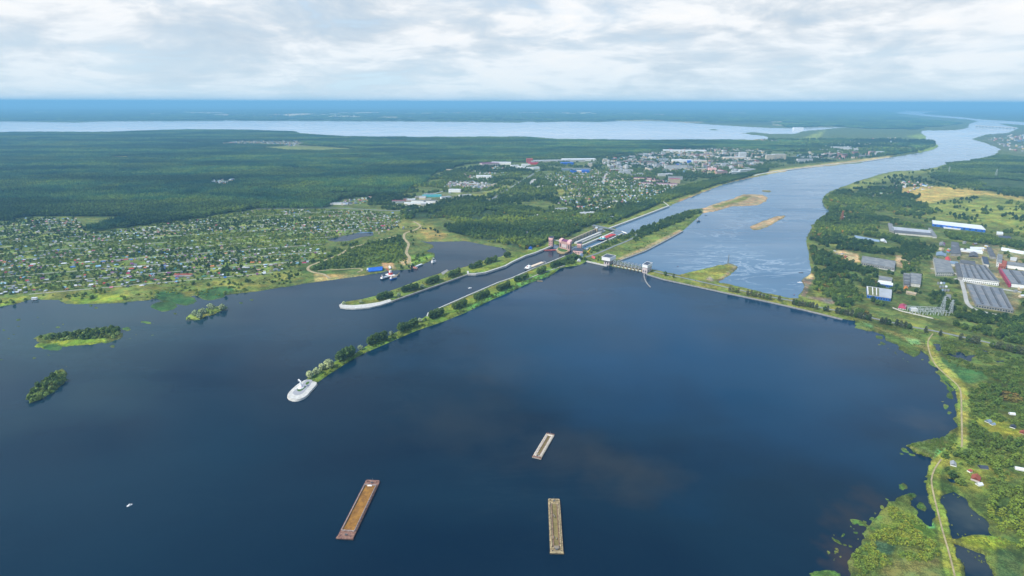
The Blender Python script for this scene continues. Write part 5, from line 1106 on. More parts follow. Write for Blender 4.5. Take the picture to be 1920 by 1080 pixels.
rs = np.random.RandomState(11); rnd = random.Random(21)
ca, sa = math.cos(.35), math.sin(.35); dp = np.asarray(DACHA, float); dX, dY = Parr(dp[:, 0], dp[:, 1], 2)
ii, jj = np.meshgrid(np.arange(-160, 161), np.arange(-130, 131)); c0 = ((dX.min() + dX.max()) / 2, (dY.min() + dY.max()) / 2)
a_ = ii.ravel() * 17.0 + rs.uniform(-9, 9, ii.size); b_ = jj.ravel() * 24.0 + np.where(jj.ravel() % 2 == 0, -4, 4) + rs.uniform(-8, 8, ii.size)
gx, gy = c0[0] + a_ * ca - b_ * sa, c0[1] + a_ * sa + b_ * ca; gu, gv = Q(gx, gy, 2)
ok = inside(DACHA, gu, gv) & (gu > -120) & (rs.rand(gx.size) < np.clip((fbm(gx / 110, gy / 110, 3) - .28) * 2.6 + np.where(gu < 260, .2, 0), .1, .9))
for w in WATERS: ok &= ~inside(w, gu, gv)
pts = list(zip(gx[ok], gy[ok], gu[ok], gv[ok]))
lane_n = 0
for j in range(-60, 61):
    b0 = (j * 2 + .5) * 48.0 / 2 + 0.0
    if j % 2: continue
    run = []
    for i in range(-170, 171):
        a0 = i * 16.0; x_, y_ = c0[0] + a0 * ca - b0 * sa, c0[1] + a0 * sa + b0 * ca; u_, v_ = Q(np.array([x_]), np.array([y_]), 2)
        good = inside(DACHA, u_, v_)[0] and u_[0] > -80 and not any(inside(w, u_, v_)[0] for w in WATERS)
        if good: run.append((float(u_[0]), float(v_[0])))
        if (not good or i == 170) and run:
            if len(run) > 12 and lane_n < 60: lane_n += 1; ribbon('garden_lane', run[::4] + [run[-1]], 3.2, 1.5, 2.4, M['gravel'], 'narrow pale lane between garden plots', 'lane')
            run = []
pts = [p for p in pts if 0.30 < vnoise(np.array(p[0] / 130.), np.array(p[1] / 130.)) or rnd.random() < .45]
inframe = [p for p in pts if 5 < p[2] < 1915]
inframe.sort(key=lambda p: -p[3]); near = inframe[:285]; far_h = inframe[285:] + [p for p in pts if not (5 < p[2] < 1915)]
used = set()
def pick(w): 
    t = sum(w.values()); r = rnd.random() * t
    for k, q in w.items():
        r -= q
        if r <= 0: return k
RW = dict(white=18, silver=18, grey=20, slate=6, red=3, crimson=3, pink=2, plum=4, blue=4, skyblue=8, green=6, tan=7, orange=2); WW = dict(white=9, cream=7, grey=6, brown=5, blue=3, yellow=3, green=3, pink=2)
def place_word(u, v):
    a = 'at the left end' if u < 90 else 'above the lily beds' if 270 < u < 360 and v > 510 else 'left of the lilies' if u < 270 else 'beside the loop track' if u > 470 else 'in the middle gardens'
    b = 'front row' if v > 538 else 'second row' if v > 522 else 'third row' if v > 508 else 'back row'
    return b + ' ' + a
for (x, y, u, v) in near:
    for t in range(200):
        rcn, wcn, kd, sz = pick(RW), pick(WW), rnd.choice(['gable', 'gable', 'hipped', 'lean-to']), rnd.choice(['small', 'mid-sized', 'long'])
        lab = '%s %s house, %s %s roof, %s walls, %s' % ('', sz, RN.get(rcn, rcn), kd, wcn, place_word(u, v)); lab = ' '.join(lab.split())
        if lab not in used: break
    used.add(lab)
    L = {'small': 4.4, 'mid-sized': 6.2, 'long': 9.5}[sz] * rnd.uniform(.9, 1.15); W = rnd.uniform(4, 5.6)
    house('garden_house', lab, 'house', 'garden houses by the left shore', x, y, L, W, rnd.uniform(4, 5.5), .35 + rnd.choice((0, math.pi / 2)) + rnd.uniform(-.15, .15), kd, WM[wcn], RM[rcn])
# the many others, one mass per settlement
def mass(name, label, items, group=None):
    vs, fs, mi = [], [], []; mats = list(RM.values()) + list(WM.values()); ix = {m.name: i for i, m in enumerate(mats)}
    for (x, y, L, W, H, rz, rm, wm) in items:
        c, s = math.cos(rz), math.sin(rz); b = len(vs); flat = H > 8
        q = [(-.5,-.5,0),(.5,-.5,0),(.5,.5,0),(-.5,.5,0),(-.5,-.5,.6),(.5,-.5,.6),(.5,.5,.6),(-.5,.5,.6),(-.5,0,1),(.5,0,1)]
        if flat: q = q[:4] + [(a, e, 1) for a, e, z in q[4:8]] + [(-.5, 0, 1.0), (.5, 0, 1.0)]
        for (a, e, z) in q: a *= L; e *= W; vs.append((x + a * c - e * s, y + a * s + e * c, 1.6 + z * H))
        for f in ((0,1,5,4),(1,2,6,5),(2,3,7,6),(3,0,4,7),(7,4,8),(5,6,9)): fs.append(tuple(b + i for i in f)); mi.append(ix[wm.name])
        for f in ((4,5,9,8),(6,7,8,9)): fs.append(tuple(b + i for i in f)); mi.append(ix[rm.name])
        if len(AVOID) < 60000: AVOID.append((x, y, max(4.5, L * .45)))
    o = mk(name, vs, fs, None)
    for m in mats: o.data.materials.append(m)
    o.data.polygons.foreach_set('material_index', mi); tag(o, label, 'houses', kind='stuff'); return o
def rhouse(x, y, sc=1.0, rz0=.35):
    return (x, y, rnd.uniform(5, 10) * sc, rnd.uniform(4.5, 6.5) * sc, rnd.uniform(4.5, 6.5) * sc, rz0 + rnd.choice((0, math.pi / 2)) + rnd.uniform(-.15, .15), RM[pick(RW)], WM[pick(WW)])
mass('distant_garden_houses', 'hundreds of tiny garden houses up to the edge of the pine forest', [rhouse(p[0], p[1], .78) for p in far_h])
mass('distant_cottages', 'scattered cottages in the gardens beyond the lock', [rhouse(p[0], p[1], 1.15) for p in sample(GARD, 560, rs, gap=10)])
V1 = [(425,268),(450,265),(560,265),(573,270),(550,274),(480,272),(410,272)]; V2 = [(383,345),(405,338),(440,336),(446,340),(460,339),(440,344),(410,348)]; V3 = [(285,352),(300,349),(325,348),(320,351),(295,353)]
V4 = [(760,386),(740,379),(800,365),(850,358),(870,368),(830,377),(810,386)]; V5 = [(833,352),(845,342),(880,341),(935,346),(925,352),(905,356),(860,352)]; V6 = [(860,335),(880,318),(910,312),(960,312),(950,335),(900,340)]
V7 = [(1400,262),(1440,258),(1500,280),(1400,274),(1290,272)]; V8 = [(1470,215),(1600,205),(1700,222),(1800,230),(1700,243),(1560,236),(1500,228)]; V9 = [(1850,262),(1900,252),(2000,255),(2000,290),(1900,285)]
V10 = [(1595,368),(1640,352),(1700,338),(1730,345),(1760,350),(1700,362),(1640,370)]; V11 = [(640,385),(615,383),(660,375),(700,368),(720,372),(680,382)]; V12 = [(985,440),(1000,400),(1080,395),(1120,402),(1100,410),(1050,405),(1010,420)]
V13 = [(1530,276),(1600,262),(1680,258),(1690,268),(1640,285),(1560,278)]; V14=[(280,210),(420,212),(640,214),(700,219),(500,222)]
V15 = [(630,450),(700,450),(735,434),(800,420),(750,440),(700,455)]
its = []
for poly, n, sc in ((V1, 170, 1.9), (V2, 60, 1.3), (V3, 25, 1.3), (V5, 90, 1.5), (V6, 110, 1.3), (V7, 240, 1.6), (V8, 260, 3.0), (V9, 160, 2.2), (V10, 70, 1.3), (V11, 40, 1.2), (V12, 40, 1.0), (V13, 260, 1.6), (V14, 120, 6)):
    its += [rhouse(p[0], p[1], sc) for p in sample(poly, n, rs, gap=8 * sc)]
mass('distant_villages', 'far villages of tiny pale houses in forest clearings', its)

# apartment blocks and larger buildings of the town
tmat = {}
for k, v in dict(white=(0.62,0.63,0.62), cream=(0.60,0.53,0.40), grey=(0.36,0.37,0.38), pink=(0.55,0.33,0.31), brick=(0.34,0.16,0.11)).items():
    m = bpy.data.materials.new('block_' + k); m.use_nodes = True; T = NT(m.node_tree); bs = T.n['Principled BSDF']
    tc = T.add('ShaderNodeTexCoord'); br = T.add('ShaderNodeTexBrick'); mp = T.add('ShaderNodeMapping'); sx = T.add('ShaderNodeSeparateXYZ'); cb = T.add('ShaderNodeCombineXYZ')
    T.put(sx.inputs[0], tc.outputs['Object']); T.put(cb.inputs[0], T.math('ADD', sx.outputs[0], sx.outputs[1])); T.put(cb.inputs[1], sx.outputs[2]); T.put(br.inputs['Vector'], cb.outputs[0])
    br.offset = 0; br.inputs['Scale'].default_value = 1; br.inputs['Brick Width'].default_value = 3.2; br.inputs['Row Height'].default_value = 2.9; br.inputs['Mortar Size'].default_value = .85; br.inputs['Mortar Smooth'].default_value = 0
    br.inputs['Color1'].default_value = c4((.05, .07, .09)); br.inputs['Color2'].default_value = c4((.10, .13, .16)); br.inputs['Mortar'].default_value = c4(v)
    T.put(bs.inputs['Base Color'], br.outputs[0]); bs.inputs['Roughness'].default_value = .8; tmat[k] = m
def block(label, u, v, L, W, H, rz, wk, rm, name='apartment_block', cat='apartment block', group='blocks of the far town'):
    p = P(u, v, 2); e = empty(name, (p.x, p.y, 1.5), rz, label, cat, group)
    MB().box(-L / 2, L / 2, -W / 2, W / 2, 0, H).build('wall', tmat.get(wk, None) or wk, e)
    r = MB().box(-L / 2 - .3, L / 2 + .3, -W / 2 - .3, W / 2 + .3, H, H + .6)
    if L > 30: r.box(-L * .25, -L * .2, -2, 2, H + .6, H + 3).box(L * .2, L * .25, -2, 2, H + .6, H + 3)
    r.build('roof', rm, e)
    for k in (-.4, -.2, 0, .2, .4): 
        for sh in (0, 22): AVOID.append((p.x + k * L * math.cos(rz), p.y + k * L * math.sin(rz) - sh, W * .6 + 5))
    return e
TB = [ # hand placed: label, u, v, length, width, height, rotation, wall, roof
 ('red gabled hall at the left end of the long white warehouse', 993, 304.5, 45, 40, 28, .1, M['redf'], M['redf']), ('low red block touching the end of the long white warehouse', 1000, 308, 70, 40, 14, .1, M['red'], M['crim']),
 ('longest pale grey warehouse at the forest edge of the town', 1045, 303.5, 420, 60, 14, .22, M['conc'], M['silver']), ('bright white warehouse continuing the longest grey one', 1085, 301.5, 260, 60, 16, .12, M['white'], M['whiter']),
 ('blue roofed hall below the bright white warehouse', 1063, 308, 90, 50, 14, .1, M['blue'], M['blue']), ('small blue hall on the left of a white row', 1075, 323, 40, 40, 12, 0, M['blue'], M['blue']), ('small blue hall on the right of a white row', 1097, 323, 50, 50, 14, 0, M['blue'], M['blue']), ('cream row hall between two small blue halls', 1086, 323, 90, 30, 12, 0, M['cream'], M['whiter']),
 ('long grey roofed factory above the cream row hall', 1080, 319, 190, 40, 12, .05, M['blul'], M['greyr']),
 ('wide white arena with blue front in the town centre', 1279, 304, 150, 60, 18, -.05, M['white'], M['whiter']), ('dark blue cube at the right end of the white arena', 1292, 306, 24, 30, 20, 0, M['blue'], M['blue']), ('blue low entrance before the white arena', 1274, 309.5, 50, 14, 9, 0, M['blue'], M['blue']), ('cream hall to the right of the white arena', 1308, 304, 130, 30, 15, 0, M['cream'], M['whiter']),
 ('broad pale nine storey block below the white arena', 1266, 318, 150, 24, 30, .12, 'white', M['greyr']), ('grey block attached right of the broad pale block', 1288, 317, 70, 24, 22, -.1, 'grey', M['greyr']),
 ('sweeping white roofed factory at the back of the town', 1283, 284.5, 380, 70, 16, -.12, M['white'], M['whiter']), ('tall white tower block near the embankment end', 1391, 297, 55, 30, 48, 0, 'white', M['whiter']), ('long cream mill left of the tall white tower block', 1376, 299, 170, 40, 20, .1, M['cream'], M['whiter']),
 ('plum roofed school, left wing', 1208, 336, 120, 26, 8, -.25, M['cream'], M['plum']), ('plum roofed school, middle wing', 1228, 340, 100, 26, 8, -.35, M['cream'], M['plum']), ('plum roofed hall among trees right of the school', 1250, 347, 110, 20, 10, -.2, M['pinkg'], M['plum']), ('plum roofed shed below the school', 1213, 345, 60, 16, 8, -.3, M['pinkg'], M['plum']),
 ('tan block with crimson top right of the plum roofed hall', 1264, 343, 60, 26, 24, -.1, M['beige'], M['crim']), ('grey flats behind the tan block', 1266, 337, 80, 20, 20, -.1, 'grey', M['greyr']),
 ('salmon pink block in the trees right of centre', 1335, 320, 50, 30, 18, -.1, M['pinkl'], M['pinkl']), ('white long block above the plum school', 1247, 330, 90, 16, 14, .1, 'white', M['whiter']),
 ('white riverside slab nearest the embankment', 1400, 322, 130, 20, 16, .4, 'white', M['whiter']), ('white riverside slab behind the nearest one', 1378, 326, 80, 18, 14, .4, 'white', M['whiter']),
 ('long cream tower row above the river, left part', 1443, 300, 70, 20, 42, .1, 'cream', M['whiter']), ('long cream tower row above the river, middle part', 1454, 299.5, 70, 20, 44, .1, 'cream', M['whiter']), ('long cream tower row above the river, right part', 1465, 299, 60, 20, 42, .1, 'cream', M['whiter']),
 ('white slab on the right of the riverside flats', 1508, 303.5, 130, 20, 24, .2, 'white', M['greyr']), ('white flats at the forest top of the river quarter', 1575, 280, 170, 26, 24, -.1, 'white', M['whiter']), ('white flats right of the forest top ones', 1592, 283, 150, 26, 24, -.05, 'white', M['whiter']),
 ('pink corner flats at the end of the river quarter', 1634, 290, 60, 26, 30, .4, 'pink', M['greyr']), ('brick flats in the middle of the river quarter', 1602, 290, 50, 26, 28, .2, 'brick', M['greyr']), ('brick flats below the white slab of the river quarter', 1581, 294, 60, 26, 26, .4, 'brick', M['greyr']), ('white flats at the right tip of the river quarter', 1648, 289, 90, 26, 22, .3, 'white', M['whiter']),
 ('white hall at the entrance of the garden quarter by the walled estate', 907, 334, 90, 34, 15, 0, M['white'], M['whiter']), ('cream silo yard at the forest edge', 833, 320, 100, 40, 8, -.1, M['yell'], M['beige']), ('plum roofed works at the forest edge', 918, 309, 130, 60, 14, .35, M['pinkg'], M['plum']),
 ('white works right of the plum roofed works', 940, 308, 140, 40, 16, -.1, M['white'], M['whiter']), ('white hall, first of five by the forest road', 965, 314, 55, 30, 16, .3, M['white'], M['whiter']), ('white hall, second of five by the forest road', 977, 316, 50, 30, 14, -.2, M['white'], M['whiter']), ('white hall, third of five by the forest road', 986, 312.5, 60, 30, 18, .1, M['white'], M['whiter']), ('white hall, fourth of five by the forest road', 994, 317.5, 50, 26, 14, .0, M['white'], M['whiter']), ('white hall, fifth of five by the forest road', 1004, 317, 50, 30, 14, .3, M['white'], M['whiter']),
 ('large white tank house on the walled estate', 853, 360, 60, 24, 14, -.1, M['white'], M['whiter']), ('cyan roofed hall on the walled estate', 810, 369, 90, 20, 9, .1, M['cyan'], M['cyan']), ('long white hall at the front of the walled estate', 785, 383, 130, 14, 7, -.15, M['white'], M['whiter']), ('grey hall behind the front one of the walled estate', 796, 379, 120, 16, 8, -.15, M['white'], M['greyr']),
 ('yellow block on the walled estate', 792, 373.5, 30, 20, 10, .1, M['cream'], M['whiter']), ('white block left on the walled estate', 770, 377, 40, 20, 9, .1, M['pinkg'], M['whiter']), ('pale block right on the walled estate', 836, 372, 50, 18, 9, .5, M['white'], M['silver']), ('white end block of the walled estate', 872, 368, 60, 14, 8, .4, M['white'], M['silver']),
 ('white car hall by the settlement road', 635, 383, 70, 24, 6, -.1, M['white'], M['silver']), ('dark scrap hall by the settlement road', 650, 382, 40, 20, 6, -.1, M['concd'], M['slate']),
 ('white barn at the far shore lagoon', 1496, 243.5, 160, 60, 40, 0, M['white'], M['whiter']), ('red roofed villa in the gardens near the lower canal', 1087, 391, 24, 14, 10, -.3, M['cream'], M['crim']), ('white row house in the gardens near the lower canal', 1101, 401, 60, 12, 7, .2, M['white'], M['whiter']), ('grey long shed in the gardens beside the white row house', 1052, 393, 50, 12, 6, .2, M['conc'], M['silver']), ('grey shed by the green bank of the lower canal', 1146, 409, 20, 12, 6, .7, M['conc'], M['silver']), ('long red roofed warehouse in the left settlement', 344, 517.5, 44, 10, 5, .05, M['pinkg'], M['brick']), ('white roofed boathouse by the left settlement shore', 65, 561, 10, 6, 4, .2, M['white'], M['whiter'])]
for (lab, u, v, L, W, H, rz, wk, rm) in TB:
    nm = 'apartment_block' if isinstance(wk, str) else 'hall'
    block(lab, u, v, L, W, H, rz, wk, rm, nm, 'apartment block' if nm != 'hall' else 'hall')
# the rest of the town and of the housing estate
TB_Z = [('by the forest edge', [(1130,300),(1210,290),(1258,281),(1262,296),(1200,303),(1130,312)], 26), ('left of the white arena', [(1090,306),(1180,304),(1256,300),(1250,314),(1180,318),(1100,313)], 26), ('above the plum roofed school', [(1140,312),(1250,320),(1262,332),(1200,334),(1150,322)], 14),
 ('behind the white arena', [(1300,290),(1360,284),(1400,284),(1390,294),(1310,296),(1240,297)], 20), ('between the arena and the river', [(1310,312),(1360,306),(1420,300),(1436,306),(1400,318),(1350,328),(1310,322)], 36), ('in the river quarter', [(1480,294),(1520,284),(1580,282),(1640,286),(1650,291),(1590,298),(1520,300)], 26), ('on the walled estate', V4, 12), ('on the far right shore', [(1860,262),(1900,256),(1918,262),(1918,282),(1885,276)], 12), ('in the dark roofed housing estate', V5, 14)]
for (where, poly, n) in TB_Z:
    for (x, y, u, v) in sample(poly, n, rs, gap=24):
        far = math.hypot(x, y)
        for t in range(300):
            wk = pick(dict(white=10, cream=4, grey=8, pink=3, brick=3)); rk = pick(dict(whiter=6, greyr=8, silver=4, rustr=2, slate=2, crim=1, blul=1)); sz = rnd.choice(['short', 'long', 'squat', 'tall'])
            lab = '%s %s block with %s roof %s' % (sz, wk, {'whiter': 'white', 'greyr': 'grey', 'silver': 'silver', 'rustr': 'rust stained', 'slate': 'dark', 'crim': 'crimson', 'blul': 'pale blue'}[rk], where)
            if lab not in used: break
        used.add(lab); sc = .55 if 'estate' in where else 1.0
        L = dict(short=34, long=85, squat=40, tall=30)[sz] * sc * rnd.uniform(.85, 1.2); H = dict(short=12, long=15, squat=7, tall=26)[sz] * (sc if sc < 1 else 1)
        block(lab, u, v, L, rnd.uniform(13, 18) * (sc if sc < 1 else 1), H, rnd.choice((.1, .25, .15, 1.7)) + rnd.uniform(-.1, .1), wk, M[rk])
its = []
for poly, n, sc in (([(1130,302),(1260,283),(1420,276),(1440,290),(1420,308),(1340,328),(1250,322),(1130,312)], 620, 2.2), ([(1480,296),(1530,281),(1640,283),(1655,291),(1590,299)], 140, 2.2), ([(1880,262),(1925,258),(2100,262),(2100,290),(1925,280)], 60, 3), ([(1755,455),(1850,455),(1850,475),(1760,480)], 16, 1.3), ([(1570,405),(1640,410),(1640,425),(1575,420)], 10, 1.1), ([(1555,470),(1580,472),(1600,482),(1590,490)], 6, .8), ([(1900,540),(1960,545),(1960,570),(1905,560)], 10, 1.2), ([(740,395),(760,430),(700,440)], 14, 1)):
    its += [rhouse(p[0], p[1], sc, .15) for p in sample(poly, n, rs, gap=8 * sc)]
mass('distant_town_houses', 'dense small houses filling the far town', its)
# ------------------------------------------------------------------ vegetation
def leaf_mat(name, c1, c2, c3):
    m = bpy.data.materials.new(name); m.use_nodes = True; T = NT(m.node_tree); b = T.n['Principled BSDF']
    oi = T.add('ShaderNodeObjectInfo'); geo = T.add('ShaderNodeNewGeometry'); at = T.add('ShaderNodeAttribute', attribute_name='tint')
    a = T.mix(oi.outputs['Random'], c4(c1), c4(c2))
    stand = T.ramp(T.noise(geo.outputs['Position'], 0.006, 4, 0.6), [(0.42, 0.0), (0.58, 1.0)])
    a = T.mix(T.math('MULTIPLY', stand, 0.7), a, c4(c3))
    mp = T.add('ShaderNodeMapping'); T.put(mp.inputs[0], geo.outputs['Position']); mp.inputs['Scale'].default_value = (0.35, 1, 1)
    big = T.ramp(T.noise(mp.outputs[0], 0.0022, 5, 0.62), [(0.41, (0.48, 0.56, 0.64)), (0.5, (1.0, 1.0, 1.0)), (0.59, (1.8, 1.55, 1.05))])
    a = T.mix(1.0, a, big, 'MULTIPLY')
    k = T.math('ADD', 0.42, T.math('MULTIPLY', at.outputs['Fac'], 1.16))
    cx = T.add('ShaderNodeCombineColor'); 
    for i in range(3): T.put(cx.inputs[i], k)
    T.put(b.inputs['Base Color'], T.mix(1.0, a, cx.outputs[0], 'MULTIPLY'))
    b.inputs['Roughness'].default_value = .9; b.inputs['Specular IOR Level'].default_value = .12
    return m
LM = dict(dark=leaf_mat('dark_foliage', (0.038,0.080,0.026), (0.062,0.108,0.028), (0.070,0.110,0.020)),
 pine=leaf_mat('pine_foliage', (0.028,0.090,0.052), (0.050,0.120,0.052), (0.100,0.165,0.036)),
 mid=leaf_mat('green_foliage', (0.074,0.135,0.026), (0.120,0.175,0.030), (0.100,0.150,0.024)),
 olive=leaf_mat('olive_foliage', (0.120,0.170,0.026), (0.165,0.195,0.032), (0.090,0.140,0.028)),
 willow=leaf_mat('silvery_foliage', (0.25,0.31,0.17), (0.31,0.36,0.19), (0.23,0.29,0.16)),
 bright=leaf_mat('yellow_green_foliage', (0.25,0.34,0.075), (0.32,0.39,0.10), (0.22,0.31,0.065)),
 grey=leaf_mat('grey_green_foliage', (0.070,0.088,0.045), (0.095,0.105,0.055), (0.075,0.090,0.040)),
 rust=leaf_mat('rust_foliage', (0.20,0.135,0.035), (0.17,0.15,0.035), (0.15,0.14,0.03)))
OCT = [(1,0,0),(-1,0,0),(0,1,0),(0,-1,0),(0,0,1),(0,0,-1)]; OF = [(0,2,4),(2,1,4),(1,3,4),(3,0,4),(2,0,5),(1,2,5),(3,1,5),(0,3,5)]
def lumps(rng, spots, size, flat=.8):
    v, f, t = [], [], []
    for (x, y, z, k) in spots:
        s = size * k * rng.uniform(.7, 1.3); b = len(v); a = rng.uniform(0, 6.28); c, sn = math.cos(a), math.sin(a); tn = rng.random()
        for (p, q, r) in OCT:
            j = rng.uniform(.7, 1.3); p, q, r = p * j * s, q * j * s, r * j * s * flat
            v.append((x + p * c - q * sn, y + p * sn + q * c, z + r)); t.append(tn)
        f += [(b + i, b + j, b + k2) for i, j, k2 in OF]
    return v, f, t
def crown_spots(rng, n, rx, h0, h1, shape):
    out = []
    for i in range(n):
        t = rng.random(); a = rng.uniform(0, 6.28)
        z = h0 + (h1 - h0) * t
        if shape == 'round': w = math.sqrt(max(0.03, 1 - (2 * t - .85) ** 2 * .85))
        elif shape == 'cone': w = max(.08, 1 - t) ** .75
        elif shape == 'tall': w = math.sin(math.pi * min(1, .18 + t * .8)) ** .6
        else: w = math.sqrt(max(.05, 1 - t * t))
        r = rx * w * math.sqrt(rng.uniform(.25, 1)) * (1 + .18 * math.sin(3 * a + n))
        out.append((r * math.cos(a), r * math.sin(a), z, 1.0 if t < .8 else .8))
    return out
def mesh_of(name, v, f, t, m):
    me = bpy.data.meshes.new(name); me.from_pydata(v, [], f); me.update()
    at = me.attributes.new('tint', 'FLOAT', 'POINT'); at.data.foreach_set('value', t); me.materials.append(m); return me
def crown_mesh(seed, rx, h0, h1, shape, n, size, m, name='crown'):
    rng = random.Random(seed); v, f, t = lumps(rng, crown_spots(rng, n, rx, h0, h1, shape), size); return mesh_of(name, v, f, t, m)
def trunk_mesh(h, r):
    b = MB().cyl(0, 0, -1, h * .6, r, r * .55, 7)
    for a in (0.4, 2.5, 4.4): b.bar((0, 0, h * .3), (h * .16 * math.cos(a), h * .16 * math.sin(a), h * .62), r * .5)
    me = bpy.data.meshes.new('trunk'); me.from_pydata(b.v, [], b.f); me.update(); me.materials.append(M['bark']); return me
# single trees, unit: metres
TP = {}
def kind(k, n, fn): TP[k] = [fn(i) for i in range(n)]
kind('dark', 3, lambda i: (crown_mesh(10 + i, 4.6, 3, 14, 'round', 95, 1.35, LM['dark']), trunk_mesh(13, .4)))
kind('poplar', 2, lambda i: (crown_mesh(20 + i, 3.6, 2.5, 16, 'tall', 95, 1.25, LM['grey']), trunk_mesh(15, .4)))
kind('willow', 3, lambda i: (crown_mesh(30 + i, 6.2, 1.2, 12.5, 'round', 150, 1.45, LM['willow']), trunk_mesh(10, .6)))
kind('bush', 3, lambda i: (crown_mesh(40 + i, 3.6, .2, 5.5, 'dome', 48, 1.1, LM['mid']), trunk_mesh(3, .2)))
kind('olive', 3, lambda i: (crown_mesh(50 + i, 3.8, .2, 5.6, 'dome', 48, 1.1, LM['olive']), trunk_mesh(3, .2)))
kind('bright', 2, lambda i: (crown_mesh(55 + i, 4.2, .2, 6.5, 'dome', 52, 1.2, LM['bright']), trunk_mesh(4, .2)))
kind('mid', 3, lambda i: (crown_mesh(60 + i, 4.6, 1.5, 11.5, 'round', 70, 1.45, LM['mid']), trunk_mesh(10, .35)))
kind('rust', 1, lambda i: (crown_mesh(65 + i, 5.2, .5, 8, 'dome', 60, 1.4, LM['rust']), trunk_mesh(5, .3)))
kind('conifer', 2, lambda i: (crown_mesh(70 + i, 3.1, 2, 17, 'cone', 60, 1.2, LM['pine']), trunk_mesh(16, .35)))

def grove(seed, m, cell, n, rx, h, size, per=9, shape='cone'):
    rng = random.Random(seed); v, f, t = [], [], []; g = int(math.ceil(math.sqrt(n))); st = cell / g
    for i in range(g):
        for j in range(g):
            x = (i + .5 + rng.uniform(-.42, .42)) * st - cell / 2; y = (j + .5 + rng.uniform(-.42, .42)) * st - cell / 2
            k = rng.uniform(.72, 1.15); tn = rng.random()
            a, b, c = lumps(rng, crown_spots(rng, per, rx * k, h * .35 * k, h * k, shape), size * k, 1.2)
            o = len(v); v += [(x + p[0], y + p[1], p[2]) for p in a]; f += [tuple(o + q for q in ff) for ff in b]; t += [min(1, max(0, tn * .65 + q * .35)) for q in c]
    return mesh_of('grove', v, f, t, m)

def scatter(name, label, protos, pts):
    """one mass: light copies of a few leafy shapes over many ground points; pts rows: x, y, z, scale, index, turn"""
    pts = np.asarray(pts, float)
    pc = bpy.data.collections.new(name + '_shapes')
    for i, me in enumerate(protos):
        o = bpy.data.objects.new('%s_%02d' % (name, i), me); pc.objects.link(o)
    me = bpy.data.meshes.new(name); me.vertices.add(len(pts)); me.vertices.foreach_set('co', pts[:, :3].astype(np.float32).ravel())
    for nm, ty, k in (('scl', 'FLOAT', 3), ('turn', 'FLOAT', 5)):
        at = me.attributes.new(nm, ty, 'POINT'); at.data.foreach_set('value', pts[:, k].astype(np.float32))
    at = me.attributes.new('pid', 'INT', 'POINT'); at.data.foreach_set('value', pts[:, 4].astype(np.int32))
    o = bpy.data.objects.new(name, me); COL.objects.link(o)
    ng = bpy.data.node_groups.new(name, 'GeometryNodeTree')
    ng.interface.new_socket('Geometry', in_out='INPUT', socket_type='NodeSocketGeometry'); ng.interface.new_socket('Geometry', in_out='OUTPUT', socket_type='NodeSocketGeometry')
    N = ng.nodes; L = ng.links
    gi = N.new('NodeGroupInput'); go = N.new('NodeGroupOutput'); ip = N.new('GeometryNodeInstanceOnPoints'); ci = N.new('GeometryNodeCollectionInfo')
    ci.inputs['Collection'].default_value = pc; ci.inputs['Separate Children'].default_value = True; ci.inputs['Reset Children'].default_value = True
    def na(n, t):
        q = N.new('GeometryNodeInputNamedAttribute'); q.data_type = t; q.inputs[0].default_value = n
        return [s for s in q.outputs if s.enabled and s.name == 'Attribute'][0]
    L.new(gi.outputs[0], ip.inputs['Points']); L.new(ci.outputs[0], ip.inputs['Instance']); ip.inputs['Pick Instance'].default_value = True
    L.new(na('pid', 'INT'), ip.inputs['Instance Index'])
    cr = N.new('ShaderNodeCombineXYZ'); L.new(na('turn', 'FLOAT'), cr.inputs[2]); L.new(cr.outputs[0], ip.inputs['Rotation'])
    cs = N.new('ShaderNodeCombineXYZ'); s = na('scl', 'FLOAT')
    for i in range(3): L.new(s, cs.inputs[i])
    L.new(cs.outputs[0], ip.inputs['Scale']); L.new(ip.outputs[0], go.inputs[0])
    md = o.modifiers.new('scatter', 'NODES'); md.node_group = ng
    tag(o, label, name.replace('_', ' '), kind='stuff')
    print(name, len(pts))

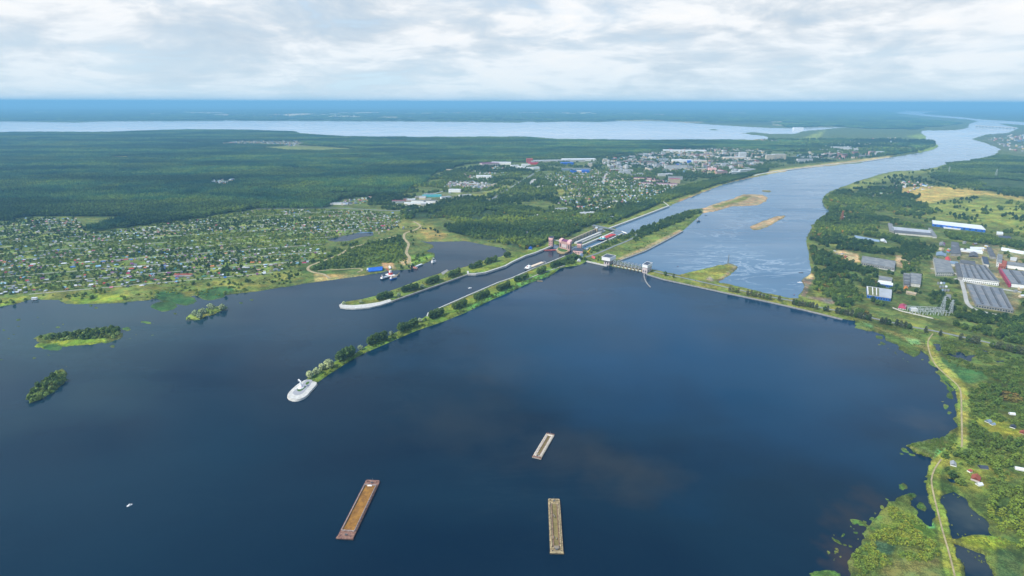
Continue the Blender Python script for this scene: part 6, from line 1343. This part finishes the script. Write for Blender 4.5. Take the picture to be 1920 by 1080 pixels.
# cells of the ground that are built on or driven on
BUSY = set()
def busy_add(x, y, r, g=4.0):
    for i in range(int((x - r) // g), int((x + r) // g) + 1):
        for j in range(int((y - r) // g), int((y + r) // g) + 1):
            if ((i + .5) * g - x) ** 2 + ((j + .5) * g - y) ** 2 < (r + 2) ** 2: BUSY.add((i, j))
for (x, y, r) in AVOID: busy_add(x, y, r)
for line, hw in ROADS:
    for a, b in zip(line, line[1:]):
        L = math.hypot(b[0] - a[0], b[1] - a[1]); n = max(1, int(L / 5))
        for i in range(n + 1): busy_add(a[0] + (b[0] - a[0]) * i / n, a[1] + (b[1] - a[1]) * i / n, hw + 1)
print('busy', len(BUSY))
vr = np.random.RandomState(3)
def plant(poly, per_ha, clump=0.0, cs=60.0, avoid=True, holes=(), margin=1.0, cap=60000):
    p = np.asarray(poly, float); X, Y = Parr(p[:, 0], p[:, 1], 2)
    A = (X.max() - X.min()) * (Y.max() - Y.min()); n = int(min(A / 1e4 * per_ha, 4e6))
    x = vr.uniform(X.min(), X.max(), n); y = vr.uniform(Y.min(), Y.max(), n); u, v = Q(x, y, 2)
    m = inside(poly, u, v) & (u > -260) & (u < 2180)
    x, y, u, v = x[m], y[m], u[m], v[m]
    m = np.ones(len(x), bool)
    for w in WATERS:
        w_ = np.asarray(w)
        k = (u > w_[:, 0].min() - 3) & (u < w_[:, 0].max() + 3) & (v > w_[:, 1].min() - 3) & (v < w_[:, 1].max() + 3) & m
        if k.any():
            q = np.where(k)[0]; bad = sdist(w, u[q], v[q], 3.0) > -margin; m[q[bad]] = False
    for h in holes: m &= ~inside(h, u, v)
    if clump > 0:
        f = fbm(x / cs, y / cs, 3); m &= f > clump + (vr.rand(len(x)) - .5) * .06
    x, y, u, v = x[m], y[m], u[m], v[m]
    if avoid:
        m = np.array([(int(a // 4), int(b // 4)) not in BUSY for a, b in zip(x, y)], bool); x, y, u, v = x[m], y[m], u[m], v[m]
    if len(x) > cap: x, y, u, v = x[:cap], y[:cap], u[:cap], v[:cap]
    return x, y
def rows(xy, s0, s1, ids, z=1.7, cl=0.0):
    x, y = xy; n = len(x); s = vr.uniform(s0, s1, n)
    return np.stack([x, y, np.full(n, z), s, vr.choice(ids, n), vr.uniform(0, 6.28, n)], -1)
meshes = lambda k: [c for c, t in TP[k]]
CLEAR = [V1, V2, V3]
# pine forest on the left, in groves
g = [grove(100 + i, LM['pine'], 46, 36, 3.6, 21, 1.9) for i in range(4)] + [grove(110, LM['dark'], 46, 30, 4.4, 17, 2.4, shape='round')] 
def grid(poly, cell, holes=(), margin=1.0, jit=.12, ids=(0, 1, 2, 3), alt=(), altc=.62, smin=.8, smax=1.12, thin=0.0, ymax=1e9):
    p = np.asarray(poly, float); X, Y = Parr(p[:, 0], p[:, 1], 2); Y = np.minimum(Y, ymax)
    gx = np.arange(X.min(), X.max(), cell); gy = np.arange(Y.min(), Y.max(), cell); x, y = [a.ravel() for a in np.meshgrid(gx, gy)]
    x = x + vr.uniform(-jit, jit, len(x)) * cell; y = y + vr.uniform(-jit, jit, len(y)) * cell; u, v = Q(x, y, 2)
    m = inside(poly, u, v) & (u > -220) & (u < 2140)
    for h in list(holes) + WATERS: m &= ~inside(h, u, v)
    for w in WATERS:
        q = np.where(m)[0]
        if len(q): m[q[sdist(w, u[q], v[q], 2.0) > -margin]] = False
    if thin > 0: m &= fbm(x / 300, y / 300, 3) > thin
    x, y, u, v = x[m], y[m], u[m], v[m]; n = len(x)
    idx = vr.choice(ids, n)
    if len(alt): f = fbm(x / 420, y / 300, 3); idx = np.where(f > altc, vr.choice(alt, n), idx)
    h = fbm(x / 350, y / 350, 3)
    s = np.clip(smin + (smax - smin) * h * 1.3 + vr.uniform(-.06, .06, n), .4, 1.5)
    return np.stack([x, y, np.full(n, 1.5), s, idx, vr.choice([0, 1.5708, 3.1416, 4.712], n)], -1)
FIELD_L = [(480,276),(560,272),(640,277),(690,282),(620,284),(540,284)]
pf = grid(F1, 44, holes=CLEAR + [FIELD_L] + GLADES, alt=(4,), altc=.56)
scatter('pine_forest', 'vast dark pine forest filling the left side up to the far lake', g, pf)
# distant woods, bigger patches of the same canopy
gf = [grove(120 + i, LM['pine'], 180, 100, 13, 26, 6.5, 6) for i in range(3)]
FAR1 = [(-300,206),(960,206),(1300,207),(1650,207),(1690,216),(1560,229),(1300,229),(1160,226),(900,226.5),(400,225.5),(-300,227)]
ff = grid(FAR1, 260, holes=[f[0] for f in FIELDS], thin=.42, ids=(0, 1, 2), ymax=46000)
PEN = [(1440,262),(1500,266),(1560,262),(1640,262),(1700,262),(1745,268),(1725,281),(1660,292),(1640,285),(1560,276),(1480,283),(1440,283)]
pn = grid(PEN, 100, ids=(0, 1, 2), thin=.40, holes=[V13, V7]); pn[:, 3] *= .55
PEN2 = [(1460,232),(1600,205),(1700,222),(1800,232),(1720,243),(1560,240),(1500,246)]
p2 = grid(PEN2, 190, ids=(0, 1, 2), thin=.45)
scatter('distant_woods', 'far woods on the blue plain beyond the lake and river', gf, np.concatenate([ff, pn, p2]))
# right bank upper wood
RBW = [(1782,308),(1850,299),(1877,292),(1920,298),(2200,322),(2200,420),(1920,368),(1850,358),(1790,346),(1745,334),(1770,318)]
gr = [grove(130 + i, LM['dark'], 46, 30, 4.4, 15, 2.4, shape='round') for i in range(3)]
mx = [grid(RBW, 46, ids=(0, 1, 2), thin=.36)]
scatter('deciduous_wood', 'dark green wood along the upper right bank', gr, np.concatenate(mx))
# mixed wood near the lock
P_MIX = meshes('dark') + meshes('mid') + meshes('olive') + meshes('rust') + meshes('bush')   # 0-2, 3-5, 6-8, 9, 10-12
a = plant(F2, 170, clump=.36, cs=70, avoid=True, cap=30000)
r = rows(a, .75, 1.15, [0, 1, 2, 0, 1, 3, 4, 9])
f = fbm(a[0] / 90, a[1] / 90, 3); r[:, 4] = np.where(f > .50, vr.choice([6, 7, 8, 3, 4], len(f)), r[:, 4])
scatter('mixed_wood', 'dense mixed wood between the harbour bay and the lock', P_MIX, r)
MIDP = [(690,370),(745,362),(830,322),(900,312),(1000,312),(1130,316),(1180,334),(1270,352),(1340,346),(1300,364),(1262,374),(1200,398),(1142,422),(1110,400),(1050,394),(950,384),(870,378),(800,390),(760,398),(690,388)]
a = plant(MIDP, 62, clump=.40, cs=110, holes=[GARD, TOWN, V4, V5, [(840,362),(900,372),(960,348),(940,350),(900,365)], [(1040,358),(1070,350),(1090,345),(1080,360),(1050,366)]], cap=40000)
r = rows(a, .8, 1.3, [0, 1, 2, 3, 4, 5, 6, 7])
b = plant(TOWN, 26, clump=.40, cs=160, cap=16000); r2 = rows(b, .8, 1.25, [0, 1, 2, 3])
b = plant(GARD, 46, clump=.38, cs=60, cap=16000); r2 = np.concatenate([r2, rows(b, .55, .95, [0, 1, 2, 3, 4, 10])])
c = plant([(1270,354),(1330,340),(1400,326),(1440,316),(1440,322),(1400,333),(1340,348),(1300,362),(1240,380),(1190,402),(1160,414),(1130,420),(1120,408),(1190,388)], 130, avoid=True, cap=22000); r3 = rows(c, .9, 1.3, [0, 1, 2, 0, 1, 3])
d = plant([(1440,262),(1560,262),(1745,262),(1758,273),(1727,284),(1660,294),(1500,297),(1440,283)], 10, clump=.45, cs=200, cap=12000); r4 = rows(d, 1.4, 2.2, [0, 1, 2, 3])
scatter('garden_trees', 'countless trees among the gardens and streets beyond the lock', P_MIX, np.concatenate([r, r2, r3, r4]))
a = plant(DACHA, 66, clump=.34, cs=45, cap=26000); r = rows(a, .4, .8, [0, 3, 4, 5, 6, 7, 10, 11, 12])
b = plant(DACHA, 90, clump=.40, cs=60, cap=26000); r2 = rows(b, .4, .75, [10, 11, 12, 6, 7, 8, 8, 7])
scatter('orchard_trees', 'small fruit trees and shrubs between the left settlement houses', P_MIX, np.concatenate([r, r2]))
SHORE = [(-200,585),(0,560),(100,551),(250,541),(380,530),(500,518),(562,505),(578,512),(545,532),(480,543),(400,556),(280,562),(100,562),(0,572),(-200,600)]
a = plant(SHORE, 60, clump=.47, cs=40, cap=9000); r = rows(a, .4, .9, [6, 7, 10, 11, 12, 3])
b = plant([(560,502),(615,478),(640,458),(700,452),(757,440),(764,457),(760,474),(766,486),(752,492),(735,493),(716,493),(690,497),(684,503),(640,503),(600,508),(590,506)], 210, clump=.33, cs=40, cap=14000); r2 = rows(b, .45, .85, [10, 11, 12, 3, 10, 0])
c = plant([(700,434),(760,410),(800,422),(840,441),(780,450),(770,470),(764,440)], 50, clump=.5, cs=35, cap=4000); r3 = rows(c, .5, .9, [0, 1, 10, 11])
d = plant([(796,470),(815,478),(800,490),(775,502),(750,504),(745,498),(770,492)], 120, clump=.42, cs=20, cap=2000); r4 = rows(d, .4, .8, [10, 11, 0])
scatter('shore_scrub', 'scrub and bushes along the left shore and harbour point', P_MIX, np.concatenate([r, r2, r3, r4]))
# right bank
HO = [[(1565,470),(1582,470),(1612,480),(1612,492),(1590,492)], [(1512,556),(1562,560),(1564,572),(1508,568)], [(1703,570),(1756,574),(1756,596),(1700,588)], [(1752,525),(1800,540),(1790,556),(1752,548)], [(1690,352),(1740,350),(1920,373),(2000,385),(1980,392),(1900,376),(1830,370),(1790,374),(1745,384),(1712,380),(1725,368),(1690,362)]]
RB1 = [(1543,376),(1562,362),(1600,354),(1640,352),(1700,352),(1725,366),(1740,388),(1750,402),(1680,410),(1735,428),(1660,440),(1720,455),(1750,470),(1720,482),(1640,476),(1580,468),(1556,480),(1612,497),(1640,505),(1690,508),(1692,545),(1650,575),(1630,596),(1600,586),(1566,572),(1560,560),(1524,548),(1530,525),(1524,490),(1517,455),(1530,420),(1556,399)]
a = plant(RB1, 150, clump=.42, cs=60, holes=HO, cap=30000); r = rows(a, .65, 1.15, [0, 1, 2, 3, 4, 5, 10, 9, 0, 1, 3])
b = plant([(1765,438),(1850,444),(1925,461),(2200,504),(2200,520),(1925,468),(1850,458),(1765,447)], 170, cap=8000); r2 = rows(b, .8, 1.2, [0, 1, 2, 3])
c = plant([(1690,455),(1760,462),(1750,480),(1745,500),(1800,530),(1825,575),(1850,592),(1800,600),(1740,570),(1700,560),(1690,520)], 110, clump=.38, cs=45, holes=HO, cap=9000); r3 = rows(c, .5, .95, [0, 1, 3, 4, 10, 11])
d = plant([(1840,588),(1905,590),(1925,560),(2300,600),(2300,770),(1925,650),(1850,632),(1790,612),(1800,600)], 170, clump=.34, cs=60, cap=14000); r4 = rows(d, .6, 1.05, [0, 1, 2, 3, 4, 10])
e = plant([(1600,345),(1700,325),(1782,310),(1745,335),(1920,372),(2200,430),(2200,520),(1920,455),(1850,438),(1760,425),(1690,405),(1740,385),(1725,366),(1690,350)], 22, clump=.52, cs=80, holes=HO[4:], cap=9000); r5 = rows(e, .7, 1.2, [0, 1, 2, 3, 10])
h = plant([(1580,600),(1600,590),(1660,602),(1700,606),(1750,618),(1850,640),(1920,656),(1920,668),(1850,655),(1750,634),(1700,618),(1660,610)], 40, clump=.48, cs=30, cap=2500); r6 = rows(h, .3, .7, [10, 11, 6, 7])
k = plant([(1735,470),(1850,455),(1925,470),(1925,600),(1800,600),(1745,510)], 40, clump=.5, cs=35, holes=HO, cap=5000); r7 = rows(k, .5, .95, [0, 1, 3, 4, 10])
scatter('right_bank_woods', 'leafy woods and thickets around the factories of the right bank', P_MIX, np.concatenate([r, r2, r3, r4, r5, r6, r7]))
# lock island and spits: bushes
a = plant([(1180,437),(1250,411),(1296,395),(1316,398),(1284,413),(1240,430),(1204,446),(1190,455),(1186,446)], 190, clump=.34, cs=30, cap=5000); r = rows(a, .55, 1.0, [0, 1, 2, 3, 10])
b = plant([(1098,470),(1165,441),(1190,437),(1192,446),(1150,463),(1120,476),(1100,486),(1060,492),(1062,482),(1080,478)], 190, clump=.36, cs=26, cap=4000); r2 = rows(b, .4, .85, [0, 1, 3, 10, 11])
c = plant([(1100,486),(1126,481),(1136,492),(1104,488)], 200, cap=600); r3 = rows(c, .4, .7, [10, 11, 3])
d = plant([(1194,455),(1270,425),(1312,403),(1275,432),(1205,466),(1165,484),(1150,480)], 45, clump=.5, cs=26, cap=1500); r4 = rows(d, .3, .6, [10, 6, 7])
e = plant([(603,711),(618,700),(655,677),(720,645),(781,620),(876,585),(953,549),(1032,517),(1086,496),(1098,488),(1086,488),(1030,508),(950,540),(876,574),(790,610),(720,634),(650,670),(606,700)], 260, clump=.43, cs=22, avoid=True, cap=5000, margin=.6); r5 = rows(e, .25, .65, [10, 11, 12, 6])
h = plant([(645,570),(720,560),(790,541),(870,511),(860,506),(790,526),(710,556)], 90, clump=.5, cs=20, cap=1500); r6 = rows(h, .2, .45, [10, 11, 6])
k = plant([(1060,484),(1096,474),(1100,486),(1086,494),(1052,498)], 200, clump=.34, cs=20, cap=1500); r7 = rows(k, .5, .95, [0, 1, 10])
scatter('bank_bushes', 'bushes on the lock island and the grassy spits', P_MIX, np.concatenate([r, r2, r3, r4, r5, r6, r7]))
# near right marsh
CL = [[(1820,786),(1870,790),(1912,812),(1908,820),(1860,815),(1832,800)], [(1805,878),(1850,880),(1868,892),(1845,900),(1812,895)], [(1758,668),(1800,690),(1840,700),(1850,714),(1815,724),(1785,705),(1765,688)]]
DK = [(1738,640),(1755,640),(1780,690),(1812,725),(1818,760),(1818,842),(1775,862),(1768,890),(1772,940),(1786,990),(1806,1060),(1812,1150),(1770,1150),(1755,1000),(1738,930),(1732,895),(1748,862),(1798,836),(1798,745),(1740,665)]
WET = [[(1862,1025),(1960,1040),(1960,1140),(1870,1140)], [(1640,1012),(1682,1024),(1674,1046),(1638,1036)], [(1700,1050),(1765,1052),(1775,1120),(1640,1120),(1665,1062)], [(1800,1008),(1862,1008),(1892,1020),(1880,1036),(1830,1030),(1805,1020)]]
MS = [(1818,730),(1850,712),(1880,700),(1925,705),(2300,800),(2300,1350),(1900,1200),(1895,1010),(1868,990),(1850,955),(1812,915),(1790,905),(1775,880),(1818,850)]
a = plant(MS, 430, clump=.34, cs=18, holes=CL + [DK] + WET, cap=26000); r = rows(a, .35, .95, [10, 11, 12, 6, 7, 8, 3, 4])
b = plant([(1765,635),(1920,672),(2100,720),(2100,790),(1925,705),(1850,712),(1790,690),(1770,668)], 300, clump=.44, cs=26, holes=CL + [DK], cap=6000); r2 = rows(b, .4, .8, [6, 7, 8, 10, 11])
c = plant([(1600,1042),(1652,992),(1668,950),(1700,960),(1730,985),(1765,1045),(1770,1100),(1650,1060),(1604,1100)], 1100, clump=.43, cs=14, holes=[DK] + WET, cap=6000, margin=-1); r3 = rows(c, .22, .85, [6, 7, 8, 10, 11])
d = plant([(1698,836),(1730,828),(1770,820),(1792,812),(1796,836),(1762,850),(1742,858),(1717,850)], 700, clump=.36, cs=12, holes=[DK], cap=2200, margin=-1); r4 = rows(d, .25, .5, [10, 11, 6])
e = plant([(1775,840),(1812,842),(1812,870),(1790,900),(1772,900),(1766,870)], 200, clump=.3, cs=18, cap=700); r5 = rows(e, .5, .9, [0, 3, 10, 6])
h = plant([(1815,990),(1870,995),(1900,1010),(1925,1100),(1880,1110),(1860,1060)], 500, clump=.46, cs=14, holes=WET[:1], cap=3000); r6 = rows(h, .14, .42, [6, 10])
k = plant([(1880,740),(1905,738),(1912,752),(1900,758),(1876,750)], 160, cap=200, avoid=False); r7 = rows(k, .6, 1.0, [9])
wl = plant([(1765,650),(1790,648),(1790,665),(1770,664)], 260, cap=60, avoid=False, margin=-9); r8 = rows(wl, .7, 1.0, [6, 7])
t = plant([(1604,602),(1700,604),(1745,625),(1735,655),(1713,667),(1655,629),(1602,613)], 350, clump=.5, cs=14, margin=-1, cap=2500); r9 = rows(t, .12, .32, [6, 7, 10, 11])
for pd in (3, 4):
    t = plant(ell(*[(1812, 962, 44, 46), (1828, 1052, 34, 40)][pd - 3]), 260, clump=.55, cs=10, cap=1500, margin=-99, holes=[DK]); r8 = np.concatenate([r8, rows(t, .08, .22, [6, 7, 10, 11], z=.1)])
t = plant(DK, 260, clump=.42, cs=9, cap=3500, margin=-.5); r10 = rows(t, .08, .26, [6, 7, 10, 11])
r8 = np.concatenate([r8, r9, r10])
scatter('marsh_scrub', 'willow scrub and thickets of the marsh at the lower right', P_MIX, np.concatenate([r, r2, r3, r4, r5, r6, r7, r8]))

# ------------------------------------------------------------------ trees one can tell apart
ORD = ['first', 'second', 'third', 'fourth', 'fifth', 'sixth', 'seventh', 'eighth', 'ninth', 'tenth', 'eleventh', 'twelfth', 'thirteenth', 'fourteenth', 'fifteenth', 'sixteenth', 'seventeenth', 'eighteenth', 'nineteenth', 'twentieth']
tr_ = random.Random(77)
def tree(k, x, y, s, label, group, name=None, sz=None):
    cme, tme = tr_.choice(TP[k]); e = empty(name or {'willow': 'willow_tree', 'poplar': 'poplar_tree', 'bright': 'shrub', 'olive': 'shrub', 'bush': 'shrub'}.get(k, 'tree'), (x, y, 1.8), tr_.uniform(0, 6.28), label, 'shrub' if k in ('bright', 'olive', 'bush') else 'tree', group)
    e.scale = (s, s, sz or s)
    for n, me in (('crown', cme), ('trunk', tme)):
        o = bpy.data.objects.new(n, me); COL.objects.link(o); o.parent = e
    return e
def row(a, b, n, k, s, where, group, jit=2.0, word='dark tree', last=False, start=0):
    pa, pb = P(*a), P(*b); d = (pb - pa).normalized()
    for i in range(n):
        t = (i + .5) / n; p = pa.lerp(pb, t); q = Vector((-d.y, d.x, 0)) * tr_.uniform(-jit, jit)
        lab = '%s %s %s' % (ORD[start + i] if n > 1 else 'lone', word, where) if n > 1 else '%s %s' % (word, where)
        tree(k, p.x + q.x, p.y + q.y, s * tr_.uniform(.9, 1.12), lab, group)
G1 = 'trees on the long spit'; G2 = 'trees on the short spit'; G3 = 'trees along the causeway road'
for i, (u, v, s) in enumerate([(581.5, 707.5, .92), (594, 701, .92), (604, 693, .88), (617, 689, 1.22)]):
    p = P(u, v); tree('willow', p.x, p.y, s, ['silvery willow closest to the white monument', 'second silvery willow from the white monument', 'third silvery willow from the monument, before the tallest', 'tallest silvery willow near the white monument'][i], G1)
for i, (u, v, s) in enumerate([(676, 655.5, .72), (733.5, 627.5, .62), (787.5, 604, .72)]):
    p = P(u, v); tree('willow', p.x, p.y, s, 'pale round willow between the %s and %s dark clump of the long spit' % (ORD[i], ORD[i + 1]), G1)
cl = [((633, 678), (664, 664.5), 8), ((691, 648.5), (722, 636), 8), ((748, 624), (780, 611), 8), ((806, 599), (830, 589.5), 6), ((850, 581), (874, 572.5), 5), ((892, 563.5), (914, 554.5), 5), ((933, 546.5), (956, 537), 5), ((967, 530), (988, 521.5), 4), ((1008, 515.5), (1023, 508.5), 4), ((1032, 503.5), (1051, 496), 5), ((1060, 491), (1080, 485), 5)]
for i, (a, b, n) in enumerate(cl):
    row(a, b, n + 3, 'dark', 1.22 if i < 3 else 1.12, 'in the %s dark clump of the long spit counting from the monument' % ORD[i], G1, 4.0, 'tree')
p = P(798, 602); tree('dark', p.x, p.y, .55, 'small dark tree beside the quay corner of the long spit', G1)
for i, (u, v, s) in enumerate([(645, 571, .62), (676.5, 568.5, .62), (748, 556, .72), (792, 540, .8)]):
    p = P(u, v); tree('willow', p.x, p.y, s, ['pale willow at the very tip of the short spit', 'pale willow on the apron of the short spit', 'pale willow between first two dark clumps of the short spit', 'pale willow between second and third dark clumps of the short spit'][i], G2)
cl = [((706, 563), (735, 557), 6), ((755, 549.5), (784, 541), 7), ((800, 534), (824, 526), 6), ((840, 521), (863, 513), 5), ((881, 505.5), (904, 498), 5), ((909, 496.5), (931, 489), 5), ((947, 483.5), (956, 481), 2)]
for i, (a, b, n) in enumerate(cl):
    row(a, b, n + 2, 'dark', 1.1, 'in the %s dark clump of the short spit counting from its tip' % ORD[i], G2, 4.0, 'tree')
cz = [(1247,517.5),(1262.5,521),(1368,547),(1374,548),(1384,549.5),(1401,554),(1408,555),(1417,557),(1424,558.5),(1431,560),(1438,561.5),(1444,563),(1460.5,565),(1487,572),(1492,573),(1498,574.5),(1509,575),(1518,577),(1523,578),(1530.5,580),(1546,584),(1551,585),(1568,588),(1573,589),(1583,591),(1588,592),(1596,594),(1604,596),(1613,598.5),(1621,600),(1630,602),(1652,607),(1659,608.5),(1666,610),(1680,612),(1688,614),(1696,616),(1704,617.5),(1734.5,624),(1762,630),(1800,638),(1814,641),(1822,643),(1832,645.5),(1860,652),(1868,654),(1877,656),(1886,658.5),(1896,661),(1906,663),(1915,665)]
cz2 = []
for q0, q1 in zip(cz, cz[1:] + [(1925, 667)]):
    cz2.append(q0)
    if 8.5 < q1[0] - q0[0] < 14 and q0[0] > 1365: cz2.append(((q0[0] + q1[0]) / 2 + .4, (q0[1] + q1[1]) / 2))
cz = cz2
for i, (u, v) in enumerate(cz):
    t = i // 20; lab = '%s causeway tree %s' % (ORD[i % 20], ['counting from the spillway end', 'in the stretch from the triangular spit to the right bank', 'in the stretch below the substation', 'in the stretch beside the dike', 'in the end stretch above the marsh'][t])
    s = .8 if u in (1262.5, 1384, 1509, 1530.5, 1762) else .92
    p = P(u, v); tree('poplar' if i % 4 else 'dark', p.x, p.y, s * tr_.uniform(.92, 1.08), lab, G3)
def isle(poly, n, kinds, s0, s1, gap, fmt, group, shrink=1.2):
    k = 0
    got = []
    for t in range(4000):
        p = np.asarray(poly); u = tr_.uniform(p[:, 0].min(), p[:, 0].max()); v = tr_.uniform(p[:, 1].min(), p[:, 1].max())
        if not inside(poly, np.array([u]), np.array([v]))[0] or sdist(poly, np.array([u]), np.array([v]), 4)[0] < shrink: continue
        q = P(u, v)
        if any((q - g).length < gap for g in got): continue
        got.append(q)
        if len(got) >= n: break
    got.sort(key=lambda q: Q(np.array([q.x]), np.array([q.y]), 2)[0][0])
    for i, q in enumerate(got):
        tree(kinds[i % len(kinds)], q.x, q.y, tr_.uniform(s0, s1), fmt % ORD[i % 20] if n <= 20 else fmt % (ORD[i % 20], ['nearer its left end', 'in its middle', 'nearer its right end'][min(2, i // 20)]), group)
isle(ISL_B, 58, ['olive', 'mid', 'bright', 'olive', 'olive', 'bright'], .6, .9, 4.6, '%s tree from the left %s of the lone lens-shaped island', 'trees of the small lens-shaped island')
isle([(75,632),(127,624),(181,617),(213,612),(224,616),(225,628),(213,636),(190,636),(120,640),(90,640),(75,636)], 60, ['olive', 'bright', 'olive', 'mid'], .8, 1.1, 8, '%s tree from the left %s of the long flat reedy island', 'trees of the long reedy island')
isle(ISL_C, 20, ['bright', 'bright', 'willow'], .8, 1.05, 6, '%s yellow green shrub from the left on the thin islet below the lilies', 'shrubs of the thin islet', .6)
